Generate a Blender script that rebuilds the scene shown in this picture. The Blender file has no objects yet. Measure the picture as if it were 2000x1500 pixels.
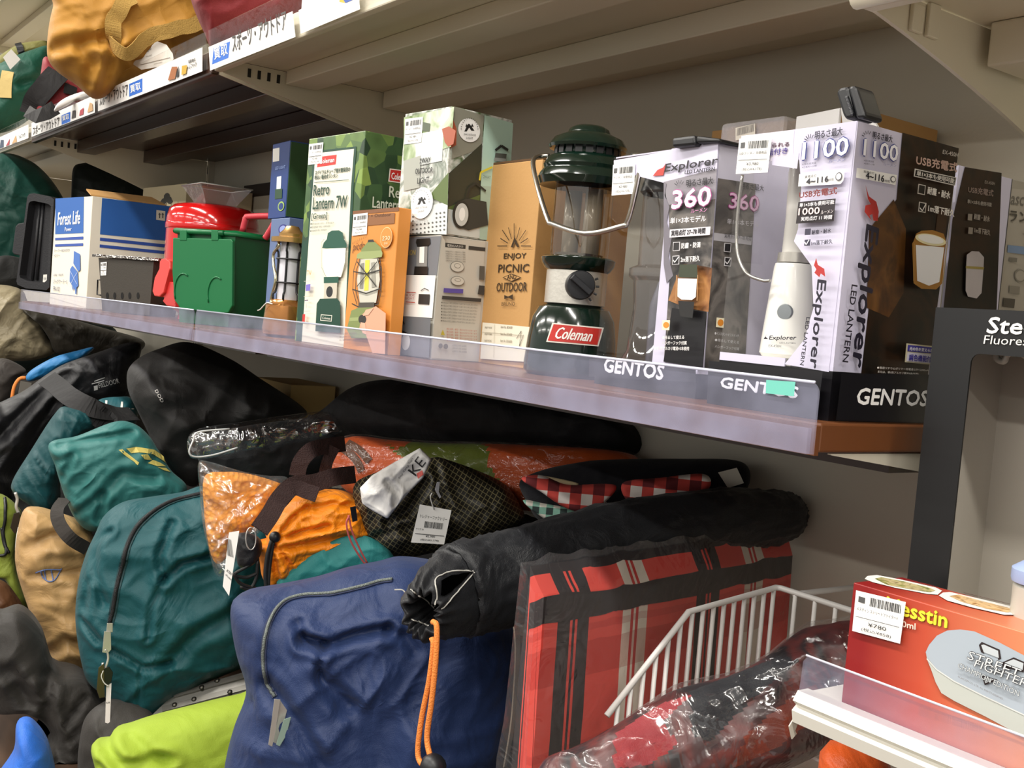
import bpy, bmesh, math, random
import numpy as np
from mathutils import Vector as V, Matrix, noise
from mathutils.bvhtree import BVHTree

scene = bpy.context.scene
COL = scene.collection
# ------------------------------------------------------------------ camera
H = 1.30                                   # camera height
CAMP = V((.4636, -.5806, H))
FPX = 2137.42                              # focal length in pixels of the 2000 px wide frame
RM = Matrix(((0.5754217, 0.09463673, -0.81236307),
             (0.81354972, 0.03557243, 0.58040628),
             (0.08382548, -0.99487612, -0.05652253)))
cam_d = bpy.data.cameras.new('camera'); cam = bpy.data.objects.new('camera', cam_d); COL.objects.link(cam)
cam_d.sensor_width = 36; cam_d.lens = FPX / 2000 * 36; cam_d.clip_start = .01
right = RM @ V((1, 0, 0)); up = RM @ V((0, -1, 0)); back = RM @ V((0, 0, -1))
m4 = Matrix((right, up, back)).transposed().to_4x4(); m4.translation = CAMP
cam.matrix_world = m4
scene.camera = cam
# ------------------------------------------------------------------ view, world, lamps
vs = scene.view_settings
vs.view_transform = 'Standard'; vs.look = 'None'; vs.gamma = 1; vs.use_curve_mapping = False
vs.exposure = 0.13
w = bpy.data.worlds.new('store_ambient'); scene.world = w; w.use_nodes = True
w.node_tree.nodes['Background'].inputs[0].default_value = (1, .965, .90, 1)
w.node_tree.nodes['Background'].inputs[1].default_value = .55
LAMP_W = 27
def lamp(x, y, w_, sx=1.2, sy=.12):
    l = bpy.data.lights.new('ceiling_tube_light', 'AREA'); l.shape = 'RECTANGLE'; l.size = sx; l.size_y = sy
    l.energy = w_; l.color = (1, .965, .90)
    o = bpy.data.objects.new('ceiling_tube_light', l); COL.objects.link(o); o.location = (x, y, 2.66)
    return o
for y, e in ((-.80, 1.0), (-2.4, 1.15), (-4.0, .9)):
    for x in (-4.6, -2.9, -1.2, .5, 2.2):
        lamp(x, y, LAMP_W * e)

# ------------------------------------------------------------------ pixel helpers (photo frame 2000 x 1500)
def ray(p): return RM @ V((p[0] - 1000, p[1] - 750, FPX))
def on(p, ax, v):
    r = ray(p); return CAMP + r * ((v - CAMP[ax]) / r[ax])
def onY(p, y): return on(p, 1, y)
def onX(p, x): return on(p, 0, x)
def onZ(p, z): return on(p, 2, z)
def onP(p, o, n):
    r = ray(p); return CAMP + r * ((o - CAMP).dot(n) / r.dot(n))

# ------------------------------------------------------------------ materials
def lin(c): return c / 12.92 if c <= .04045 else ((c + .055) / 1.055) ** 2.4
def rgb(h):
    h = h.lstrip('#'); return tuple(lin(int(h[i:i + 2], 16) / 255) for i in (0, 2, 4)) + (1,)
MATS = {}
def new_mat(name):
    m = bpy.data.materials.new(name); m.use_nodes = True
    nt = m.node_tree; return m, nt, nt.nodes['Principled BSDF'], nt.nodes, nt.links
def sset(b, **k):
    for n, v in k.items():
        n = n.replace('_', ' ')
        if n in b.inputs: b.inputs[n].default_value = v
def M(hexc, rough=.5, metal=0., bump=0., bscale=60., var=.06, vscale=8., coat=0., spec=.5, trans=0., wr=0., wscale=12., sheen=0.):
    key = (hexc, rough, metal, bump, bscale, var, vscale, coat, spec, trans, wr, wscale, sheen)
    if key in MATS: return MATS[key]
    m, nt, b, N, L = new_mat('mat_' + hexc.strip('#'))
    sset(b, Roughness=rough, Metallic=metal, Coat_Weight=coat, Coat_Roughness=.08, Transmission_Weight=trans, Sheen_Weight=sheen)
    b.inputs['Specular IOR Level'].default_value = spec
    c = rgb(hexc)
    tc = N.new('ShaderNodeTexCoord')
    nz = N.new('ShaderNodeTexNoise'); nz.inputs['Scale'].default_value = vscale; nz.inputs['Detail'].default_value = 4
    L.new(tc.outputs['Object'], nz.inputs['Vector'])
    mx = N.new('ShaderNodeMix'); mx.data_type = 'RGBA'
    mx.inputs[6].default_value = tuple(x * (1 - var) for x in c[:3]) + (1,)
    mx.inputs[7].default_value = tuple(min(1, x * (1 + var)) for x in c[:3]) + (1,)
    L.new(nz.outputs['Fac'], mx.inputs[0]); L.new(mx.outputs[2], b.inputs['Base Color'])
    last = None
    if wr:
        n2 = N.new('ShaderNodeTexNoise'); n2.inputs['Scale'].default_value = wscale; n2.inputs['Detail'].default_value = 3
        n2.inputs['Distortion'].default_value = 1.2; L.new(tc.outputs['Object'], n2.inputs['Vector'])
        b2 = N.new('ShaderNodeBump'); b2.inputs['Strength'].default_value = wr; b2.inputs['Distance'].default_value = .02
        L.new(n2.outputs['Fac'], b2.inputs['Height']); last = b2
    if bump:
        n3 = N.new('ShaderNodeTexNoise'); n3.inputs['Scale'].default_value = bscale; n3.inputs['Detail'].default_value = 2
        L.new(tc.outputs['Object'], n3.inputs['Vector'])
        b3 = N.new('ShaderNodeBump'); b3.inputs['Strength'].default_value = bump; b3.inputs['Distance'].default_value = .002
        L.new(n3.outputs['Fac'], b3.inputs['Height'])
        if last: L.new(last.outputs[0], b3.inputs['Normal'])
        last = b3
    if last: L.new(last.outputs[0], b.inputs['Normal'])
    MATS[key] = m; return m
def fabric(hexc, rough=.6, wr=.25, wscale=14., bump=.25, bscale=900., sheen=.05, spec=.3):
    return M(hexc, rough=rough, bump=bump, bscale=bscale, var=.08, vscale=5, wr=wr, wscale=wscale, sheen=sheen, spec=spec)
def film(name='clear_film', gloss=.16, tint=(1, 1, 1), rough=.08, wr=.6, wscale=30, haze=.0):
    if name in MATS: return MATS[name]
    m, nt, b, N, L = new_mat(name); N.remove(b)
    out = N['Material Output']
    tr = N.new('ShaderNodeBsdfTransparent'); tr.inputs[0].default_value = (*tint, 1)
    gl = N.new('ShaderNodeBsdfGlossy'); gl.inputs['Roughness'].default_value = rough; gl.inputs[0].default_value = (1, 1, 1, 1)
    tc = N.new('ShaderNodeTexCoord'); nz = N.new('ShaderNodeTexNoise'); nz.inputs['Scale'].default_value = wscale
    nz.inputs['Detail'].default_value = 3; nz.inputs['Distortion'].default_value = 2
    L.new(tc.outputs['Object'], nz.inputs['Vector'])
    bp = N.new('ShaderNodeBump'); bp.inputs['Strength'].default_value = wr; bp.inputs['Distance'].default_value = .01
    L.new(nz.outputs['Fac'], bp.inputs['Height']); L.new(bp.outputs[0], gl.inputs['Normal'])
    lw = N.new('ShaderNodeLayerWeight'); lw.inputs[0].default_value = .3; L.new(bp.outputs[0], lw.inputs['Normal'])
    pw = N.new('ShaderNodeMath'); pw.operation = 'POWER'; pw.inputs[1].default_value = 3.5; L.new(lw.outputs['Facing'], pw.inputs[0])
    ad = N.new('ShaderNodeMath'); ad.operation = 'MULTIPLY_ADD'; ad.inputs[1].default_value = .55; ad.inputs[2].default_value = gloss * .3
    ad.use_clamp = True; L.new(pw.outputs[0], ad.inputs[0])
    mx = N.new('ShaderNodeMixShader'); L.new(ad.outputs[0], mx.inputs[0]); L.new(tr.outputs[0], mx.inputs[1]); L.new(gl.outputs[0], mx.inputs[2])
    last = mx
    if haze:
        df = N.new('ShaderNodeBsdfDiffuse'); df.inputs[0].default_value = (.9, .9, .95, 1)
        m2 = N.new('ShaderNodeMixShader'); m2.inputs[0].default_value = haze
        L.new(mx.outputs[0], m2.inputs[1]); L.new(df.outputs[0], m2.inputs[2]); last = m2
    L.new(last.outputs[0], out.inputs[0]); MATS[name] = m; return m

# ------------------------------------------------------------------ objects
def setp(o, label=None, cat=None, group=None, kind=None):
    if label: o['label'] = label
    if cat: o['category'] = cat
    if group: o['group'] = group
    if kind: o['kind'] = kind
    return o
def link(name, me, mats=None, parent=None, smooth=False, **k):
    o = bpy.data.objects.new(name, me); COL.objects.link(o)
    if mats is not None:
        for m in (mats if isinstance(mats, (list, tuple)) else [mats]): me.materials.append(m)
    if smooth:
        for p in me.polygons: p.use_smooth = True
    if parent: o.parent = parent
    return setp(o, **k)
def mesh(name, vs_, fs, uv=None):
    me = bpy.data.meshes.new(name); me.from_pydata([tuple(v) for v in vs_], [], [tuple(f) for f in fs]); me.update(); return me
def empty(name, loc=(0, 0, 0), **k):
    o = bpy.data.objects.new(name, None); COL.objects.link(o); o.empty_display_size = .02
    return setp(o, **k)         # kept at the origin: parts carry world coordinates
def bm_obj(name, bm, mats, parent=None, smooth=False, bevel=0., **k):
    me = bpy.data.meshes.new(name)
    if bevel:
        bmesh.ops.bevel(bm, geom=[e for e in bm.edges], offset=bevel, segments=2, affect='EDGES', profile=.5)
    bmesh.ops.recalc_face_normals(bm, faces=bm.faces)
    bm.to_mesh(me); bm.free(); return link(name, me, mats, parent, smooth, **k)
def add_box(bm, x0, x1, y0, y1, z0, z1):
    c = [bm.verts.new((x, y, z)) for x in (x0, x1) for y in (y0, y1) for z in (z0, z1)]
    for f in ((0, 1, 3, 2), (4, 6, 7, 5), (0, 4, 5, 1), (2, 3, 7, 6), (0, 2, 6, 4), (1, 5, 7, 3)):
        bm.faces.new([c[i] for i in f])
def box(name, x0, x1, y0, y1, z0, z1, mats, parent=None, bevel=0., **k):
    bm = bmesh.new(); add_box(bm, x0, x1, y0, y1, z0, z1); return bm_obj(name, bm, mats, parent, bevel=bevel, **k)
def prism(bm, pts, d):
    """closed polygon of 3D points swept by vector d"""
    a = [bm.verts.new(p) for p in pts]; b = [bm.verts.new(V(p) + d) for p in pts]; n = len(a)
    bm.faces.new(a); bm.faces.new(b[::-1])
    for i in range(n): bm.faces.new((a[i], b[i], b[(i + 1) % n], a[(i + 1) % n]))
def tube(bm, pts, r, seg=8, closed=False, caps=True):
    pts = [V(p) for p in pts]; n = len(pts); rings = []
    rr = r if isinstance(r, (list, tuple)) else [r] * n
    prev = None
    for i, p in enumerate(pts):
        a = pts[i - 1] if (i > 0 or closed) else p; b = pts[(i + 1) % n] if (i < n - 1 or closed) else p
        t = (b - a).normalized() if (b - a).length > 1e-9 else V((0, 0, 1))
        if prev is None: s = t.orthogonal().normalized()
        else: s = (prev - t * prev.dot(t)); s = s.normalized() if s.length > 1e-6 else t.orthogonal().normalized()
        prev = s; q = t.cross(s)
        rings.append([bm.verts.new(p + (s * math.cos(2 * math.pi * j / seg) + q * math.sin(2 * math.pi * j / seg)) * rr[i]) for j in range(seg)])
    for i in range(n if closed else n - 1):
        a, b = rings[i], rings[(i + 1) % n]
        for j in range(seg): bm.faces.new((a[j], a[(j + 1) % seg], b[(j + 1) % seg], b[j]))
    if caps and not closed: bm.faces.new(rings[0][::-1]); bm.faces.new(rings[-1])
def tube_obj(name, pts, r, mats, parent=None, seg=8, closed=False, **k):
    bm = bmesh.new(); tube(bm, pts, r, seg, closed); return bm_obj(name, bm, mats, parent, smooth=True, **k)
def lathe(bm, prof, c, axis=V((0, 0, 1)), seg=40, squash=1.):
    """prof: list of (radius, height) about the axis through c"""
    axis = V(axis).normalized(); s = axis.orthogonal().normalized() if abs(axis.z) < .99 else V((1, 0, 0)); q = axis.cross(s)
    rings = []
    for r, h in prof:
        if r < 1e-6: rings.append([bm.verts.new(V(c) + axis * h)]); continue
        rings.append([bm.verts.new(V(c) + axis * h + (s * math.cos(2 * math.pi * j / seg) + q * math.sin(2 * math.pi * j / seg) * squash) * r) for j in range(seg)])
    for a, b in zip(rings, rings[1:]):
        for j in range(seg):
            k2 = (j + 1) % seg
            if len(a) == 1 and len(b) == 1: continue
            if len(a) == 1: bm.faces.new((a[0], b[j], b[k2]))
            elif len(b) == 1: bm.faces.new((a[j], a[k2], b[0]))
            else: bm.faces.new((a[j], a[k2], b[k2], b[j]))
def lathe_obj(name, prof, c, mats, parent=None, axis=(0, 0, 1), seg=40, smooth=True, **k):
    bm = bmesh.new(); lathe(bm, prof, c, axis, seg); o = bm_obj(name, bm, mats, parent, smooth=smooth, **k)
    if smooth:
        try: o.data.set_sharp_from_angle(angle=math.radians(38))
        except Exception: pass
    return o
def catmull(pts, n, closed=False):
    pts = [V(p) for p in pts]; out = []; m = len(pts)
    segs = m if closed else m - 1
    for i in range(segs):
        p0 = pts[(i - 1) % m] if (closed or i > 0) else pts[0] * 2 - pts[1]
        p1 = pts[i]; p2 = pts[(i + 1) % m]
        p3 = pts[(i + 2) % m] if (closed or i + 2 < m) else pts[-1] * 2 - pts[-2]
        for k in range(n):
            t = k / n
            out.append(.5 * ((2 * p1) + (p2 - p0) * t + (2 * p0 - 5 * p1 + 4 * p2 - p3) * t * t + (3 * p1 - p0 - 3 * p2 + p3) * t ** 3))
    if not closed: out.append(pts[-1])
    return out

ZM = 1.2506                                # mid shelf surface
# ------------------------------------------------------------------ flat print on faces
TXT = {}
def text_mesh(s):
    if s in TXT: return TXT[s]
    cu = bpy.data.curves.new('lettering', 'FONT'); cu.body = s; cu.resolution_u = 2; cu.fill_mode = 'BOTH'
    o = bpy.data.objects.new('lettering', cu); COL.objects.link(o)
    me = bpy.data.meshes.new_from_object(o.evaluated_get(bpy.context.evaluated_depsgraph_get()))
    vs_ = [(v.co.x, v.co.y) for v in me.vertices]; fs = [tuple(p.vertices) for p in me.polygons]
    bpy.data.objects.remove(o); bpy.data.meshes.remove(me); bpy.data.curves.remove(cu)
    if not vs_: vs_ = [(0, 0), (1, 0), (0, 1)]; fs = []
    TXT[s] = (vs_, fs); return TXT[s]
class Face:
    def __init__(s, o, u, n):
        s.o = V(o); s.n = V(n).normalized(); s.u = V(u).normalized(); s.v = s.n.cross(s.u).normalized()
        if s.v.z < -.5: s.v = -s.v
    def px(s, p): return onP(p, s.o, s.n)
class Print:
    """flat printed shapes on a face; points are photo pixels that fall on the face, or 3D points"""
    def __init__(s, name, parent, face, base=.0003, step=.00015, gloss=.45, label=None):
        s.name, s.par, s.f, s.b, s.st, s.g, s.label = name, parent, face, base, step, gloss, label
        s.V, s.F, s.MI, s.mats, s.k = [], [], [], [], 0
    def mi(s, c):
        m = M(c, rough=s.g, var=.02) if isinstance(c, str) else c
        if m not in s.mats: s.mats.append(m)
        return s.mats.index(m)
    def P(s, p): return s.f.px(p) if len(p) == 2 else V(p)
    def raw(s, pts, faces, c, ex=0.):
        s.k += 1; off = s.f.n * (s.b + s.st * s.k + ex); i0 = len(s.V); mi = s.mi(c)
        s.V += [V((p.x + off.x, p.y + off.y, ZM + .0004)) if ZM - .05 < p.z < ZM and abs(s.f.n.z) < .1 and p.x < 0 and p.y > .01 else p + off for p in pts]
        for f in faces: s.F.append([i0 + i for i in f]); s.MI.append(mi)
    def poly(s, pts, c): s.raw([s.P(p) for p in pts], [list(range(len(pts)))], c); return s
    def ell(s, p, q, c, n=28, fr=1.0):
        """ellipse inside the rectangle with corner pixels p (top left) and q (bottom right), on face axes"""
        a, b = s.P(p), s.P(q); m = (a + b) / 2; d = b - a; hu, hv = d.dot(s.f.u) / 2 * fr, d.dot(s.f.v) / 2 * fr
        s.raw([m + s.f.u * hu * math.cos(2 * math.pi * i / n) + s.f.v * hv * math.sin(2 * math.pi * i / n) for i in range(n)], [list(range(n))], c); return s
    def rect(s, p, q, c):
        a, b = s.P(p), s.P(q); d = b - a; u, v = s.f.u * d.dot(s.f.u), s.f.v * d.dot(s.f.v)
        s.raw([a, a + u, a + u + v, a + v], [[0, 1, 2, 3]], c); return s
    def line(s, pts, wpx, c):
        P3 = [s.P(p) for p in pts]; wd = (P3[0] - CAMP).length / FPX * wpx / 2
        for a, b in zip(P3, P3[1:]):
            t = (b - a); 
            if t.length < 1e-7: continue
            t.normalize(); q = s.f.n.cross(t) * wd
            s.raw([a - q, b - q, b + q, a + q], [[0, 1, 2, 3]], c); s.k -= 1
        s.k += 1; return s
    def text(s, t, p0, p1, h, c, shear=0., bold=0.):
        """t from pixel p0 to p1 along its baseline, glyph height h pixels (measured up the face)"""
        vs_, fs = text_mesh(t); a, b = s.P(p0), s.P(p1)
        xs = [v[0] for v in vs_]; ys = [v[1] for v in vs_]; x0, x1, y0, y1 = min(xs), max(xs), min(ys), max(ys)
        e = b - a; wd = e.length; e = e.normalized(); upv = s.f.n.cross(e).normalized()
        r = ray(p0) if len(p0) == 2 else (a - CAMP)
        hh = (a - CAMP).length / (r.length if len(p0) == 2 else 1) * h if len(p0) == 2 else h
        # height: true size on the face of h pixels, corrected for foreshortening along the up vector
        if len(p0) == 2:
            tst = a + upv * .001; d0 = RM.transposed() @ (a - CAMP); d1 = RM.transposed() @ (tst - CAMP)
            q0 = (d0.x / d0.z * FPX, d0.y / d0.z * FPX); q1 = (d1.x / d1.z * FPX, d1.y / d1.z * FPX)
            hh = h * .001 / max(1e-6, math.hypot(q1[0] - q0[0], q1[1] - q0[1]))
        sx = wd / max(1e-6, x1 - x0); sy = hh / max(1e-6, y1 - y0)
        pts = [a + e * ((x - x0) * sx + shear * (y - y0) * sy) + upv * (y - y0) * sy for x, y in vs_]
        s.raw(pts, fs, c)
        if bold:
            for i_, (dx, dy) in enumerate(((bold, 0), (-bold, 0), (0, bold), (0, -bold))):
                s.raw([p + (e * dx + upv * dy) * hh for p in pts], fs, c, .00003 * i_); s.k -= 1
            s.k += 1
        return s
    def build(s):
        if not s.V: return None
        me = mesh(s.name, s.V, s.F); o = link(s.name, me, s.mats, s.par)
        for p, i in zip(me.polygons, s.MI): p.material_index = i
        if s.label: o['label'] = s.label
        return o
def barcode(pr, p0, p1, h, c='#222222', n=22, seed=1):
    rnd = random.Random(seed); a, b = pr.P(p0), pr.P(p1); e = b - a; upv = pr.f.v
    hh = h * (a - CAMP).length / FPX; x = 0
    while x < .97:
        wd = rnd.choice((.012, .02, .03)); pr.raw([a + e * x, a + e * (x + wd), a + e * (x + wd) + upv * hh, a + e * x + upv * hh], [[0, 1, 2, 3]], c); pr.k -= 1
        x += wd + rnd.choice((.012, .02, .03))
    pr.k += 1

# ------------------------------------------------------------------ soft bags
def fold_noise(x, y, seed):
    w1 = noise.noise((x * .7, y * .7, seed)) * .8; w2 = noise.noise((x * .7, y * .7, seed + 9.3)) * .8
    a = 1 - abs(noise.noise((x + w1, y + w2, seed + 3.1))) * 1.6
    b = 1 - abs(noise.noise((x * 2.1 + w2, y * 2.1 + w1, seed + 5.7))) * 1.6
    c = 1 - abs(noise.noise((x * .9 - w2 * 1.5, y * 1.4 + w1 * 1.5, seed + 8.8))) * 2.2
    return max(0, a) ** 2.2 * .75 + max(0, c) ** 3 * .7 + b * .22 - .6
def bag(name, out, mat, Y=None, X=None, anchor=None, th=.08, thb=None, normal=None, p=2.6, spine=.55, wr=.006, wsc=12., stretch=(1, 1), rot=0.,
        creases=(), seed=1., nb=150, rings=34, parent=None, corner=False, bumpy=0., **k):
    """cushion-like volume: an outline at its own depth, filled out to thickness th in front and thb behind"""
    cx = sum(q[0] for q in out) / len(out); cy = sum(q[1] for q in out) / len(out)
    ap = anchor or (cx, cy)
    o = onY(ap, Y) if Y is not None else onX(ap, X)
    n = V(normal) if normal else (CAMP - o)
    if not normal: n.z *= .4
    n.normalize(); eu = V((0, 0, 1)).cross(n).normalized(); ev = n.cross(eu).normalized()
    def uv(q):
        d = onP(q, o, n) - o; return np.array((d.dot(eu), d.dot(ev)))
    pts = catmull([(a, b, 0) for a, b in out], 10, True) if not corner else [V((a, b, 0)).lerp(V((c, d, 0)), t / 8) for (a, b), (c, d) in zip(out, list(out[1:]) + [out[0]]) for t in range(8)]
    B = np.array([uv((q.x, q.y)) for q in pts])
    L = np.concatenate(([0], np.cumsum(np.linalg.norm(np.roll(B, -1, 0) - B, axis=1))))
    Bc = np.vstack((B, B[:1])); t = np.linspace(0, L[-1], nb, endpoint=False)
    B = np.stack((np.interp(t, L, Bc[:, 0]), np.interp(t, L, Bc[:, 1])), 1)
    if isinstance(spine, (int, float)):
        c = B.mean(0); ev_, evec = np.linalg.eigh(np.cov((B - c).T)); d = evec[:, 1]
        pr_ = (B - c) @ d; pq = (B - c) @ evec[:, 0]
        half = max(0., (pr_.max() - pr_.min()) / 2 - (pq.max() - pq.min()) / 2 * .9) * (spine / .55)
        sp = np.array([c - d * half, c + d * half])
    else: sp = np.array([uv(q) for q in spine])
    C = np.zeros_like(B); best = np.full(nb, 1e9)
    for a, b in zip(sp, sp[1:]):
        d = b - a; tt = np.clip(((B - a) @ d) / max(1e-9, d @ d), 0, 1); q = a + tt[:, None] * d
        ds = np.linalg.norm(B - q, axis=1); mk = ds < best; C[mk] = q[mk]; best[mk] = ds[mk]
    thb = th if thb is None else thb
    rs = [math.sin(math.pi / 2 * j / rings) for j in range(rings + 1)]; rs[0] = 0
    cre = [(np.array([uv(q) for q in c[0]]), c[1], c[2]) for c in creases]
    cr_, sr_ = math.cos(rot), math.sin(rot)
    verts = []; uvs = []
    def disp(q, r):
        fall = min(1, (1 - r) * 6) ** .7
        x, y = q[0] * cr_ + q[1] * sr_, -q[0] * sr_ + q[1] * cr_
        h = wr * fold_noise(x * wsc * stretch[0], y * wsc * stretch[1], seed) * (fall * .85 + .15)
        h += wr * .3 * fall * fold_noise(x * wsc * stretch[0] * 2.7 + 3, y * wsc * stretch[1] * 2.7, seed + 4)
        if bumpy: h += bumpy * abs(math.sin(x * 500)) * abs(math.sin(y * 500))
        return h
    def side(sgn, T):
        idx = []
        for j, r in enumerate(rs[:-1]):
            row = []
            Q = C + (B - C) * r; hgt = T * (1 - r ** p) ** (1 / 2.1)
            D = np.zeros(nb)
            if sgn > 0:
                for pl, wd, dp in cre:
                    bd = np.full(nb, 1e9)
                    for a, b in zip(pl, pl[1:]):
                        d = b - a; tt = np.clip(((Q - a) @ d) / max(1e-9, d @ d), 0, 1)
                        bd = np.minimum(bd, np.linalg.norm(Q - (a + tt[:, None] * d), axis=1))
                    D -= dp * np.exp(-(bd / wd) ** 2) - .45 * dp * np.exp(-((bd - 1.7 * wd) / wd) ** 2)
            for i in range(nb):
                h = hgt + (disp(Q[i], r) + D[i] * min(1, (1 - r) * 8))
                verts.append(o + eu * Q[i][0] + ev * Q[i][1] + n * (sgn * h)); uvs.append((Q[i][0], Q[i][1])); row.append(len(verts) - 1)
            idx.append(row)
        return idx
    f_, b_ = side(1, th), side(-1, thb)
    edge = []
    for i in range(nb):
        verts.append(o + eu * B[i][0] + ev * B[i][1]); uvs.append((B[i][0], B[i][1])); edge.append(len(verts) - 1)
    f_.append(edge); b_.append(edge); F = []
    for rows, s in ((f_, 1), (b_, -1)):
        for a, b in zip(rows, rows[1:]):
            for i in range(nb):
                k2 = (i + 1) % nb; q = (a[i], b[i], b[k2], a[k2]); F.append(q if s > 0 else q[::-1])
    for v in verts: v.z = max(v.z, ZDECK + .0006)
    me = mesh(name, verts, F)
    ul = me.uv_layers.new(name='cloth'); fl = np.array(uvs)[[l.vertex_index for l in me.loops]]
    ul.data.foreach_set('uv', fl.ravel())
    ob = link(name, me, mat, parent, smooth=True, **k)
    ob['fr'] = 0; del ob['fr']
    PL[ob.name] = (o, n, eu, ev)
    return ob
PL = {}
BV = {}
def bvh(o):
    if o.name not in BV:
        me = o.data; BV[o.name] = BVHTree.FromPolygons([v.co for v in me.vertices], [p.vertices for p in me.polygons])
    return BV[o.name]
def drape(o, path, off=.002, n=8, smooth=True, closed=False):
    """3D points where pixel path meets the object's surface, lifted a little towards its normal"""
    path = catmull([(a, b, 0) for a, b in path], n, closed) if smooth else [V((a, b, 0)) for a, b in path]
    t = bvh(o); res = []; last = None
    for q in path:
        r = ray((q.x, q.y)).normalized(); h = t.ray_cast(CAMP, r)
        if h[0] is None:
            if last is not None: res.append((CAMP + r * last, -r, -r))
            else:
                nn = t.find_nearest(CAMP + r * (sum((v.co for v in o.data.vertices), V()) / len(o.data.vertices) - CAMP).length)
                d = (nn[0] - CAMP).length; last = d; res.append((CAMP + r * d, -r, -r))
        else:
            nn = h[1] if h[1].dot(r) < 0 else -h[1]
            last = h[3]; res.append((h[0] + nn * off, nn, -r))
    return res
def ribbon(name, pts, width, mat, parent=None, normals=None, thick=.0016, **k):
    pts = [V(p) for p in pts]; n = len(pts); bm = bmesh.new(); rows = []
    for i, p in enumerate(pts):
        t = (pts[min(n - 1, i + 1)] - pts[max(0, i - 1)]).normalized()
        nn = V(normals[i]) if normals else (CAMP - p).normalized()
        s = t.cross(nn); s = s.normalized() if s.length > 1e-6 else t.orthogonal().normalized(); nn = s.cross(t).normalized()
        w2 = (width[i] if isinstance(width, (list, tuple)) else width) / 2
        rows.append([bm.verts.new(q) for q in (p - s * w2 - nn * thick / 2, p + s * w2 - nn * thick / 2, p + s * w2 + nn * thick / 2, p - s * w2 + nn * thick / 2)])
    for a, b in zip(rows, rows[1:]):
        for j in range(4): bm.faces.new((a[j], a[(j + 1) % 4], b[(j + 1) % 4], b[j]))
    bm.faces.new(rows[0][::-1]); bm.faces.new(rows[-1])
    return bm_obj(name, bm, mat, parent, smooth=False, **k)
def smooth_pts(L, w=4, it=2):
    for _ in range(it):
        n = len(L); L = [sum((L[j] for j in range(max(0, i - w), min(n, i + w + 1))), V()) / (min(n, i + w + 1) - max(0, i - w)) for i in range(n)]
    return L
def strap_on(name, o, path, width, mat, off=.003, **k):
    d = drape(o, path, off); a, b = d[0][0], d[-1][0]; P_ = smooth_pts([q[0] for q in d], 2, 2); N_ = smooth_pts([q[1] for q in d], 6, 3); d = list(zip(P_, N_))
    return ribbon(name, [q[0] for q in d], width, mat, o, [q[1] for q in d], **k)
def cord_on(name, o, path, r, mat, off=None, **k):
    d = drape(o, path, r if off is None else off); return tube_obj(name, [q[0] for q in d], r, mat, o, **k)
def patch_on(name, o, polys, off=.0012, mats=None, sub=3):
    """flat print that follows a bag: each pixel polygon is projected onto the surface"""
    bm = bmesh.new(); mi = 0; ml = []
    for poly, m in polys:
        if m not in ml: ml.append(m)
        P2 = []
        for (a, b), (c, d) in zip(poly, list(poly[1:]) + [poly[0]]):
            for t in range(sub): P2.append((a + (c - a) * t / sub, b + (d - b) * t / sub))
        ds = drape(o, P2, off, smooth=False); f = bm.faces.new([bm.verts.new(q[0]) for q in ds]); f.material_index = ml.index(m)
    bmesh.ops.triangulate(bm, faces=bm.faces)
    me = bpy.data.meshes.new(name); bm.to_mesh(me); bm.free()
    return link(name, me, ml, o)
def to_px(p):
    d = RM.transposed() @ (p - CAMP); return (1000 + d.x / d.z * FPX, 750 + d.y / d.z * FPX)
def paint(o, poly, mat):
    """give the front faces of a bag that lie inside a pixel outline a second cloth colour"""
    me = o.data; me.materials.append(mat); mi = len(me.materials) - 1; n = len(poly)
    for f in me.polygons[:len(me.polygons) // 2]:
        x, y = to_px(f.center); ins = False
        for i in range(n):
            (x0, y0), (x1, y1) = poly[i], poly[i - 1]
            if (y0 > y) != (y1 > y) and x < (x1 - x0) * (y - y0) / (y1 - y0) + x0: ins = not ins
        if ins: f.material_index = mi
def text_on(name, o, t, p0, p1, h, mat, off=.0015, shear=0., flip=1):
    """lettering printed on a bag: glyph outlines projected along the view onto the surface"""
    vs_, fs = text_mesh(t); xs = [v[0] for v in vs_]; ys = [v[1] for v in vs_]; x0, x1, y0, y1 = min(xs), max(xs), min(ys), max(ys)
    e = (p1[0] - p0[0], p1[1] - p0[1]); L = math.hypot(*e); u = (e[0] / L, e[1] / L); q = (u[1], -u[0])
    px = [(p0[0] + u[0] * (x - x0) / (x1 - x0) * L + q[0] * (y - y0) / (y1 - y0) * h + u[0] * shear * (y - y0) / (y1 - y0) * h,
           p0[1] + u[1] * (x - x0) / (x1 - x0) * L + q[1] * (y - y0) / (y1 - y0) * h + u[1] * shear * (y - y0) / (y1 - y0) * h) for x, y in vs_]
    d = drape(o, px, off, smooth=False)
    return link(name, mesh(name, [k[0] for k in d], fs), mat, o)

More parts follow.
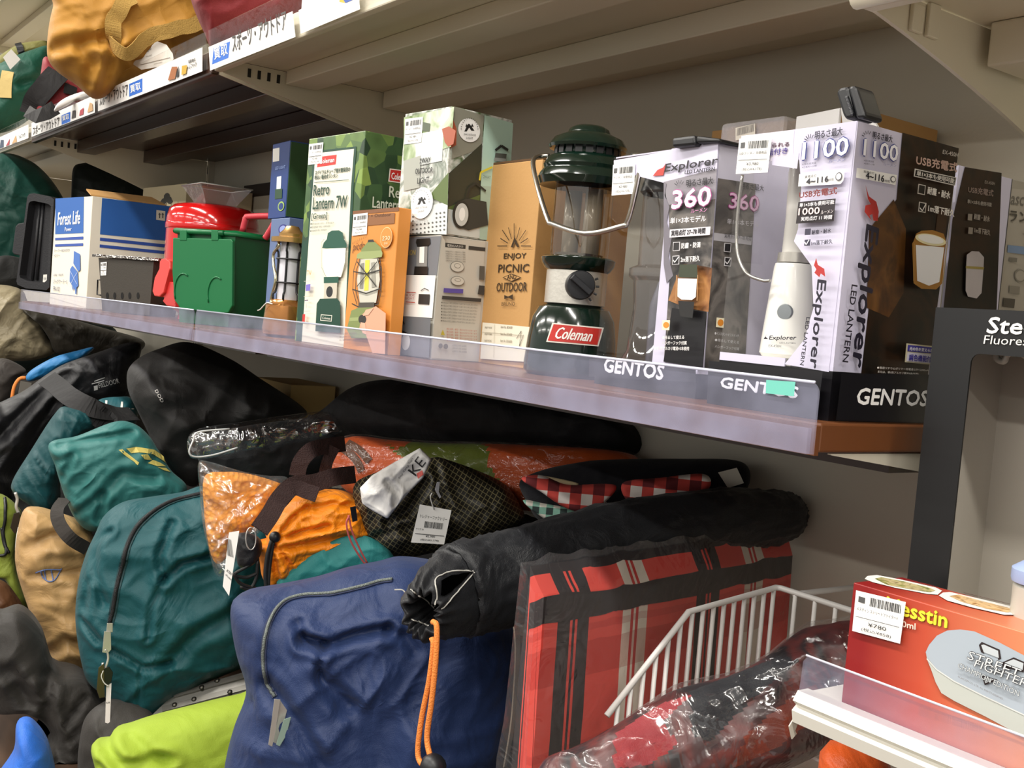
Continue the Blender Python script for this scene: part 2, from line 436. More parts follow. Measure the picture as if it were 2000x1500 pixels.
# ------------------------------------------------------------------ price tags
def tag_card(name, quad, mat='#f1efe9', parent=None, Y=None, X=None, anchor=None, normal=None, lines=True, seed=1, text=None, hole=False, **k):
    """thin card from four corner pixels (tl, tr, br, bl) on a plane at a depth; returns (object, face)"""
    c = (sum(q[0] for q in quad) / 4, sum(q[1] for q in quad) / 4)
    o = anchor if anchor is not None else (onY(c, Y) if Y is not None else onX(c, X))
    n = V(normal) if normal else V(((CAMP - o).x, (CAMP - o).y, .15 * (CAMP - o).length))
    n.normalize()
    P4 = [onP(q, o, n) for q in quad]
    bm = bmesh.new(); prism(bm, [p + n * .0004 for p in P4], n * -.0008)
    ob = bm_obj(name, bm, M(mat, rough=.5, var=.02), parent, **k)
    f = Face(P4[0], (P4[1] - P4[0]), n)
    return ob, f
def lerp2(q, u, v):
    tl, tr, br, bl = q
    a = (tl[0] + (tr[0] - tl[0]) * u, tl[1] + (tr[1] - tl[1]) * u); b = (bl[0] + (br[0] - bl[0]) * u, bl[1] + (br[1] - bl[1]) * u)
    return (a[0] + (b[0] - a[0]) * v, a[1] + (b[1] - a[1]) * v)
def tag_print(ob, f, quad, rows, bar=None, seed=1, line=None):
    """rows: (text, u0, u1, v_base, height fraction)"""
    pr = Print('lettering', ob, f, base=.0006)
    hpx = math.hypot(quad[3][0] - quad[0][0], quad[3][1] - quad[0][1])
    for t, u0, u1, v, h in rows: pr.text(t, lerp2(quad, u0, v), lerp2(quad, u1, v), h * hpx, '#2a2a2a')
    if bar: u0, u1, v0, v1 = bar; barcode(pr, lerp2(quad, u0, v1), lerp2(quad, u1, v1), (v1 - v0) * hpx, seed=seed)
    if line is not None: pr.line([lerp2(quad, .06, line), lerp2(quad, .94, line)], 1.2, '#333333')
    pr.build()
# ================================================================== the setting
CREAM = M('#d9d1bb', rough=.45, var=.03, bump=.05, bscale=200)
CREAM2 = M('#cbc4b2', rough=.5, var=.03)
WALLM = M('#c9c3b3', rough=.65, var=.04, bump=.08, bscale=300)
BROWN = M('#6b3f22', rough=.38, var=.08, bump=.05, bscale=150)
BROWND = M('#3a241b', rough=.3, var=.1, bump=.05, bscale=150)
DARK = M('#141210', rough=.6)
WALLY = .46
XA0, XB0 = -1.2, -2.47
ZT = 1.6415                                 # lower front edge of the top shelves
ZM0, ZM = 1.229, 1.2506                     # mid shelf underside and surface
ZDECK = .575
def floor_mat():
    m, nt, b, N, L = new_mat('wood_floor'); b.inputs['Roughness'].default_value = .45
    tc = N.new('ShaderNodeTexCoord'); w1 = N.new('ShaderNodeTexWave'); w1.inputs['Scale'].default_value = 3; w1.inputs['Distortion'].default_value = 6
    mp = N.new('ShaderNodeMapping'); mp.inputs['Scale'].default_value = (.6, 6, 1); L.new(tc.outputs['Object'], mp.inputs[0]); L.new(mp.outputs[0], w1.inputs[0])
    cr = N.new('ShaderNodeValToRGB'); cr.color_ramp.elements[0].color = rgb('#3a2a20'); cr.color_ramp.elements[1].color = rgb('#4f3b2d')
    L.new(w1.outputs['Fac'], cr.inputs[0]); L.new(cr.outputs[0], b.inputs['Base Color']); return m
WOOD = floor_mat()
fl = box('floor', -8, 4, -6, 1.2, -.05, 0, WOOD, kind='structure')
for i in range(5):          # planks of the aisle in front of the shelves
    box('plank', -7.9, 3.9, -1.9 + i * .18, -1.9 + i * .18 + .176, 0, .003, WOOD, fl)
box('ceiling', -8, 4, -6, 1.2, 2.75, 2.8, M('#e6e2d8', rough=.8), kind='structure')
box('wall_back', -6, 2.6, WALLY, WALLY + .03, .0, 2.75, WALLM, kind='structure')
for i, x in enumerate((XB0, XA0, .007)):
    up_ = box('trim_%d' % (i + 1), x - .02, x + .02, WALLY - .016, WALLY - .0005, .0, 2.4, CREAM2, kind='structure')
    bm = bmesh.new()
    for q in range(40):
        for sx in (-.008, .008): add_box(bm, x + sx - .002, x + sx + .002, WALLY - .0166, WALLY - .0158, .62 + q * .042, .62 + q * .042 + .022)
    bm_obj('slot_row', bm, DARK, up_, kind='stuff')
# dark seam strip where the back panels of the middle bay meet
box('trim_4', XB0 + .25, XA0 - .03, WALLY - .004, WALLY - .0004, 1.555, 1.585, M('#241510', rough=.5), kind='structure')

def bracket_pts(x, yf, zf, slope, h0, curve=0.):
    top = []; bot = []
    for i in range(13):
        y = yf + (WALLY - .018 - yf) * i / 12; t = i / 12
        bot.append((x, y, zf - slope * (y - yf) - curve * t * t)); top.append((x, y, zf + h0))
    return bot + top[::-1]
def shelf(label, x0, x1, z, yf, mat, mbr, ribs, lip=.034, deep=WALLY - .0005, plate=.012, br=((1, .175, 0.),), slots=True, name='display_shelf', group=None):
    """sheet-metal shelf: tray plate with a folded front lip, hat ribs below and an end bracket"""
    t = empty(name, label=label, cat='shelf', group=group)
    box('plate', x0 + .002, x1 - .002, yf + .004, deep, z + lip - plate, z + lip, mat, t)
    box('front_lip', x0 + .001, x1 - .001, yf, yf + .012, z, z + lip + .002, mat, t, bevel=.002)
    for y0, y1, d in ribs: box('rib', x0 + .012, x1 - .012, y0, y1, z + lip - plate - d, z + lip - plate - .0002, mat, t, bevel=.0015)
    for side, sl, cv in br:
        x = x0 + .001 if side > 0 else x1 - .004
        bm = bmesh.new(); prism(bm, bracket_pts(x, yf + .013, z + .001, sl, lip - plate - .002, cv), V((.003, 0, 0)))
        b = bm_obj('bracket', bm, mbr, t)
        if slots:
            bm = bmesh.new()
            for q in range(4):
                y = yf + .052 + q * .016; add_box(bm, x + .003, x + .0045, y, y + .005, z + .001, z + .014)
            bm_obj('bracket_slot', bm, DARK, b)
    return t
sA = shelf('cream metal top shelf above the lantern boxes, seen from below', XA0 + .004, -.002, ZT, 0, CREAM, CREAM,
      ((.112, .165, .022), (.285, .35, .028)), br=((1, .19, 0.), (-1, .19, 0.)))
sB = shelf('dark brown top shelf above the blue and white carton', XB0 + .004, XA0 - .006, ZT - .002, 0, BROWND, CREAM,
      ((.105, .15, .03), (.27, .32, .03)), br=((1, .22, .05), (-1, .19, 0.)))
sC = shelf('cream top shelf end over the big dark green sack', -3.66, XB0 - .004, ZT + .004, 0, CREAM, CREAM, ((.12, .165, .02),), br=((1, .2, .05),))
zU = onY((60, 40), 0).z + .13
for x0, x1, lb in ((-3.66, XB0 - .004, 'highest cream shelf, above the green bag with the tan strap'), (XB0 + .004, XA0 - .006, 'highest cream shelf, above the mustard bag')):
    shelf(lb, x0, x1, zU, .0, CREAM, CREAM, ((.12, .165, .02), (.3, .35, .02)), br=((1, .19, 0),), slots=False)
# right bay: upper shelf a little lower than its neighbour
zD = onX((1676, 18), .016).z; yD = onX((1676, 18), .016).y
sD = shelf('cream upper shelf of the next bay, beside the black lantern tag', .016, 1.2, zD, yD, CREAM, CREAM, ((.10, .16, .03), (.3, .36, .03)), br=((1, .20, .06),), lip=.030, slots=False)
for y_, h_ in ((.045, .016), (.062, .02)): box('shelf_hook', .0201, .0235, yD + y_, yD + y_ + .012, zD - .004, zD + h_ - .002, CREAM, sD, bevel=.001)
tube_obj('rolled_edge', [(.016, yD - .003, zD + .006), (1.2, yD - .003, zD + .006)], .007, CREAM, sD, seg=12)

# ------------------------------------------------------------------ mid shelves with clear lips
def clear_mat():
    m, nt, b, N, L = new_mat('clear_acrylic'); N.remove(b); out = N['Material Output']
    tr = N.new('ShaderNodeBsdfTransparent'); tr.inputs[0].default_value = (.96, .96, .985, 1)
    gl = N.new('ShaderNodeBsdfGlossy'); gl.inputs['Roughness'].default_value = .12
    df = N.new('ShaderNodeBsdfDiffuse'); df.inputs[0].default_value = rgb('#c9cbe6')
    lw = N.new('ShaderNodeLayerWeight'); lw.inputs[0].default_value = .3
    pw = N.new('ShaderNodeMath'); pw.operation = 'POWER'; pw.inputs[1].default_value = 4; L.new(lw.outputs['Facing'], pw.inputs[0])
    fr = N.new('ShaderNodeMath'); fr.operation = 'MULTIPLY_ADD'; fr.inputs[1].default_value = .45; fr.inputs[2].default_value = .02; L.new(pw.outputs[0], fr.inputs[0])
    tc = N.new('ShaderNodeTexCoord'); nz = N.new('ShaderNodeTexNoise'); nz.inputs['Scale'].default_value = 25; nz.inputs['Detail'].default_value = 5
    L.new(tc.outputs['Object'], nz.inputs[0])
    mr = N.new('ShaderNodeMapRange'); mr.inputs[1].default_value = .3; mr.inputs[2].default_value = .75; mr.inputs[3].default_value = .07; mr.inputs[4].default_value = .17
    L.new(nz.outputs['Fac'], mr.inputs[0])
    m1 = N.new('ShaderNodeMixShader'); L.new(mr.outputs[0], m1.inputs[0]); L.new(tr.outputs[0], m1.inputs[1]); L.new(df.outputs[0], m1.inputs[2])
    m2 = N.new('ShaderNodeMixShader'); L.new(fr.outputs[0], m2.inputs[0]); L.new(m1.outputs[0], m2.inputs[1]); L.new(gl.outputs[0], m2.inputs[2])
    L.new(m2.outputs[0], out.inputs[0]); return m
ACR = clear_mat()
def mid_shelf(label, x0, x1, lip0, lip1, liplabel):
    t = empty('display_shelf', label=label, cat='shelf')
    box('plate', x0, x1, .004, WALLY - .0005, ZM0 + .002, ZM, BROWN, t, bevel=.0015)
    box('front_edge', x0, x1, 0, .004, ZM0, ZM - .002, BROWN, t)
    for y0, y1 in ((.11, .15), (.29, .33)): box('rib', x0 + .02, x1 - .02, y0, y1, ZM0 - .016, ZM0 + .0018, BROWND, t)
    bm = bmesh.new(); prism(bm, bracket_pts(x0 + .002, .02, ZM0 + .0, .12, .001), V((.003, 0, 0))); bm_obj('bracket', bm, CREAM2, t)
    bm = bmesh.new(); prism(bm, bracket_pts(x1 - .005, .02, ZM0 + .0, .12, .001), V((.003, 0, 0))); bm_obj('bracket', bm, CREAM2, t)
    # clear lip: upright sheet with a foot and rounded corners
    lp = empty('shelf_lip', label=liplabel, cat='shelf lip')
    z0, z1 = ZM0 + .001, 1.2772; r = .008
    pts = [(lip0, -.0016, z0), (lip1, -.0016, z0)]
    for cx, a0 in ((lip1 - r, 0), (lip0 + r, 90)):
        for q in range(6):
            a = math.radians(a0 + q * 18); pts.append((cx + r * math.cos(a), -.0016, z1 - r + r * math.sin(a)))
    bm = bmesh.new(); prism(bm, pts, V((0, -.0018, 0))); bm_obj('upright_sheet', bm, ACR, lp)
    box('foot_strip', lip0 + .002, lip1 - .002, -.007, -.0036, z0, z0 + .017, ACR, lp)
    tube_obj('edge_bead', [(lip0 + .004, -.0026, z1), (lip1 - .004, -.0026, z1)], .0011, M('#d9dcf0', rough=.15, coat=.5), lp, seg=6)
    return lp
msA = mid_shelf('brown shelf with clear lip carrying the lantern boxes', XA0 + .004, -.002, XA0 + .006, -.001, 'clear acrylic shelf lip with a teal tape scrap, in front of the lantern boxes')
msB = mid_shelf('brown shelf with clear lip carrying the green toy bin and blue carton', XB0 + .004, XA0 - .004, XB0 + .0, XA0 - .003, 'clear acrylic shelf lip in front of the green toy bin')
# teal tape stuck on the lip
pr = Print('teal_tape', msA, Face((0, -.0036, 1.25), (1, 0, 0), (0, -1, 0)), base=.0006)
pr.poly([(1498, 742), (1555, 746), (1552, 774), (1497, 768)], '#6fc4b4'); pr.build()

# base deck below the pile
dk = empty('base_platform', label='brown wooden base deck under the heap of bags', cat='base')
box('deck_board', -4.2, 1.2, -.30, WALLY - .02, ZDECK - .03, ZDECK, WOOD, dk)
box('kick_panel', -4.2, 1.2, -.26, -.24, 0.004, ZDECK - .0305, BROWN, dk)
# ------------------------------------------------------------------ label rails on the top shelves
PAPER = '#f4f2ee'
fA = Face((0, -.004, ZT), (1, 0, 0), (0, -1, 0))
def rail(parent, x0, x1, z):
    bm = bmesh.new(); prism(bm, [(x0, -.0036, z + .004), (x0, -.0060, z + .004), (x0, -.0135, z + .058), (x0, -.0120, z + .058)], V((x1 - x0, 0, 0)))
    return bm_obj('label_holder', bm, film('label_film', gloss=.15, wr=.1), parent)
rail(sA, XA0 + .006, -.004, ZT); rail(sB, XB0 + .006, XA0 - .008, ZT); rail(sC, -3.66, XB0 - .006, ZT)
FT = Face((0, -.0062, ZT + .004), (1, 0, 0), V((0, -.054, -.0075)))
def card(parent, quad, rows=(), squares=(), pics=(), col=PAPER):
    """paper card in the label rail"""
    p = Print('label_card', parent, FT, base=.0004)
    p.poly(quad, col)
    for q, t, a, b, h in squares:
        p.poly(q, '#2f6fd0')
        if t: p.text(t, a, b, h, '#ffffff', bold=.02)
    for t, a, b, h in rows: p.text(t, a, b, h, '#45423f', bold=.012)
    for poly, c in pics: p.poly(poly, c)
    p.build()
card(sA, [(408, 92), (572, 22), (578, 72), (411, 138)], rows=[('スポーツ・アウトドア', (456, 102), (562, 56), 36)],
     squares=[([(418, 94), (450, 81), (447, 113), (415, 126)], '買取', (420, 117), (446, 106), 22)])
card(sA, [(584, 20), (700, -30), (704, 18), (588, 66)], rows=[], pics=[([(664, -6), (690, -16), (690, -4), (676, 6), (664, 4)], '#d9b93a'), ([(672, 0), (690, -6), (690, 0), (676, 6)], '#3b5db4')])
sl = lambda x: 145 - .384 * (x - 399)      # lower rail edge in the photo
def q4(x0, x1, t0=54, t1=54, b=7): return [(x0, sl(x0) - t0 * (x0 + 514) / 913), (x1, sl(x1) - t1 * (x1 + 514) / 913), (x1, sl(x1) - b), (x0, sl(x0) - b)]
def rowt(t, x0, x1, up_, h): return (t, (x0, sl(x0) - up_), (x1, sl(x1) - up_), h)
card(sB, q4(192, 396), rows=[rowt('スポーツ・アウトドア', 196, 252, 16, 22), rowt('トレファク', 368, 386, 20, 9), rowt('買取強化', 370, 384, 32, 6)],
     squares=[(q4(253, 279, 44, 44, 12), '買取', (256, sl(256) - 18), (276, sl(276) - 18), 14)],
     pics=[([(330, sl(330) - 14), (344, sl(344) - 12), (349, sl(349) - 34), (338, sl(338) - 38)], '#a5673f'), ([(345, sl(345) - 14), (351, sl(351) - 14), (352, sl(352) - 36)], '#333333'),
           ([(357, sl(357) - 14), (366, sl(366) - 14), (368, sl(368) - 30), (358, sl(358) - 32)], '#c9a33b')])
card(sB, q4(62, 186), rows=[rowt('スポーツ・アウトドア', 66, 118, 9, 16)],
     squares=[(q4(121, 138, 38, 38, 8), '買取', (123, sl(123) - 14), (136, sl(136) - 14), 10)],
     pics=[([(141, sl(141) - 12), (149, sl(149) - 12), (149, sl(149) - 26), (143, sl(143) - 27)], '#4b4744'), ([(156, sl(156) - 12), (164, sl(164) - 12), (165, sl(165) - 25), (158, sl(158) - 22)], '#b14a52'),
           ([(172, sl(172) - 12), (183, sl(183) - 12), (182, sl(182) - 26), (177, sl(177) - 30)], '#cfa777')])
card(sC, q4(-70, 56), pics=[([(0, sl(0) - 8), (8, sl(8) - 8), (8, sl(8) - 22), (2, sl(2) - 24)], '#49566a'), ([(12, sl(12) - 8), (19, sl(19) - 8), (20, sl(20) - 20)], '#b14a52'),
           ([(24, sl(24) - 8), (34, sl(34) - 8), (32, sl(32) - 22)], '#cfa777')], rows=[rowt('トレファク', 38, 50, 12, 8)])
# ================================================================== goods on the mid shelf
def zf(ox, oy, s): return lambda x, y: (ox + s * x, oy + s * y)
Z1, Z2, Z3, Z4, Z5 = zf(0, 0, .35), zf(0, 250, .28), zf(500, 200, .34675), zf(930, 180, .37339), zf(1360, 140, .48012)
T1, T2, N3 = zf(380, 0, .51), zf(1300, 0, .35), zf(0, 240, .26667)
def zp(z, *pts): return [z(*p) for p in pts]
class Carton: pass
def carton(name, label, P0, P1, P2, Y0, zb, mat, rot=0., depth=None, cat='box', group=None, zt=None, solid=True):
    """upright carton; P0 near top corner, P1 left top corner of the front, P2 far top corner of the right side (pixels)"""
    c = Carton(); a = onY(P0, Y0); zt = a.z if zt is None else zt; r = math.radians(rot)
    u = V((math.cos(r), math.sin(r), 0)); v = V((-u.y, u.x, 0))
    b = onP(P1, a, v); c.w = (a - b).dot(u); c.d = (onP(P2, a, u) - a).dot(v) if depth is None else depth
    c.u, c.v, c.zt, c.zb, c.h = u, v, zt, zb, zt - zb
    c.a = V((a.x, a.y, zb)); c.b = c.a - u * c.w
    c.F = Face(c.b, u, -v); c.S = Face(c.a, v, u)
    if solid:
        bm = bmesh.new(); prism(bm, [c.b, c.a, c.a + v * c.d, c.b + v * c.d], V((0, 0, c.h)))
        c.o = bm_obj(name, bm, mat, bevel=.0009, label=label, cat=cat, group=group)
    else: c.o = empty(name, label=label, cat=cat, group=group)
    return c
def slab(name, c, u0, u1, v0, v1, z0, z1, mat, bevel=.0, **k):
    """block inside a carton's own axes (metres from its bottom front-left corner)"""
    bm = bmesh.new(); q = [c.b + c.u * x + c.v * y + V((0, 0, z0)) for x, y in ((u0, v0), (u1, v0), (u1, v1), (u0, v1))]
    prism(bm, q, V((0, 0, z1 - z0))); return bm_obj(name, bm, mat, c.o, bevel=bevel, **k)
def sticker(parent, face, quad, seed=1, rows=('ランタン 未使用品', '¥2,480', '(税込¥2,728)'), name='price_sticker', base=.0009):
    p = Print(name, parent, face, base=base); p.poly(quad, '#f6f5f2')
    h = math.hypot(quad[3][0] - quad[0][0], quad[3][1] - quad[0][1])
    barcode(p, lerp2(quad, .3, .3), lerp2(quad, .94, .3), .2 * h, seed=seed)
    p.rect(lerp2(quad, .07, .12), lerp2(quad, .2, .27), '#555555')
    p.text(rows[0], lerp2(quad, .06, .47), lerp2(quad, .9, .47), .09 * h, '#3a3a3a')
    p.line([lerp2(quad, .05, .62), lerp2(quad, .95, .62)], 1, '#555555')
    p.text(rows[1], lerp2(quad, .32, .79), lerp2(quad, .7, .79), .1 * h, '#2a2a2a')
    p.text(rows[2], lerp2(quad, .2, .94), lerp2(quad, .82, .94), .1 * h, '#2a2a2a'); return p.build()
def leaf_mat():
    m, nt, b, N, L = new_mat('leaf_print'); b.inputs['Roughness'].default_value = .35
    tc = N.new('ShaderNodeTexCoord'); vo = N.new('ShaderNodeTexVoronoi'); vo.inputs['Scale'].default_value = 48; L.new(tc.outputs['Object'], vo.inputs[0])
    cr = N.new('ShaderNodeValToRGB'); e = cr.color_ramp.elements; e[0].color = rgb('#243c2a'); e[1].color = rgb('#86a04c')
    e2 = cr.color_ramp.elements.new(.55); e2.color = rgb('#42603a')
    sp = N.new('ShaderNodeSeparateColor'); L.new(vo.outputs['Color'], sp.inputs[0]); L.new(sp.outputs[0], cr.inputs[0])
    mx = N.new('ShaderNodeMix'); mx.data_type = 'RGBA'; mx.blend_type = 'MULTIPLY'; mx.inputs[0].default_value = .5
    cr2 = N.new('ShaderNodeValToRGB'); cr2.color_ramp.elements[0].color = (.5, .5, .45, 1); cr2.color_ramp.elements[1].color = (1, 1, 1, 1); cr2.color_ramp.elements[1].position = .5
    L.new(vo.outputs['Distance'], cr2.inputs[0]); L.new(cr.outputs[0], mx.inputs[6]); L.new(cr2.outputs[0], mx.inputs[7]); L.new(mx.outputs[2], b.inputs['Base Color']); return m
def blotch(name, cols, scale=18, rough=.35, dist=1.):
    m, nt, b, N, L = new_mat(name); b.inputs['Roughness'].default_value = rough
    tc = N.new('ShaderNodeTexCoord'); nz = N.new('ShaderNodeTexNoise'); nz.inputs['Scale'].default_value = scale; nz.inputs['Detail'].default_value = 5; nz.inputs['Distortion'].default_value = dist
    L.new(tc.outputs['Object'], nz.inputs[0]); cr = N.new('ShaderNodeValToRGB'); e = cr.color_ramp.elements
    e[0].position = .3; e[1].position = .7; e[0].color = rgb(cols[0]); e[1].color = rgb(cols[-1])
    for i, c in enumerate(cols[1:-1]): e.new(.3 + .4 * (i + 1) / (len(cols) - 1)).color = rgb(c)
    L.new(nz.outputs['Fac'], cr.inputs[0]); L.new(cr.outputs[0], b.inputs['Base Color']); return m
LEAF = leaf_mat()
PHOTO = blotch('photo_print', ['#4f6238', '#9aa294', '#dcdcd6', '#7f887c', '#c9ccc4'], 34)
FIRE = blotch('night_print', ['#0a0807', '#17110c', '#2e1c0f', '#0e0b09'], 22)
KRAFT = M('#c2955c', rough=.7, var=.05, bump=.1, bscale=300)
WHITEC = M('#e9e3d2', rough=.55, var=.03)

# ---- blue and white wheeled-stove carton
c = carton('carton', 'white carton with blue panels and stripes, tan flap open on top', (181, 383), (109, 387), (344, 404), .04, ZM, WHITEC, rot=6, depth=.22)
p = Print('front_print', c.o, c.F)
B1, B2 = '#2b62ae', '#3352a4'
p.poly(zp(Z2, (388, 492), (587, 480), (583, 733), (386, 741)), B1)
p.poly(zp(Z2, (386, 767), (583, 757), (582, 777), (386, 784)), B2).poly(zp(Z2, (386, 812), (582, 803), (581, 823), (386, 828)), B2)
p.text('Forest Life', Z2(405, 680), Z2(560, 668), 25, '#ffffff', bold=.02).text('Power', Z2(455, 722), Z2(502, 718), 8, '#ffffff')
p.text('クーラーBOX付き', Z2(380, 868), Z2(488, 862), 6, '#5a5e78').text('トロリー', Z2(380, 902), Z2(420, 900), 6, '#5a5e78').text('品番・商品名', Z2(378, 1032), Z2(445, 1030), 4, '#5a5e78')
p.text('ジャグクーラーS', Z2(376, 1086), Z2(472, 1090), 9, '#44486a').text('FR-102', Z2(376, 1136), Z2(420, 1140), 9, '#44486a')
for q in (((522, 858), (564, 880), (566, 990), (552, 1002), (518, 945)), ((512, 960), (548, 1005), (553, 1100), (528, 1130), (492, 1070), (496, 985)), ((505, 1095), (520, 1120), (516, 1135)), ((530, 1110), (542, 1110), (540, 1160), (533, 1158))):
    p.poly(zp(Z2, *q), '#4a74bd')
p.line(zp(Z2, (518, 945), (552, 1002)), 1, '#e9e3d2').line(zp(Z2, (500, 1000), (545, 1090)), 1, '#cfd8ea').line(zp(Z2, (545, 1010), (505, 1085)), 1, '#cfd8ea'); p.build()
p = Print('side_print', c.o, c.S)
p.poly(zp(Z2, (712, 488), (1300, 560), (1290, 800), (697, 742)), B1)
p.poly(zp(Z2, (697, 764), (1290, 826), (1288, 848), (696, 786)), B2).poly(zp(Z2, (695, 812), (1288, 872), (1286, 893), (694, 833)), B2)
p.poly(zp(Z2, (1090, 572), (1152, 580), (1150, 648), (1088, 640)), '#e9e3d2').poly(zp(Z2, (1178, 585), (1240, 592), (1238, 660), (1176, 652)), '#e9e3d2')
for x in (1108, 1130): p.poly(zp(Z2, (x, 600), (x + 7, 601), (x + 7, 630), (x, 629)), '#555555').poly(zp(Z2, (x - 6, 604), (x + 3, 590), (x + 13, 606)), '#555555')
p.build()
bm = bmesh.new(); q0 = c.a - c.u * .01 + V((0, 0, c.h + .0012))
prism(bm, [q0, q0 + c.v * .17, q0 + c.v * .16 - c.u * .06 + V((0, 0, .018)), q0 - c.u * .03 + V((0, 0, .013))], V((0, 0, .003))); bm_obj('open_flap', bm, KRAFT, c.o)

# ---- beige carton with tree drawing (behind)
c = carton('carton', 'plain beige carton with a small black tree drawing, behind the red grill', (365, 358), (280, 365), (500, 380), .285, ZM, M('#cbbd9b', rough=.65, var=.03), rot=4, depth=.17)
p = Print('front_print', c.o, c.F)
for q in ((1125, 490, 1165, 530), (1145, 455, 1185, 500), (1160, 480, 1198, 520), (1120, 505, 1150, 528), (1170, 500, 1205, 528)):
    p.ell(Z2(q[0], q[1]), Z2(q[2], q[3]), '#3a342c', n=9)
p.line(zp(Z2, (1162, 520), (1158, 560)), 2, '#3a342c')
p.build()
for x_ in (1195, 1243): p = Print('stroke_print', c.o, c.F); p.line(zp(Z2, (x_, 512), (x_ - 1, 556)), 1.5, '#3a342c'); p.build()

# ---- retro lantern carton
c = carton('carton', 'tall green leaf-print carton with a white panel and a green lantern picture', (714, 255), (604, 271), (789, 270), .04, ZM, LEAF, rot=4.5, depth=.125)
retro = c
p = Print('front_print', c.o, c.F); G = '#12402f'
p.poly(zp(Z3, (262, 780), (560, 750), (500, 1420), (222, 1400)), G)
p.poly(zp(Z3, (325, 275), (568, 248), (552, 480), (510, 1420), (250, 1400), (292, 780)), G)
p.poly(zp(Z3, (338, 288), (555, 262), (538, 480), (496, 1420), (256, 1400), (300, 780)), '#e6e2d0')
p.poly(zp(Z3, (355, 308), (458, 295), (452, 350), (347, 366)), '#c5302c').text('Coleman', Z3(362, 348), Z3(445, 336), 9, '#ffffff', bold=.02)
p.text('スパイラルチューブ蛍光管採用の', Z3(337, 411), Z3(535, 390), 9, '#2d4a3c', bold=.02).text('明るい電池式ランタン', Z3(336, 437), Z3(465, 425), 8.5, '#2d4a3c', bold=.02)
p.line(zp(Z3, (335, 452), (530, 437)), 1, '#2d4a3c')
p.text('Retro', Z3(330, 528), Z3(420, 518), 21, '#1f4435', bold=.02).text('Lantern 7W', Z3(328, 604), Z3(520, 594), 23, '#1f4435', bold=.02).text('[Green]', Z3(322, 668), Z3(410, 662), 14, '#1f4435', bold=.01)
for i, y in enumerate((692, 712, 732)): p.text('■蛍光管採用で明るい長寿命設計', Z3(318, y), Z3(450 - i * 20, y - 7), 4, '#55635a')
p.poly(zp(Z3, (385, 822), (395, 792), (412, 772), (418, 738), (440, 724), (480, 722), (502, 736), (506, 768), (522, 795), (526, 818), (455, 830)), '#1d5140')
p.poly(zp(Z3, (392, 826), (520, 822), (516, 900), (492, 985), (404, 988), (388, 900)), '#fbf8e6').poly(zp(Z3, (425, 860), (490, 858), (482, 960), (420, 962)), '#fffdf2')
p.line(zp(Z3, (400, 772), (384, 790), (384, 930), (410, 985)), 1.6, '#a9a99a').line(zp(Z3, (512, 772), (530, 790), (524, 900), (494, 985)), 1.6, '#a9a99a')
p.poly(zp(Z3, (398, 985), (482, 983), (480, 1018), (398, 1020)), '#1d5140').poly(zp(Z3, (402, 1020), (474, 1018), (470, 1110), (398, 1112)), '#c6bfae')
p.ell(Z3(415, 1036), Z3(447, 1100), '#262626').poly(zp(Z3, (360, 1135), (378, 1108), (474, 1105), (492, 1128), (494, 1300), (352, 1290)), '#123f30')
p.poly(zp(Z3, (384, 1195), (448, 1200), (444, 1236), (380, 1230)), '#d9d6c8').poly(zp(Z3, (388, 1200), (444, 1204), (441, 1231), (385, 1226)), '#123f30').text('Coleman', Z3(392, 1222), Z3(438, 1226), 5, '#e9e6d8')
p.text('7W', Z3(306, 978), Z3(332, 976), 10, '#d08a2a').poly(zp(Z3, (302, 1028), (328, 1025), (325, 1062), (300, 1065)), '#7a6cc0').line(zp(Z3, (304, 1135), (304, 1160)), 1, '#6a5a78').line(zp(Z3, (296, 1118), (316, 1116)), 2, '#6a5a78')
p.poly(zp(Z3, (285, 1195), (300, 1194), (297, 1240), (282, 1240)), '#c5302c')
for y in (1010, 1096, 1178): p.line(zp(Z3, (292, y), (330, y - 2)), 1, '#b9b5a5')
p.build()
sticker(c.o, c.F, zp(Z3, (303, 236), (383, 226), (374, 343), (297, 353)), 3)
p = Print('side_print', c.o, c.S)
p.poly(zp(Z3, (752, 372), (872, 388), (866, 462), (744, 446)), '#f0e6dc').poly(zp(Z3, (757, 378), (867, 393), (861, 456), (750, 440)), '#c5302c')
p.text('Coleman', Z3(760, 432), Z3(852, 446), 13, '#ffffff', bold=.02).text('Retro', Z3(746, 532), Z3(882, 552), 21, '#d8dcc8', bold=.02).text('Lantern 7W', Z3(652, 592), Z3(900, 622), 21, '#d8dcc8', bold=.02); p.build()

# ---- orange lantern carton
c = carton('carton', 'slim orange carton with an olive caged lantern and a hand turning its knob', (780, 405), (690, 414), None, .022, ZM, M('#d58a3c', rough=.45, var=.03), rot=-1, depth=.016)
p = Print('front_print', c.o, c.F)
p.poly(zp(Z3, (548, 612), (808, 590), (806, 612), (546, 634)), '#7d4f2c').poly(zp(Z3, (560, 640), (785, 622), (782, 682), (556, 700)), '#8a5a33').text('picdoor × Outdoor', Z3(566, 660), Z3(762, 646), 8, '#4a2a14')
p.text('picdoor', Z3(545, 850), Z3(640, 835), 20, '#5a3212', shear=.35)
for i in range(7): p.line([Z3(548 + i * 13, 800 - i * 6), Z3(552 + i * 13, 785 - i * 6)], 1.2, '#5a3212')
p.ell(Z3(714, 705), Z3(772, 820), '#f0c890').ell(Z3(716, 709), Z3(770, 816), '#d58a3c').text('230', Z3(722, 780), Z3(765, 776), 8, '#f6dcb4', bold=.02).text('lm', Z3(735, 802), Z3(752, 800), 5, '#f6dcb4')
OL, OL2, DK = '#7d8a52', '#97a36a', '#2f2c28'
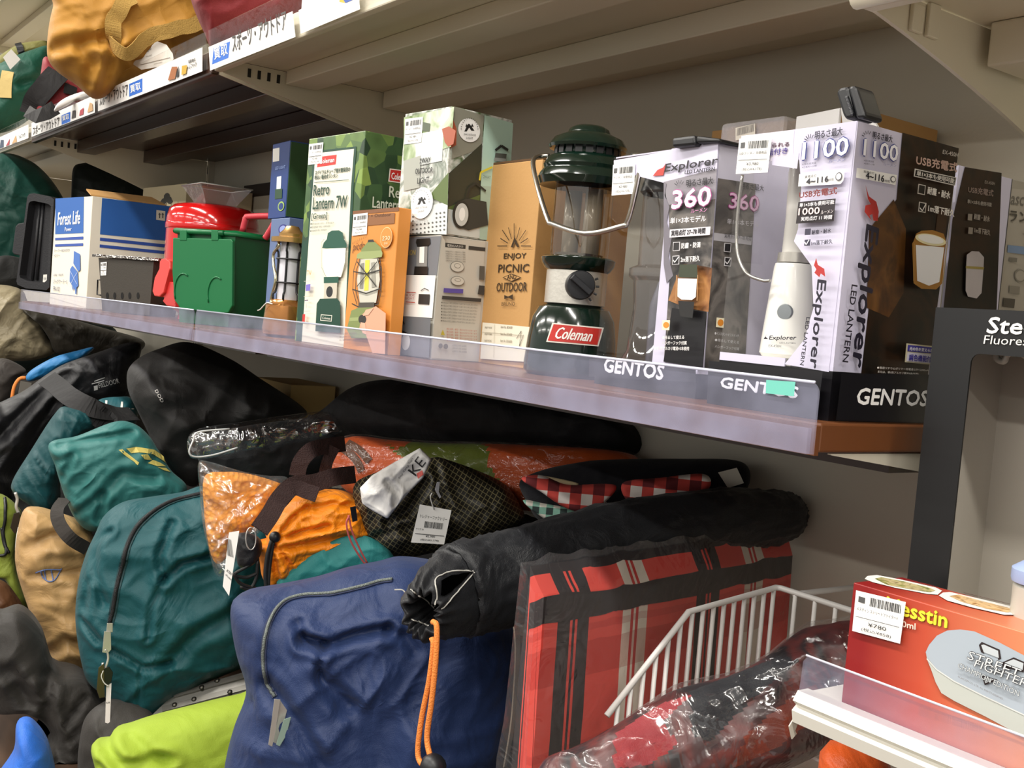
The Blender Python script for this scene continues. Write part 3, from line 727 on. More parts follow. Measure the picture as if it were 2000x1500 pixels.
p.poly(zp(Z3, (640, 790), (645, 775), (672, 773), (680, 790)), DK).poly(zp(Z3, (606, 830), (640, 790), (682, 788), (718, 820), (720, 838), (604, 846)), OL).poly(zp(Z3, (582, 858), (604, 842), (720, 835), (726, 850), (722, 872), (640, 886), (580, 880)), OL2)
p.poly(zp(Z3, (600, 886), (704, 880), (712, 1000), (690, 1130), (600, 1135), (582, 1000)), '#c9c6b8').poly(zp(Z3, (630, 890), (655, 888), (648, 1060), (624, 1062)), '#d8cf4a').poly(zp(Z3, (606, 910), (624, 905), (618, 1050), (600, 1050)), '#8c8a80').poly(zp(Z3, (664, 905), (684, 900), (690, 1040), (668, 1045)), '#9b988c')
for q in (((588, 880), (566, 950), (562, 1060), (585, 1140)), ((604, 886), (582, 950), (578, 1060), (602, 1145)), ((700, 880), (722, 940), (718, 1060), (700, 1130)), ((716, 876), (726, 940), (724, 1070), (708, 1140)), ((568, 955), (640, 968), (722, 945)), ((562, 1055), (640, 1078), (722, 1050)), ((560, 1135), (600, 1155), (708, 1138)), ((590, 900), (700, 1040)), ((704, 900), (590, 1040))):
    p.line(zp(Z3, *q), 2.4, DK)
p.poly(zp(Z3, (600, 1130), (690, 1128), (688, 1160), (600, 1164)), '#4a453c')
p.poly(zp(Z3, (560, 1175), (600, 1158), (690, 1156), (712, 1185), (716, 1290), (690, 1330), (560, 1330), (534, 1280)), OL).poly(zp(Z3, (552, 1215), (712, 1205), (712, 1225), (548, 1235)), OL2)
p.poly(zp(Z3, (640, 1180), (700, 1150), (756, 1190), (752, 1420), (680, 1420), (640, 1300), (606, 1280), (620, 1200)), '#d9a184').ell(Z3(604, 1196), Z3(644, 1252), DK).poly(zp(Z3, (615, 1240), (640, 1245), (650, 1310), (625, 1300)), '#e0ad92').poly(zp(Z3, (645, 1170), (690, 1160), (660, 1200), (628, 1205)), '#e0ad92')
for i in range(3): p.text('明るさ調節つまみ付き', Z3(498, 1312 + i * 18), Z3(590 - i * 12, 1306 + i * 18), 4, '#6a3c14')
p.build(); sticker(c.o, c.F, zp(Z3, (553, 632), (634, 622), (628, 742), (545, 752)), 5)

# ---- two stacked light boxes
c = carton('carton', 'grey and white lantern carton at the bottom of the two-box stack', (861, 459), (778, 463), (943, 466), .05, ZM, M('#b9b5aa', rough=.5, var=.03), rot=0, depth=.085)
ant = c; p = Print('front_print', c.o, c.F)
p.poly(zp(Z3, (800, 765), (1044, 752), (1020, 975), (785, 972)), '#73757a').text('ANTLION', Z3(810, 862), Z3(900, 860), 10, '#c2ad62', bold=.02).text('LIGHT', Z3(808, 902), Z3(856, 902), 8, '#c2ad62', bold=.02)
p.poly(zp(Z3, (910, 770), (985, 765), (988, 795), (968, 815), (915, 815), (905, 790)), '#1d1c1b').poly(zp(Z3, (912, 815), (972, 812), (968, 930), (908, 928)), '#8a8a88').poly(zp(Z3, (928, 815), (955, 813), (952, 905), (926, 905)), '#f7f6f0').poly(zp(Z3, (900, 925), (975, 925), (972, 975), (896, 972)), '#1d1c1b')
p.poly(zp(Z3, (785, 972), (1020, 975), (1000, 1215), (770, 1200)), '#ecebe6').poly(zp(Z3, (783, 974), (812, 975), (776, 1090)), '#b43b2c')
p.poly(zp(Z3, (816, 1030), (848, 1030), (844, 1060), (812, 1058)), '#2a2a2a').poly(zp(Z3, (814, 1060), (842, 1060), (840, 1095), (812, 1095)), '#d8d8d2').poly(zp(Z3, (808, 1095), (842, 1096), (838, 1170), (806, 1168)), '#2a2a2a').poly(zp(Z3, (928, 1080), (990, 1082), (986, 1140), (924, 1136)), '#2a2a2a').line(zp(Z3, (820, 1030), (832, 1008), (852, 1022)), 1.5, '#555555').line(zp(Z3, (940, 1062), (960, 1048), (985, 1060)), 1.5, '#333333')
p.line(zp(Z3, (860, 1070), (912, 1072)), 1.6, '#b43b2c').line(zp(Z3, (856, 1125), (908, 1128)), 1.6, '#b43b2c').text('SLIDE', Z3(856, 1092), Z3(908, 1094), 4, '#b4605a').text('LIGHT', Z3(854, 1110), Z3(906, 1112), 4, '#b4605a')
p.poly(zp(Z3, (768, 1202), (1000, 1217), (990, 1440), (752, 1430)), '#65696e').poly(zp(Z3, (780, 1280), (800, 1260), (850, 1290), (885, 1310), (875, 1350), (820, 1330), (770, 1305)), '#17181a').ell(Z3(840, 1300), Z3(880, 1400), '#d9dcdc').line(zp(Z3, (795, 1235), (800, 1215), (830, 1218), (855, 1250)), 3, '#1d1c1b'); p.build()
p = Print('side_print', c.o, c.S)
p.poly(zp(Z3, (1045, 765), (1290, 785), (1245, 1460), (985, 1440)), '#c3beb2')
p.poly(zp(Z3, (1065, 790), (1180, 803), (1178, 825), (1064, 815)), '#3b3a38').text('電池の入れかた', Z3(1075, 812), Z3(1165, 820), 5, '#e9e6dd').poly(zp(Z3, (1196, 808), (1290, 818), (1288, 838), (1195, 829)), '#3b3a38')
for i in range(5): p.text('注意書きをよくお読みの上ご使用', Z3(1064, 842 + i * 13), Z3(1175, 850 + i * 13), 3, '#77736a')
for y0, y1 in ((890, 960), (975, 1035)):
    p.ell(Z3(1092, y0), Z3(1166, y1), '#6f6b62').ell(Z3(1095, y0 + 3), Z3(1163, y1 - 3), '#cbc6ba').ell(Z3(1112, y0 + 14), Z3(1146, y1 - 24), '#8c877c').ell(Z3(1115, y0 + 17), Z3(1143, y1 - 27), '#cbc6ba')
p.poly(zp(Z3, (1050, 1045), (1160, 1052), (1158, 1076), (1048, 1070)), '#5a4c9a').poly(zp(Z3, (1248, 1030), (1280, 1033), (1275, 1085), (1240, 1080)), '#3b3a38').poly(zp(Z3, (1250, 920), (1280, 923), (1278, 1000), (1248, 998)), '#57544e')
p.poly(zp(Z3, (1040, 1088), (1260, 1104), (1258, 1124), (1038, 1108)), '#3b3a38')
for i in range(7): p.text('●本製品は日常生活用防水ではありません水にぬらさない', Z3(1034 - i, 1132 + i * 17), Z3(1240 - i * 3, 1147 + i * 17), 4, '#57534b')
p.poly(zp(Z3, (1040, 1278), (1052, 1310), (1028, 1308)), '#b8a83a')
for i in range(5): p.text('警告 発熱・破裂・発火のおそれがあります', Z3(1060, 1280 + i * 16), Z3(1230, 1292 + i * 16), 4, '#b2604c')
p.ell(Z3(1014, 1355), Z3(1036, 1385), '#6a665e').ell(Z3(1042, 1357), Z3(1066, 1388), '#6a665e')
for i in range(3): p.text('品質表示 材質 ABS樹脂', Z3(1090, 1372 + i * 16), Z3(1170, 1378 + i * 16), 4, '#6a665e')
p.build()
c = carton('carton', 'photo-print carton with round tent badges, standing on the grey carton', (884, 207), (791, 228), (1000, 242), .052, ant.zt + .0008, PHOTO, rot=4)
p = Print('front_print', c.o, c.F); DI = '#3d3d3b'
p.poly(zp(Z3, (835, 85), (1118, 25), (1100, 250), (832, 330)), blotch('photo_leaf', ['#5f7a3c', '#a8b890', '#e8ebe0'], 30))
p.poly(zp(Z3, (905, 180), (1060, 150), (1050, 330), (900, 360)), '#d6dad6').poly(zp(Z3, (1050, 150), (1090, 135), (1128, 160), (1115, 235), (1085, 250), (1066, 225)), '#a8583e').poly(zp(Z3, (835, 330), (930, 300), (925, 480), (835, 500)), '#a8aaa0').poly(zp(Z3, (940, 110), (985, 120), (980, 165), (940, 160)), '#55604c')
p.poly(zp(Z3, (815, 620), (1085, 560), (1078, 745), (808, 735)), '#d5d8d5').poly(zp(Z3, (995, 510), (1090, 395), (1085, 580), (995, 540)), '#5d6f3c')
for i in range(9):
    for j in range(5):
        x, y = 885 + i * 22, 640 + j * 24 - i * 3
        if x < 1075 and not (890 < x < 1005 and y < 665): p.ell(Z3(x, y), Z3(x + 10, y + 10), '#5d605d', n=8); p.k -= 1
for t, x0, x1, y, h in (('2WAY', 928, 988, 345, 28), ('LED', 935, 980, 362, 9), ('OUTDOOR', 905, 1003, 405, 30), ('LIGHT', 918, 985, 460, 32)): p.text(t, Z3(x0, y), Z3(x1, y - 8), h * .347, DI, bold=.03)
p.ell(Z3(890, 485), Z3(1000, 655), '#f4f4f2').poly(zp(Z3, (920, 578), (940, 535), (948, 535), (968, 572), (955, 574), (945, 555), (934, 577)), '#222222').poly(zp(Z3, (926, 552), (932, 535), (938, 552)), '#222222').poly(zp(Z3, (955, 550), (963, 534), (970, 550)), '#222222').text('2WAY OUTDOOR', Z3(910, 602), Z3(978, 596), 3.5, '#444444').text('LIGHT', Z3(925, 622), Z3(962, 618), 4, '#444444')
for i in range(15):
    an = math.pi * i / 14; x, y = 945 + 48 * math.cos(an), 562 - 70 * math.sin(an); p.line([Z3(x, y), Z3(945 + 42 * math.cos(an), 562 - 61 * math.sin(an))], 1.2, '#444444'); p.k -= 1
p.k += 1
p.text('2WAYアウトドアライト', Z3(885, 690), Z3(985, 680), 7, '#66686a'); p.build()
sticker(c.o, c.F, zp(Z3, (845, 95), (945, 82), (935, 225), (838, 238)), 7)
p = Print('side_print', c.o, c.S)
p.poly(zp(Z3, (1116, 24), (1284, 75), (1268, 260), (1100, 320)), '#8b8a7c').poly(zp(Z3, (1084, 400), (1272, 230), (1262, 560), (1080, 620)), '#3c3d30').poly(zp(Z3, (1110, 100), (1128, 150), (1125, 240), (1090, 260), (1095, 120)), '#b0583c')
p.poly(zp(Z3, (1080, 590), (1260, 520), (1255, 600), (1078, 700)), '#5b6a3a').poly(zp(Z3, (1080, 600), (1275, 640), (1270, 768), (1076, 740)), '#c9cdc8').poly(zp(Z3, (1284, 72), (1445, 118), (1425, 480), (1262, 470)), '#b5d3c3').poly(zp(Z3, (1262, 470), (1425, 480), (1410, 790), (1255, 770)), '#a9bfae')
p.ell(Z3(1140, 78), Z3(1252, 236), '#f2f2f0').poly(zp(Z3, (1168, 165), (1188, 122), (1198, 122), (1226, 160), (1208, 160), (1196, 142), (1182, 164)), '#222222').poly(zp(Z3, (1174, 138), (1180, 120), (1187, 138)), '#222222').poly(zp(Z3, (1205, 136), (1212, 120), (1220, 138)), '#222222').text('2WAY OUTDOOR', Z3(1165, 185), Z3(1232, 190), 3.5, '#444444').text('LIGHT', Z3(1178, 206), Z3(1216, 209), 4, '#444444')
for i in range(15):
    an = math.pi * i / 14; p.line([Z3(1196 + 50 * math.cos(an), 150 - 64 * math.sin(an)), Z3(1196 + 44 * math.cos(an), 150 - 56 * math.sin(an))], 1.2, '#444444'); p.k -= 1
p.k += 1
p.poly(zp(Z3, (1140, 560), (1180, 540), (1290, 560), (1300, 690), (1190, 720), (1130, 700)), '#3a3c38').ell(Z3(1105, 545), Z3(1192, 718), '#2d2f2c').ell(Z3(1118, 562), Z3(1182, 702), '#c9ccc8').ell(Z3(1138, 590), Z3(1166, 670), '#f2f3f0').line(zp(Z3, (1180, 540), (1195, 480), (1230, 455), (1285, 500)), 4, '#2f312d')
p.line(zp(Z3, (1338, 272), (1372, 245), (1410, 270)), 5, '#2b2d2a').poly(zp(Z3, (1338, 285), (1402, 292), (1398, 318), (1335, 312)), '#565852').poly(zp(Z3, (1332, 312), (1400, 318), (1396, 338), (1330, 330)), '#8f928c').line(zp(Z3, (1248, 440), (1255, 395), (1320, 365)), 4, '#d7c93c').text('2WAY', Z3(1268, 428), Z3(1310, 432), 6, '#5a6a60'); p.build()

# ---- kraft picnic carton
c = carton('carton', 'kraft cardboard carton printed enjoy picnic and outdoor', (1060, 311), (956, 322), None, .115, ZM, KRAFT, rot=1, depth=.13)
c_br = c; p = Print('front_print', c.o, c.F); K = '#3a2a18'
for t, x0, x1, y, h in (('ENJOY', 145, 262, 880, 36), ('PICNIC', 118, 278, 944, 42), ('OUTDOOR', 110, 268, 1044, 46)): p.text(t, Z4(x0, y), Z4(x1, y - 2), h * .373, K, bold=.02)
p.poly(zp(Z4, (142, 970), (190, 950), (242, 970), (190, 992)), K).poly(zp(Z4, (150, 970), (190, 954), (234, 970), (190, 988)), KRAFT).text('AND', Z4(168, 980), Z4(216, 978), 8.5, K, bold=.02)
p.poly(zp(Z4, (188, 812), (206, 765), (212, 765), (232, 810), (220, 810), (208, 785), (200, 812)), K).line(zp(Z4, (209, 768), (210, 750)), 1.2, K)
for i in range(9):
    an = math.pi * i / 8; r0, r1 = 36, (88 if i % 2 == 0 else 78); x, y = 207, 806
    p.line([Z4(x + r0 * math.cos(an), y - r0 * math.sin(an) * 1.1), Z4(x + r1 * math.cos(an), y - r1 * math.sin(an) * 1.35)], 1.8, K); p.k -= 1
p.k += 1
p.poly(zp(Z4, (156, 1062), (176, 1070), (202, 1058), (200, 1086), (178, 1076), (156, 1084)), K).text('BRUNO', Z4(142, 1118), Z4(212, 1118), 7, K)
p.poly(zp(Z4, (44, 1205), (400, 1240), (395, 1420), (32, 1395)), '#e8e2cf')
for i in range(3): p.text('ENJOY PICNIC', Z4(56, 1240 + i * 34), Z4(94, 1242 + i * 34), 5, '#7a715f'); p.text('Item No. BOA000', Z4(140, 1235 + i * 36), Z4(200, 1240 + i * 36), 5, '#7a715f')
p.line(zp(Z4, (225, 1290), (250, 1250), (240, 1330), (262, 1270)), 1.2, '#3a342c').line(zp(Z4, (110, 1215), (106, 1390)), .8, '#a39a84').line(zp(Z4, (42, 1255), (260, 1275)), .8, '#a39a84'); p.build()
slab('lid_edge', c, .0, c.w, .0005, c.d, c.h + .0003, c.h + .0025, M('#5d4022', rough=.7))

# ---- blue carton with green carton on a pale blue carton
c0 = carton('carton', 'pale slate blue carton under the tall blue box', (566, 425), (530, 428), None, .10, ZM, M('#5d6f97', rough=.5), depth=.09)
p = Print('front_print', c0.o, c0.F); p.ell(Z3(130, 688), Z3(176, 742), '#2a2a78').ell(Z3(136, 695), Z3(170, 735), '#8c9ad0'); p.build()
c = carton('carton', 'dark blue lantern carton beside the leaf-print carton', (567, 274), (533, 283), (605, 275), .10, c0.zt + .0008, M('#1d3a78', rough=.4, var=.15, vscale=30), rot=-2, depth=.05)
p = Print('front_print', c.o, c.F); p.poly(zp(Z3, (97, 262), (134, 255), (132, 330), (96, 336)), '#e2e0da').poly(zp(Z3, (120, 420), (145, 415), (142, 486), (117, 490)), '#dfe8ef').poly(zp(Z3, (110, 490), (150, 485), (148, 540), (108, 545)), '#23452c').ell(Z3(128, 560), Z3(160, 610), '#9ab85a').ell(Z3(132, 568), Z3(156, 604), '#1d3a78').text('LED LIGHT', Z3(112, 380), Z3(168, 372), 6, '#8fa7d8'); p.build()
slab('olive_side_panel', c, c.w + .0005, c.w + .002, .001, c.d - .001, .002, c.h - .002, M('#2b4a2a', rough=.4, var=.2, vscale=40))
# ------------------------------------------------------------------ lantern with green cap
GRN = M('#0a1e16', rough=.16, coat=.6, var=.04)
CHR = M('#e2ded4', rough=.34, metal=.75, bump=.08, bscale=300)
WIRE = M('#cfccc4', rough=.25, metal=1.)
BLK = M('#15161a', rough=.42)
def glass(name, tint=(1, 1, 1), gl=.10):
    return film(name, gloss=gl, tint=tint, rough=.05, wr=.0, wscale=5)
LY = .10
L0 = onY((1118, 640), LY); LX = L0.x
def lz(y): return onY((1133, y), LY - .05).z
lt = empty('camping_lantern', label='dark green and chrome camping lantern with a red badge and wire handle', cat='lantern')
ctr = V((LX, LY, 0))
zb = ZM
def R_(px): return px * (L0 - CAMP).length / 2240
zc = onY((1140, 500), LY).z; ztop = onY((1158, 245), LY).z
zba = onY((1110, 592), LY - .06).z
lathe_obj('base', [(R_(84), zb), (R_(93), zb + .004), (R_(94), zb + .012), (R_(90), zba - .034), (R_(84), zba - .014), (R_(72), zba - .003), (R_(55), zba), (0, zba)], ctr, GRN, lt)
zr = onY((1140, 520), LY - .05).z
lathe_obj('metal_band', [(R_(55), zba - .002), (R_(55), zba), (R_(62), zba + .001), (R_(62), zr), (R_(40), zr)], ctr, CHR, lt)
lathe_obj('collar', [(R_(60), zr - .002), (R_(66), zr), (R_(74), zr + .006), (R_(76), zr + .011), (R_(70), zr + .013), (R_(52), zr + .013)], ctr, GRN, lt)
zcap = onY((1130, 335), LY - .06).z
lathe_obj('globe', [(R_(59), zr + .013), (R_(60), zr + .02), (R_(60), zcap - .01), (R_(59), zcap + .006)], ctr, glass('globe_glass', (.80, .77, .72), .45), lt)
for dx, dy in ((-.016, 0), (.016, 0), (0, .014)): tube_obj('lamp_tube', [(LX + dx, LY + dy, zr + .014), (LX + dx, LY + dy, zcap - .006)], .0085, M('#a39c90', rough=.25, coat=.4), lt, seg=14)
lathe_obj('reflector_disc', [(0, zr + .0135), (R_(50), zr + .0138), (R_(50), zr + .016), (0, zr + .016)], ctr, M('#8c857a', rough=.2, metal=1), lt)
h = ztop - zcap
lathe_obj('cap', [(R_(60), zcap + .001), (R_(92), zcap - .003), (R_(97), zcap + .004), (R_(93), zcap + h * .15), (R_(86), zcap + h * .22), (R_(88), zcap + h * .28), (R_(80), zcap + h * .42), (R_(66), zcap + h * .48), (R_(64), zcap + h * .56),
     (R_(78), zcap + h * .58), (R_(80), zcap + h * .63), (R_(70), zcap + h * .76), (R_(44), zcap + h * .86), (R_(40), zcap + h * .93), (R_(30), zcap + h * .98), (0, ztop)], ctr, GRN, lt, seg=56)
bm = bmesh.new(); bm2 = bmesh.new()
for i in range(20):
    an = 2 * math.pi * i / 20; d = V((math.cos(an), math.sin(an), 0)); q = V((-d.y, d.x, 0))
    o = V((LX, LY, zcap + h * .525)) + d * R_(66)
    vv = [o + q * sx * .0035 + V((0, 0, sz * .005)) for sx, sz in ((-1, -1), (1, -1), (1, 1), (-1, 1))]; prism(bm, vv, d * .0008)
bm_obj('vent_slots', bm, BLK, lt); bm2.free()
kc = onP((1133, 557), V((LX, LY, 0)) + V((.55, -.83, 0)).normalized() * R_(62), V((.55, -.83, 0)).normalized()); kn = V((.55, -.83, 0)).normalized()
kn = (V((kc.x - LX, kc.y - LY, 0))).normalized()
kb = lathe_obj('control_knob', [(R_(29), -.006), (R_(29), .005), (R_(27), .008), (0, .009)], kc, BLK, lt, axis=kn)
kq = V((0, 0, 1)).cross(kn); a1 = (kq * -.75 + V((0, 0, .55))).normalized()
bm = bmesh.new(); s = a1 * R_(25); t2 = kn.cross(a1).normalized() * R_(6)
prism(bm, [kc + kn * .0085 + s - t2, kc + kn * .0085 + s + t2, kc + kn * .0085 - s + t2, kc + kn * .0085 - s - t2], kn * .006); bm_obj('grip_bar', bm, M('#1e1f23', rough=.35), kb, bevel=.0008)
bm = bmesh.new()
for an in (-50, -25, 0, 25):
    d = kq * math.cos(math.radians(an)) + V((0, 0, 1)) * math.sin(math.radians(an)); tube(bm, [kc + d * R_(31) + kn * .0005, kc + d * R_(38) + kn * .0008], .0011, 5)
bm_obj('dial_marks', bm, BLK, lt)
# bail handle
hp = [onY(q, LY - .055 if q[0] > 1000 and 0 < i < 5 else LY - .01) for i, q in enumerate([(1072, 304), (1046, 306), (1040, 330), (1068, 425), (1076, 436), (1145, 456), (1212, 442), (1232, 424), (1248, 300)])]
pts = [(1073, 304, -.02), (1052, 306, -.03), (1041, 318, -.045), (1052, 372, -.066), (1070, 428, -.078), (1082, 438, -.082), (1145, 456, -.094), (1212, 442, -.082), (1226, 432, -.075), (1240, 380, -.055), (1252, 310, -.03), (1236, 303, -.02)]
tube_obj('bail_handle', catmull([onY((x, y), LY + dy) for x, y, dy in pts], 5), .0024, WIRE, lt, seg=10)
# badge wraps the base
n_b = V((.28, -1, 0)).normalized()
bm = bmesh.new(); o_ = V((LX, LY, 0)); rr = R_(94) + .001
def on_cyl(pxl, r):
    d = ray(pxl); p0 = CAMP - o_; a_ = d.x ** 2 + d.y ** 2; b_ = 2 * (p0.x * d.x + p0.y * d.y); c_ = p0.x ** 2 + p0.y ** 2 - r * r
    di = b_ * b_ - 4 * a_ * c_; t = (-b_ - math.sqrt(max(0, di))) / (2 * a_); return CAMP + d * t
def badge(name, quad, r, mat, n=14):
    bm = bmesh.new(); rows = []
    for i in range(n + 1):
        rows.append([bm.verts.new(on_cyl(lerp2(quad, i / n, v), r)) for v in (0, 1)])
    for a, b in zip(rows, rows[1:]): bm.faces.new((a[0], a[1], b[1], b[0]))
    return bm_obj(name, bm, mat, lt, smooth=True)
qd = zp(Z4, (398, 1206), (668, 1232), (640, 1330), (366, 1306))
badge('badge_border', qd, R_(94) + .0006, M('#e9e4da', rough=.3, coat=.5)); q2 = zp(Z4, (405, 1213), (658, 1238), (634, 1322), (374, 1299)); badge('badge', q2, R_(94) + .0010, M('#c0332c', rough=.3, coat=.6))
vs_, fs = text_mesh('Coleman'); xs = [v[0] for v in vs_]; ys = [v[1] for v in vs_]; x0, x1, y0, y1 = min(xs), max(xs), min(ys), max(ys)
for dx in (0, .006, -.006):
    link('lettering', mesh('lettering', [on_cyl(lerp2(q2, .1 + dx + .74 * (x - x0) / (x1 - x0) + .03 * (y - y0) / (y1 - y0), .84 - .7 * (y - y0) / (y1 - y0)), R_(94) + .0014) for x, y in vs_], fs), M('#f4f0ea', rough=.4), lt)

# ------------------------------------------------------------------ windowed lantern boxes
LAV = M('#cfcbe0', rough=.4, var=.02); BLKC = M('#141317', rough=.35, var=.1)
FILM = film('window_film', gloss=.14, wr=.05, wscale=6, rough=.06)
def window_box(name, label, P0, P1, P2, Y0, rot, win, mat_card, depth=None, group=None, back='#3c3a3d', base_h=.02, clear=False):
    """carton with a clear wrap-round window on the left of its front: card back, printed right part, top and base"""
    c = carton(name, label, P0, P1, P2, Y0, ZM, mat_card, rot=rot, depth=depth, group=group, solid=False)
    w, d, h = c.w, c.d, c.h; t = .0012; x = w * win
    slab('base_block', c, 0, w, 0, d, 0, base_h, BLKC)
    slab('back_card', c, (x if clear else 0), w, d - t, d, base_h + .0002, h - .0002, M(back, rough=.5))
    slab('front_card', c, x, w, 0, t, base_h + .0002, h - .0002, mat_card)
    slab('side_card', c, w - t, w, t + .0001, d - t - .0001, base_h + .0002, h - .0002, mat_card)
    slab('top_card', c, t, w - t, t + .0001, d - t - .0001, h - .0016, h - .0004, mat_card)
    bm = bmesh.new(); q = [c.b + c.u * x + V((0, 0, base_h)), c.b + V((0, 0, base_h)), c.b + c.v * (d - t) + V((0, 0, base_h))]
    top = [v + V((0, 0, h - base_h - .0004)) for v in q]
    vv = [bm.verts.new(v) for v in q + top]; bm.faces.new((vv[0], vv[3], vv[4], vv[1])); bm.faces.new((vv[1], vv[4], vv[5], vv[2])); bm_obj('window_film', bm, FILM, c.o)
    return c
# ---- 360 lumen box
c = window_box('lantern_box', 'grey windowed lantern box reading 360, black tag clipped on its top edge', (1404, 277), (1199, 313), None, .05, -4, .58, LAV, depth=.085, clear=True)
g3 = c; p = Print('front_print', c.o, c.F)
p.poly(zp(Z4, (722, 357), (1268, 264), (1262, 410), (985, 475), (850, 440), (722, 402)), LAV)
MOON = blotch('camp_print', ['#2b2a2c', '#55514f', '#77716c', '#3a3635'], 30)
p.poly(zp(Z4, (985, 470), (1262, 400), (1245, 700), (1020, 700), (1005, 600)), M('#8f8a92', rough=.4)).poly(zp(Z4, (1010, 590), (1255, 560), (1190, 1440), (985, 1410), (1020, 900)), MOON)
p.poly(zp(Z4, (985, 470), (1000, 480), (990, 540), (1015, 600), (1000, 680), (1028, 760), (1010, 860), (1035, 960), (1000, 1000), (985, 900)), '#7b7680')
p.poly(zp(Z4, (1090, 900), (1160, 905), (1240, 920), (1220, 1150), (1110, 1130), (1010, 1090), (1050, 980)), blotch('fire_rock', ['#3a2418', '#8a5a34', '#c08a54'], 40)).poly(zp(Z4, (1030, 1130), (1210, 1150), (1190, 1440), (985, 1410)), BLKC)
p.poly(zp(Z4, (1000, 372), (985, 395), (955, 408), (930, 440), (985, 436), (992, 405)), '#c04038').text('Explorer', Z4(990, 432), Z4(1266, 392), 20, '#1d1a20', shear=.15, bold=.02).text('LED LANTERN', Z4(1100, 430), Z4(1256, 412), 7, '#26232a', bold=.02)
p.text('明るさ最大', Z4(1108, 498), Z4(1248, 482), 14, '#2b282d', bold=.015)
for a in (150, 125, 100, 75, 50): p.line([Z4(1078 + 18 * math.cos(math.radians(a)), 498 - 18 * math.sin(math.radians(a))), Z4(1078 + 34 * math.cos(math.radians(a)), 498 - 36 * math.sin(math.radians(a)))], 1.3, '#2b282d')
p.text('360', Z4(1040, 612), Z4(1240, 592), 34, '#b84f96', bold=.09).text('360', Z4(1040, 612), Z4(1240, 592), 34, '#f8e6f1', bold=.045).text('ルーメン', Z4(1142, 636), Z4(1226, 628), 8, '#d08ab8', bold=.02)
p.text('単1×3本モデル', Z4(1034, 692), Z4(1222, 680), 12, '#ece9ee', bold=.015).poly(zp(Z4, (1034, 722), (1248, 706), (1244, 750), (1032, 764)), '#d9d6dc').text('実用点灯 27~78 時間', Z4(1042, 756), Z4(1220, 742), 11, '#2b282d', bold=.01)
for y, t in ((836, '防塵・防滴'), (908, '2m落下耐久')):
    p.poly(zp(Z4, (1054, y - 48), (1090, y - 50), (1088, y - 4), (1052, y - 2)), '#e2dfe2').poly(zp(Z4, (1057, y - 45), (1087, y - 47), (1085, y - 7), (1055, y - 5)), '#2a282a').text(t, Z4(1098, y - 14), Z4(1198, y - 20), 11, '#f4f2f2', bold=.02)
p.line(zp(Z4, (1060, 882), (1068, 894), (1088, 866)), 2, '#f4f2f2')
p.poly(zp(Z4, (1095, 905), (1185, 905), (1190, 975), (1088, 972)), '#39402f').poly(zp(Z4, (1086, 978), (1186, 980), (1180, 1075), (1160, 1090), (1105, 1088), (1084, 1072)), '#f0f3f2').line(zp(Z4, (1080, 960), (1076, 1095)), 2.2, '#b98a5a').line(zp(Z4, (1192, 960), (1188, 1095)), 2.2, '#b98a5a').poly(zp(Z4, (1090, 1095), (1175, 1100), (1165, 1185), (1100, 1175)), '#1d1c1c')
p.poly(zp(Z4, (1008, 1196), (1048, 1196), (1044, 1248), (1006, 1246)), '#e9dfc0').ell(Z4(1014, 1204), Z4(1042, 1238), '#d9892c')
for i, t in enumerate(('●吊るして使える', 'ハンガーフック付属', '●単1形アルカリ電池×3本使用')): p.text(t, Z4(1010 - (40 if i == 2 else 0), 1296 + i * 28), Z4(1124 + i * 14, 1294 + i * 30), 7, '#e9e7e6', bold=.02)
p.poly(zp(Z4, (630, 1396), (1190, 1440), (1188, 1520), (626, 1490)), BLKC)
p.text('GENTOS', Z4(706, 1462), Z4(1015, 1506), 26, '#e4e4ec', bold=.06, shear=.1); p.build()
sticker(c.o, c.F, zp(Z4, (722, 382), (838, 374), (832, 532), (715, 542)), 9, base=.0012)
p = Print('side_print', c.o, c.S)
p.poly(zp(Z4, (1272, 275), (1460, 300), (1440, 560), (1258, 470)), '#c9c6d6').poly(zp(Z4, (1262, 450), (1460, 480), (1400, 1480), (1192, 1440)), MOON).poly(zp(Z4, (1240, 735), (1440, 760), (1436, 800), (1238, 775)), '#b9b6bc')
p.text('明るさ最大', Z4(1378, 505), Z4(1500, 520), 13, '#2b282d').text('360', Z4(1316, 606), Z4(1470, 626), 30, '#a8488a', bold=.06).text('360', Z4(1316, 606), Z4(1470, 626), 30, '#e0b8d4', bold=.01).text('単1×3本モデル', Z4(1305, 690), Z4(1470, 706), 11, '#d8d5da').text('実用点灯 27~78 時間', Z4(1290, 762), Z4(1430, 778), 9, '#2b282d')
for y in (838, 912): p.poly(zp(Z4, (1290, y - 50), (1326, y - 46), (1322, y), (1286, y - 4)), '#dcd9dc').poly(zp(Z4, (1293, y - 46), (1322, y - 43), (1319, y - 4), (1290, y - 8)), '#232124')
p.line(zp(Z4, (1292, 886), (1302, 898), (1320, 870)), 2, '#f4f2f2').poly(zp(Z4, (1246, 1178), (1286, 1182), (1282, 1232), (1242, 1228)), '#e9dfc0').ell(Z4(1252, 1186), Z4(1280, 1224), '#d9892c')
for i, t in enumerate(('●インスタントオフスイッチ', '●吊るして使える', 'ハンガーフック付属')): p.text(t, Z4(1234, 1268 + i * 34), Z4(1360, 1282 + i * 34), 6, '#cfcdd0')
p.build()
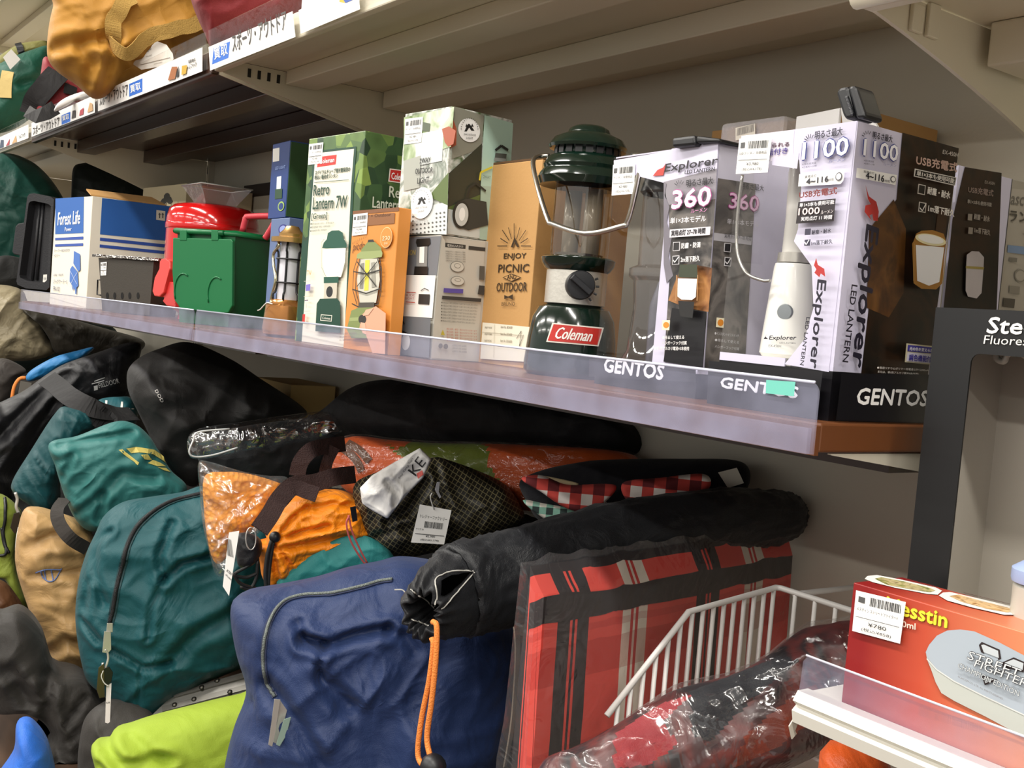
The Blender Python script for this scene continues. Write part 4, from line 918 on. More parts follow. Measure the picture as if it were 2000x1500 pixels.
def clear_lantern(c, frac, P_top, P_bot, half, cap_h):
    a = c.b + c.u * c.w * frac + c.v * c.d * .45
    z0 = c.zb + .022; hh = c.h - .03
    m = glass('blister_clear', (.86, .85, .88), .35)
    lathe_obj('inner_blister', [(half * .95, z0), (half * .8, z0 + hh * .06), (half * .72, z0 + hh * .28), (half * .78, z0 + hh * .42), (half * .9, z0 + hh * .44), (half * .9, z0 + hh * .48), (half * .7, z0 + hh * .5), (half * .72, z0 + hh * .86)], (a.x, a.y, 0), m, c.o)
    lathe_obj('lantern_cap', [(half * .74, z0 + hh * .86), (half * .8, z0 + hh * .87), (half * .7, z0 + hh * .95), (0, z0 + hh * .96)], (a.x, a.y, 0), M('#2c2b2e', rough=.3), c.o)
    lathe_obj('lantern_core', [(half * .3, z0), (half * .32, z0 + hh * .3), (half * .16, z0 + hh * .42), (0, z0 + hh * .43)], (a.x, a.y, 0), M('#6a6a72', rough=.3), c.o)
clear_lantern(c, .29, 0, 0, .036, .02)

# ---- 1100 lumen box and the one behind it
def box1100(P0, P1, P2, Y0, label, front=True, depth=None):
    c = window_box('lantern_box', label, P0, P1, P2, Y0, 0, .80, LAV, depth=depth, base_h=.034, back='#9a968c')
    return c
g1 = box1100((1676, 236), (1447, 264), (1871, 289), .03, 'lavender and black windowed box reading 1100 with a white lantern inside')
c = g1; p = Print('front_print', c.o, c.F)
p.poly(zp(Z5, (185, 262), (400, 236), (395, 355), (175, 380)), M('#dcd5e2', rough=.35)).poly(zp(Z5, (310, 352), (420, 330), (412, 395), (310, 380)), LAV)
p.text('色を変えられる', Z5(210, 318), Z5(380, 304), 9, '#5a3a4c', bold=.015).text('調色機能付き', Z5(200, 352), Z5(375, 334), 12, '#4a3a8c', bold=.02)
for a in (160, 135, 110, 85, 60): p.line([Z5(470 + 14 * math.cos(math.radians(a)), 285 - 14 * math.sin(math.radians(a))), Z5(470 + 27 * math.cos(math.radians(a)), 285 - 30 * math.sin(math.radians(a)))], 1.5, '#2c2a3a')
p.text('明るさ最大', Z5(490, 278), Z5(602, 260), 16, '#2c2a3a', bold=.015)
p.text('1100', Z5(440, 360), Z5(625, 340), 33, '#454c92', bold=.10).text('1100', Z5(440, 360), Z5(625, 340), 33, '#f6f5fb', bold=.035).text('ルーメン', Z5(550, 374), Z5(618, 366), 7, '#8f8fb8', bold=.02)
p.text('※当社実測値', Z5(443, 384), Z5(500, 378), 4, '#4a4860').text('※白色モード時', Z5(443, 397), Z5(502, 390), 4, '#4a4860')
p.poly(zp(Z5, (432, 420), (618, 400), (612, 446), (600, 460), (428, 470)), '#f4f3f0').text('実用点灯', Z5(455, 438), Z5(502, 432), 6, '#2c2a3a').text('4~116', Z5(462, 462), Z5(552, 450), 11, '#26242e', bold=.03).text('時間', Z5(554, 448), Z5(574, 446), 5, '#2c2a3a').ell(Z5(584, 414), Z5(608, 446), '#55535c').ell(Z5(587, 418), Z5(605, 442), '#f4f3f0')
p.text('USB充電式', Z5(437, 520), Z5(590, 502), 14, '#7a2f2c', bold=.03).poly(zp(Z5, (434, 534), (586, 520), (578, 612), (424, 622)), '#2a2226').text('単1×3本も使用可能', Z5(440, 556), Z5(580, 542), 8, '#f0edf0', bold=.02).text('1000', Z5(436, 588), Z5(522, 582), 13, '#f4dcd8', bold=.03).text('ルーメン', Z5(528, 584), Z5(578, 578), 7, '#e9e0e0').text('実用点灯 11 時間', Z5(448, 612), Z5(574, 604), 8, '#f0edf0', bold=.01)
for y, t, x1 in ((668, '耐塵・耐水', 572), (712, '1m落下耐久', 580)):
    p.poly(zp(Z5, (466, y - 24), (490, y - 26), (488, y), (464, y + 1)), '#3a384a').text(t, Z5(494, y), Z5(x1, y - 8), 9, '#2c2a3a', bold=.015)
p.line(zp(Z5, (468, 698), (474, 708), (486, 688)), 2, '#e9e7f0')
p.poly(zp(Z5, (515, 762), (522, 790), (548, 806), (552, 838), (534, 825), (528, 840), (508, 822), (516, 808), (506, 792)), '#b0302e')
p.text('Explorer', Z5(512, 848), Z5(480, 1202), 22, '#1f1b2a', bold=.03, shear=.12).text('LED LANTERN', Z5(478, 1002), Z5(452, 1195), 7, '#26232e', bold=.02)
p.poly(zp(Z5, (80, 1178), (545, 1222), (520, 1420), (70, 1380)), BLKC)
p.text('GENTOS', Z5(128, 1285), Z5(440, 1330), 20, '#e4e4ec', bold=.06, shear=.1); p.build()
slab('lower_card', c, 0, c.w * .6, -.0002, .001, .034, .040, LAV)
bm = bmesh.new()   # angled lavender edge of the window
P_ = [c.F.px(Z5(*q)) + c.F.n * .0003 for q in ((395, 236), (395, 340), (420, 360), (428, 470), (415, 640), (398, 690), (470, 790), (478, 960), (440, 1090), (360, 1190), (540, 1222), (655, 200))]
bm.faces.new([bm.verts.new(q) for q in P_]); bm_obj('window_surround', bm, LAV, c.o)
sticker(c.o, c.F, zp(Z5, (185, 275), (318, 268), (300, 412), (170, 418)), 11, rows=('LEDランタン 未使用品', '¥3,980', '(税込¥4,378)'), base=.0025)
p = Print('side_print', c.o, c.S)
p.poly(zp(Z5, (836, 248), (1066, 312), (940, 1235), (668, 1232), (740, 610), (812, 520)), FIRE)
p.poly(zp(Z5, (700, 640), (800, 520), (850, 640), (840, 900), (780, 1000), (690, 960)), blotch('fire_glow', ['#1d120b', '#432812', '#63401c', '#2a180c'], 26)).poly(zp(Z5, (980, 560), (1020, 560), (990, 860), (950, 800)), '#3d2612')
for a in (160, 135, 110, 85, 60): p.line([Z5(690 + 12 * math.cos(math.radians(a)), 268 - 14 * math.sin(math.radians(a))), Z5(690 + 22 * math.cos(math.radians(a)), 268 - 28 * math.sin(math.radians(a)))], 1.4, '#2c2a3a')
p.text('明るさ最大', Z5(708, 272), Z5(788, 290), 14, '#2c2a3a', bold=.015).text('1100', Z5(668, 340), Z5(806, 366), 31, '#454c92', bold=.10).text('1100', Z5(668, 340), Z5(806, 366), 31, '#f6f5fb', bold=.035).text('ルーメン', Z5(748, 382), Z5(800, 390), 6, '#8f8fb8')
p.text('※当社実測値', Z5(668, 366), Z5(708, 372), 4, '#4a4860').text('※白色モード時', Z5(668, 378), Z5(710, 384), 4, '#4a4860')
p.poly(zp(Z5, (638, 392), (802, 422), (795, 462), (634, 432)), '#f4f3f0').text('実用点灯', Z5(665, 412), Z5(708, 420), 5, '#2c2a3a').text('4~116', Z5(672, 436), Z5(746, 450), 13, '#26242e', bold=.03).text('時間', Z5(748, 450), Z5(768, 453), 5, '#2c2a3a').ell(Z5(772, 424), Z5(792, 454), '#55535c').ell(Z5(775, 428), Z5(789, 450), '#f4f3f0')
p.poly(zp(Z5, (668, 462), (682, 508), (712, 530), (722, 570), (718, 608), (700, 606), (696, 580), (684, 585), (692, 606), (664, 570), (668, 545), (690, 540), (678, 520)), '#b0302e')
p.text('Explorer', Z5(655, 615), Z5(596, 1190), 33, '#1f1b2a', bold=.03, shear=.12).text('LED LANTERN', Z5(610, 865), Z5(572, 1178), 11, '#26232e', bold=.02)
p.text('EX-450H', Z5(978, 336), Z5(1040, 350), 8, '#d8d3cc').text('USB充電式', Z5(868, 380), Z5(1034, 412), 19, '#c9a99c', bold=.03)
p.poly(zp(Z5, (862, 396), (1032, 432), (1026, 466), (858, 428)), '#d8d3cc').poly(zp(Z5, (866, 401), (1028, 435), (1023, 461), (862, 425)), '#17120f').text('単1×3本も使用可能', Z5(868, 425), Z5(1020, 457), 10, '#e9e4dc', bold=.02)
for y, t, x1 in ((500, '耐塵・耐水', 1000), (572, '1m落下耐久', 1014)):
    p.poly(zp(Z5, (874, y - 42), (904, y - 36), (900, y + 4), (870, y - 2)), '#cfc9c0').poly(zp(Z5, (877, y - 38), (900, y - 33), (897, y), (873, y - 6)), '#1d1713').text(t, Z5(908, y - 2), Z5(x1, y + 20), 14, '#ece7df', bold=.03)
p.line(zp(Z5, (874, 555), (884, 567), (898, 540)), 2, '#ece7df')
p.poly(zp(Z5, (848, 690), (858, 660), (880, 648), (925, 645), (970, 660), (982, 695), (975, 720), (965, 860), (940, 885), (880, 882), (848, 860), (842, 700)), '#a5742e')
p.poly(zp(Z5, (856, 705), (972, 715), (952, 855), (910, 870), (862, 850)), '#f3f2f4').ell(Z5(856, 650), Z5(976, 718), '#f0e6b8').ell(Z5(866, 655), Z5(966, 708), '#f5f3ee').line(zp(Z5, (848, 700), (845, 850)), 1.4, '#c9a05a').line(zp(Z5, (980, 705), (962, 850)), 1.4, '#c9a05a')
p.poly(zp(Z5, (815, 1102), (940, 1115), (934, 1190), (808, 1178)), '#d8cfae').poly(zp(Z5, (820, 1108), (934, 1120), (932, 1145), (818, 1134)), '#4038a0').poly(zp(Z5, (818, 1138), (932, 1148), (929, 1185), (813, 1174)), '#e4e0ec').text('光の色を変えられる', Z5(824, 1130), Z5(930, 1140), 7, '#f0eef6', bold=.02).text('調色機能付き', Z5(820, 1170), Z5(926, 1180), 12, '#4038a0', bold=.03)
p.text('●専用リチウムポリマー充電池 3.7V 5,000mAh(付属)', Z5(690, 1206), Z5(930, 1218), 5.5, '#d8d3cc').text('または、単1形アルカリ電池3本(別売)', Z5(692, 1222), Z5(858, 1232), 5.5, '#d8d3cc')
p.poly(zp(Z5, (545, 1222), (935, 1228), (922, 1422), (522, 1412)), BLKC).text('GENTOS', Z5(602, 1346), Z5(888, 1354), 31, '#f0efec', bold=.04, shear=.12); p.build()
# white lantern inside the window
a = onP(Z5(372, 1160), c.b + c.v * .045, -c.v); wl = V((a.x, a.y, 0)); zz = lambda y: onP(Z5(370, y), c.b + c.v * .045, -c.v).z
WH = M('#e6e4de', rough=.3, coat=.3)
k_ = lambda px: px * .48 * (a - CAMP).length / 2137
lathe_obj('white_lantern_body', [(k_(100), zz(1165)), (k_(112), zz(1150)), (k_(108), zz(1080)), (k_(86), zz(800)), (k_(82), zz(785)), (k_(60), zz(782))], wl, WH, c.o)
lathe_obj('white_lantern_ring', [(k_(60), zz(783)), (k_(78), zz(780)), (k_(76), zz(742)), (k_(60), zz(738))], wl, M('#bcb8b0', rough=.25, metal=.6), c.o)
lathe_obj('white_lantern_globe', [(k_(62), zz(740)), (k_(60), zz(600)), (k_(66), zz(420)), (k_(60), zz(370)), (0, zz(362))], wl, M('#cfccc6', rough=.25, coat=.4), c.o)
bn = V((.35, -1, 0)).normalized(); bc = onP(Z5(362, 978), wl + bn * k_(92), bn)
lathe_obj('power_button', [(k_(32), -.004), (k_(32), .001), (k_(28), .002), (0, .0022)], bc, M('#9aa0a4', rough=.3, metal=.7), c.o, axis=bn)
fw = Face(wl + bn * (k_(110) + .002), V((0, 0, 1)).cross(bn) * 1, bn); pp = Print('lantern_lettering', c.o, fw); pp.text('Explorer', Z5(296, 1095), Z5(405, 1095), 10, '#23202c', shear=.2, bold=.03).text('LED LANTERN', Z5(340, 1106), Z5(404, 1108), 3, '#23202c').text('EX-450H', Z5(296, 1120), Z5(346, 1122), 5, '#23202c').poly(zp(Z5, (276, 1088), (290, 1066), (284, 1078), (294, 1088)), '#23202c'); pp.build()
tube_obj('white_lantern_handle', catmull([onP(Z5(*q), c.b + c.v * .02, -c.v) for q in ((188, 420), (170, 560), (165, 720), (200, 815), (265, 848), (300, 850))], 6), .0013, M('#b5b2ac', rough=.2, metal=.8), c.o)
slab('inner_tray', c, .002, c.w * .62, .004, c.d - .004, .0345, .037, WH)
# second box behind
o2 = onZ((1873, 322), c.zt); dep = .078
c2 = window_box('lantern_box', 'second lavender and black lantern box, standing behind the 1100 box', (1873, 322), (1700, 330), None, o2.y, 0, .46, LAV, depth=dep, base_h=.034); 
p = Print('side_print', c2.o, c2.S); Z = Z5
p.poly(zp(Z, (1090, 388), (1240, 412), (1215, 1100), (1000, 1000), (1040, 600)), FIRE).text('USB充電式', Z(1102, 492), Z(1204, 508), 13, '#8f7d74', bold=.02).text('単1×3本も使用可能', Z(1098, 536), Z(1196, 550), 8, '#a39a90', bold=.02).text('EX-450H', Z(1168, 455), Z(1208, 462), 6, '#a39a90')
for y, t in ((600, '耐塵・耐水'), (655, '1m落下耐久')): p.text(t, Z(1122, y), Z(1186, y + 12), 11, '#a39a90', bold=.02); p.poly(zp(Z, (1098, y - 22), (1116, y - 20), (1114, y + 6), (1096, y + 4)), '#8f867c')
p.poly(zp(Z, (1088, 780), (1090, 745), (1110, 730), (1140, 732), (1160, 755), (1158, 800), (1150, 900), (1130, 922), (1095, 915), (1085, 890)), '#b4acae').poly(zp(Z, (1085, 790), (1160, 795), (1158, 805), (1085, 800)), '#9a8a4a'); p.build()
# grey lantern box at the far right
o3 = onX((1950, 338), -.072)
c3 = carton('carton', 'silver-grey lantern carton at the end of the shelf, half behind the black window box', (1952, 342), (1800, 340), None, o3.y, ZM, M('#a59f92', rough=.4), depth=.09)
p = Print('side_print', c3.o, c3.S); p.poly(zp(Z, (1236, 470), (1420, 490), (1420, 990), (1220, 975)), '#b3aca0').text('asco', Z(1274, 540), Z(1350, 548), 17, '#77726a', bold=.02, shear=.15).text('ランタン', Z(1268, 608), Z(1420, 622), 22, '#57524a', bold=.03)
p.poly(zp(Z, (1262, 705), (1420, 722), (1420, 755), (1260, 735)), '#7f96b8').poly(zp(Z, (1268, 755), (1300, 758), (1298, 775), (1266, 772)), '#7f7a70').poly(zp(Z, (1268, 870), (1310, 874), (1308, 905), (1266, 900)), '#8f897e').poly(zp(Z, (1244, 920), (1290, 925), (1286, 962), (1240, 956)), '#57524a').ell(Z(1290, 800), Z(1330, 860), '#8f897e').ell(Z(1294, 806), Z(1326, 854), '#b3aca0').line(zp(Z, (1318, 660), (1400, 668)), 2, '#8f897e'); p.build()

# ---- cartons behind the 1100 box
o4 = onY((1700, 226), .20)
c4 = carton('carton', 'open kraft carton behind the 1100 lantern box', (1700, 216), (1392, 243), (1826, 272), .335, ZM, KRAFT, rot=0, depth=.115)
Bq = [onY(q, .165) for q in zp(T2, (375, 705), (735, 655), (765, 720), (745, 900), (380, 900))]
BUB = film('bubble_wrap', gloss=.3, tint=(.85, .78, .66), rough=.12, wr=1., wscale=140, haze=.25)
bb = empty('wrapped_parcel', label='bubble-wrapped parcel with a barcode label, behind the 1100 box', cat='parcel')
x0, x1 = Bq[0].x, Bq[1].x; zt_ = Bq[0].z
box('parcel_body', x0 + .003, x1 - .003, .152, .192, ZM, zt_ - .003, M('#9a7d52', rough=.5, var=.25, vscale=60), bb, bevel=.004)
bm = bmesh.new(); add_box(bm, x0, x1, .149, .195, ZM, zt_); bm_obj('bubble_wrap', bm, BUB, bb, bevel=.004)
fp = Face((x0, .1488, zt_), (1, 0, 0), (0, -1, 0)); p = Print('barcode_label', bb, fp, base=.001); p.poly(zp(T2, (395, 715), (505, 690), (505, 760), (395, 785)), '#cfc8b8'); barcode(p, T2(402, 760), T2(498, 735), 14, '#77706a', seed=4); p.build()
# white folded leaflet leaning over the box top
t = onY((1640, 226), .15)
bm = bmesh.new(); q = [onY(s, .147) for s in ((1556, 228), (1640, 211), (1650, 300), (1560, 310))]; q[2] = V((q[1].x, .147, ZM)); q[3] = V((q[0].x, .147, ZM)); prism(bm, q, V((0, .003, 0)))
wl_ = bm_obj('leaflet', bm, M('#dcdad6', rough=.5), label='white card leaflet standing behind the 1100 lantern box', cat='leaflet')
bm = bmesh.new(); q = [onY(s, .1475) + V((0.0005, 0, 0)) for s in ((1641, 211), (1687, 206), (1712, 246), (1700, 300), (1651, 300))]; prism(bm, q, V((0, .0025, 0))); bm_obj('folded_side', bm, M('#cfcdc8', rough=.5), wl_)

# ---- black clip tags
def clip_tag(label, pts, Y, thick, mat=BLK):
    t = empty('security_tag', label=label, cat='tag')
    P_ = [onY(q, Y) for q in pts]; bm = bmesh.new(); prism(bm, P_, V((0, thick, 0))); bm_obj('case', bm, mat, t, bevel=.0025)
    return t
t1 = clip_tag('flat black security tag lying on the 360 lantern box', zp(T2, (32, 768), (160, 752), (168, 800), (160, 812), (34, 824)), .045, .03)
P_ = [onY(q, .045 + .0) for q in zp(T2, (168, 756), (300, 772), (306, 792), (170, 800))]; bm = bmesh.new(); prism(bm, P_, V((0, .028, 0))); bm_obj('case_lower', bm, M('#0c0d10', rough=.5), t1, bevel=.002)
t1b = onY(T2(95, 800), .045)
t2 = clip_tag('black ribbed security tag standing upright on the 1100 box', zp(T2, (948, 520), (960, 490), (1010, 478), (1022, 490), (1060, 660), (1000, 668), (985, 640)), .034, .022)
P_ = [onY(q, .033) for q in zp(T2, (1014, 484), (1050, 474), (1066, 490), (1114, 636), (1108, 660), (1062, 662))]; bm = bmesh.new(); prism(bm, P_, V((0, .02, 0))); bm_obj('case_cover', bm, M('#1b1c20', rough=.35), t2, bevel=.002)
bm = bmesh.new()
for i in range(14):
    y = 545 + i * 7; a, b = onY(T2(1006 + i * 2.4, y), .0335), onY(T2(1018 + i * 2.4, y), .0335); tube(bm, [a, b], .0012, 5)
bm_obj('grip_ribs', bm, M('#2a2b30', rough=.4), t2)

# ------------------------------------------------------------------ left half of the mid shelf
# black griddle tray on edge
gt = empty('grill_tray', label='black cast tray standing on edge beside the blue and white carton', cat='tray')
GY = .05; BT = M('#232326', rough=.5, bump=.2, bscale=250, spec=.4)
xo = onY(N3(120, 1190), GY)
def trayp(*pts): return [onX(N3(*q), XT) for q in pts]
XT = onY(N3(200, 1190), .06).x
outer = [N3(*q) for q in ((200, 540), (215, 520), (250, 515), (370, 540), (395, 560), (360, 1205), (340, 1225), (190, 1212), (128, 1185), (120, 1160))]
inner = [N3(*q) for q in ((262, 560), (365, 575), (340, 1175), (205, 1160), (190, 1130))]
NT = V((.6, -.8, 0)).normalized(); OT = onY(N3(250, 880), .012)
po = [onP(q, OT, NT) for q in outer]
shift = V((0, 0, ZM + .001 - min(q.z for q in po)))
bm = bmesh.new(); ci = [onP(q, OT - NT * .012, NT) for q in inner]; oc = sum(po, V()) / len(po)
prism(bm, [q - NT * .03 for q in po], NT * .006); bm_obj('tray_floor', bm, BT, gt)
bm = bmesh.new(); n = len(po); ins = [oc + (q - oc) * .84 for q in po]
for i in range(n):
    j = (i + 1) % n; prism(bm, [po[i] - NT * .0245, po[j] - NT * .0245, ins[j] - NT * .0245, ins[i] - NT * .0245], NT * .0245)
bmesh.ops.remove_doubles(bm, verts=bm.verts, dist=.0002); bm_obj('tray_rim', bm, BT, gt)
for k_2 in (.35, .62):
    a, b = onP(N3(262 + 90 * k_2, 580), OT - NT * .022, NT), onP(N3(195 + 120 * k_2, 1150), OT - NT * .022, NT); tube_obj('ridge', [a, b], .004, BT, gt, seg=6)
hl = [onP(N3(*q), OT - NT * .004, NT) for q in ((195, 725), (130, 738), (112, 760), (88, 945), (100, 962), (168, 975))]
bm = bmesh.new(); prism(bm, hl, NT * -.01); bm_obj('side_handle', bm, BT, gt, bevel=.002)
p = Print('barcode_label', gt, Face(OT - NT * .0238, V((0, 0, 1)).cross(NT), NT), base=.0002); p.poly([N3(*q) for q in ((318, 1112), (345, 1110), (342, 1196), (312, 1194))], '#dfdcd4'); p.text('¥580', N3(320, 1150), N3(340, 1150), 5, '#555555'); p.build()

# small folding grill: tapered sheet body with five holes, foil tray on top
fgr = empty('tabletop_grill', label='small grey tapered tabletop grill with five holes in front of the carton', cat='grill')
GM = M('#4a4640', rough=.5, metal=.3, bump=.1, bscale=400)
NG = NB = V((.45, -.89, 0)).normalized(); UG = V((0, 0, 1)).cross(NG); OG = onY(N3(900, 1150), .05)
gp = lambda q_, d=0.: onP(N3(*q_), OG - NG * d, NG)
q = [gp(s_) for s_ in ((722, 988), (1128, 985), (1075, 1345), (742, 1310))]; z_t = q[0].z; bt = ZM + .0015; wG = (q[1] - q[0]).dot(UG); ins_ = wG * .07
def gq(u_, d_, z_): v = q[0] + UG * u_ - NG * d_; return V((v.x, v.y, z_))
dy, hy = .085, .008
bm = bmesh.new(); tv = [bm.verts.new(gq(*v)) for v in ((0, 0, z_t), (wG, 0, z_t), (wG, dy, z_t), (0, dy, z_t))]; bv = [bm.verts.new(gq(*v)) for v in ((ins_, hy, bt), (wG - ins_, hy, bt), (wG - ins_, dy - hy, bt), (ins_, dy - hy, bt))]
for i in range(4): bm.faces.new((tv[i], tv[(i + 1) % 4], bv[(i + 1) % 4], bv[i]))
bm.faces.new(bv); o = bm_obj('body', bm, GM, fgr)
fn = (NG * (z_t - bt) + V((0, 0, -hy))).normalized(); fF = Face(q[0], UG, fn)
for x in (787, 841, 896, 951, 1012): p = Print('vent_hole', fgr, fF, base=.0004); p.ell(N3(x - 10, 1240), N3(x + 10, 1292), M('#080808', rough=.8), n=18); p.build()
sticker(fgr, fF, [N3(*s_) for s_ in ((740, 1022), (785, 1018), (780, 1116), (740, 1118))], 13)
bm = bmesh.new(); prism(bm, [gq(-.012, -.006, z_t + .0003), gq(wG + .012, -.006, z_t + .0003), gq(wG + .012, dy + .004, z_t + .0003), gq(-.012, dy + .004, z_t + .0003)], V((0, 0, .0055)))
bmesh.ops.subdivide_edges(bm, edges=bm.edges[:], cuts=9, use_grid_fill=True)
for v in bm.verts: v.co += V((0, 0, 1)) * .0012 * (1 + noise.noise(v.co * 120))
bm_obj('foil_tray', bm, M('#b5b2ae', rough=.25, metal=1., wr=.6, wscale=80), fgr, smooth=True)
tube_obj('wire_handle', [gp(s_, .01) for s_ in ((738, 1150), (716, 1150), (712, 1258), (740, 1262))], .0016, BLK, fgr)

# red kettle grill
gb = empty('toy_bin', label='green plastic toy wheelie bin with a pink-red handle and its lid hanging open', cat='bin'); HND = gb
rg = empty('kettle_grill', label='shiny red domed grill with a red latch, behind the green toy bin', cat='grill')
RED = M('#c41616', rough=.14, coat=.7, var=.04)
ry = .165; rc = onY((412, 500), ry); rad = 86 * (rc - CAMP).length / 2180
ztp = onY((412, 402), ry).z; zsh = onY((330, 440), ry).z
lathe_obj('dome', [(rad, zsh - .012), (rad * .995, zsh), (rad * .95, zsh + (ztp - zsh) * .55), (rad * .85, zsh + (ztp - zsh) * .82), (rad * .65, zsh + (ztp - zsh) * .95), (rad * .3, ztp - .001), (0, ztp)], (rc.x, ry, 0), RED, rg, seg=56)
lathe_obj('bowl', [(rad * .6, ZM + .012), (rad * .92, ZM + .03), (rad * .985, ZM + .08), (rad * .99, zsh - .014)], (rc.x, ry, 0), RED, rg, seg=56)
lathe_obj('rim_band', [(rad * 1.0, zsh - .020), (rad * 1.012, zsh - .018), (rad * 1.012, zsh - .010), (rad * 1.0, zsh - .008)], (rc.x, ry, 0), RED, rg, seg=56)
lathe_obj('foot_ring', [(rad * .6, ZM + .0005), (rad * .64, ZM + .001), (rad * .6, ZM + .013)], (rc.x, ry, 0), RED, rg)
lv = [onY(q_, .05) for q_ in zp(Z2, (1112, 930), (1125, 912), (1155, 908), (1180, 925), (1182, 985), (1162, 1060), (1140, 1150), (1110, 1178), (1075, 1172), (1062, 1140), (1078, 1040), (1115, 985))]
bm = bmesh.new(); prism(bm, lv, V((0, .014, 0))); bm_obj('latch_lever', bm, M('#d23a34', rough=.35), rg, bevel=.002)
lv = [onY(q_, .055) for q_ in zp(Z2, (1160, 1070), (1212, 1075), (1216, 1250), (1160, 1240), (1130, 1205), (1160, 1180), (1120, 1165))]
bm = bmesh.new(); prism(bm, lv, V((0, .02, 0))); bm_obj('latch_bracket', bm, M('#c42c2a', rough=.35), rg, bevel=.002)
# clear tray upside down on the dome
ct = empty('plastic_tray', label='clear plastic tray upside down on top of the red grill', cat='tray')
cy = ry; x0, x1 = rc.x - .048, rc.x + .062; z0 = ztp + .0005; z1 = onY((430, 372), cy).z + .006
bm = bmesh.new(); a = [bm.verts.new(v) for v in ((x0 + .025, cy - .03, z0), (x1 - .025, cy - .03, z0), (x1 - .025, cy + .03, z0), (x0 + .025, cy + .03, z0))]; b = [bm.verts.new(v) for v in ((x0, cy - .05, z1), (x1, cy - .05, z1), (x1, cy + .05, z1), (x0, cy + .05, z1))]
for i in range(4): bm.faces.new((a[i], a[(i + 1) % 4], b[(i + 1) % 4], b[i]))
bm.faces.new(a); bm_obj('tray_shell', bm, film('tray_clear', gloss=.5, tint=(.88, .88, .88), wr=.1, haze=.12), ct)
tube_obj('tray_rim', [v.co for v in ct.children[0].data.vertices[4:8]], .0014, M('#bdbdb8', rough=.2, coat=.5), ct, closed=True, seg=6)

# green toy bin with its lid hanging open at the front
GB = M('#12683a', rough=.35, var=.03); GB2 = M('#0f5a32', rough=.4, var=.03)
NB = V((.45, -.89, 0)).normalized(); UB = V((0, 0, 1)).cross(NB); OB = onY(Z2(1410, 1000), .055)
pb_ = lambda q_, d=0.: onP(Z2(*q_), OB - NB * d, NB)
lidp = [pb_(q_) for q_ in ((1205, 765), (1612, 775), (1622, 790), (1618, 1240), (1590, 1290), (1500, 1285), (1260, 1262), (1215, 1200), (1203, 1000))]
bm = bmesh.new(); prism(bm, lidp, -NB * .007); lid = bm_obj('lid', bm, GB, gb, bevel=.0015)
for cx, y0 in ((1278, 1010), (1510, 1035)):
    tube_obj('wheel_arch', [pb_((cx + math.cos(math.radians(an)) * 62, y0 + 130 - 125 * math.sin(math.radians(an))), -.0006) for an in range(60, 215, 12)], .0014, GB, lid, seg=6)
h0, h1 = pb_((1225, 724), .004), pb_((1560, 724), .004); h1.z = h0.z = (h0.z + h1.z) / 2
tube_obj('hinge_bar', [h0, h1], .0048, GB, gb, seg=10)
for x in (1272, 1492):
    bm = bmesh.new(); prism(bm, [pb_(q_, -.001) for q_ in ((x - 20, 712), (x + 28, 712), (x + 28, 785), (x - 20, 785))], -NB * .012); bm_obj('hinge_loop', bm, GB, gb, bevel=.001)
zt_ = pb_((1610, 745)).z; A0 = lidp[0] - NB * .010; B0 = lidp[1] - NB * .010; wB = (B0 - A0).dot(UB); bd = .135
def bp_(u_, d_, z_): q_ = A0 + UB * u_ - NB * d_; return V((q_.x, q_.y, z_))
ta = [bp_(0, 0, zt_), bp_(wB, 0, zt_), bp_(wB, bd, zt_), bp_(0, bd, zt_)]; ba = [bp_(.01, .008, ZM + .001), bp_(wB - .01, .008, ZM + .001), bp_(wB - .01, bd - .014, ZM + .001), bp_(.01, bd - .014, ZM + .001)]
mid = sum(ta, V()) / 4; bm = bmesh.new(); a = [bm.verts.new(v) for v in ta]; b = [bm.verts.new(v) for v in ba]
def inw(v, k_, dz=0): return V((v.x + (mid.x - v.x) * k_, v.y + (mid.y - v.y) * k_, v.z + dz))
ai = [bm.verts.new(inw(v, .06)) for v in ta]; bi = [bm.verts.new(inw(v, .07, .004)) for v in ba]
for i in range(4):
    j = (i + 1) % 4; bm.faces.new((a[i], a[j], b[j], b[i])); bm.faces.new((ai[i], bi[i], bi[j], ai[j])); bm.faces.new((a[i], ai[i], ai[j], a[j]))
bm.faces.new(b); bm.faces.new(bi); bm_obj('body', bm, GB2, gb)
bm = bmesh.new(); pts = [v + V((0, 0, .003)) for v in ta]; pts = [q_ + (q_ - V((mid.x, mid.y, q_.z))).normalized() * .003 for q_ in pts]
tube(bm, pts, .005, 8, closed=True); bm_obj('rim', bm, GB, gb, smooth=True)
oh = OB - NB * .06
tube_obj('carry_handle', catmull([onP(Z2(*q_), oh, NB) for q_ in ((1692, 720), (1715, 632), (1730, 620), (1905, 615), (1924, 640), (1870, 740), (1850, 770))], 4), .0055, M('#c23a44', rough=.35), gb, seg=10)

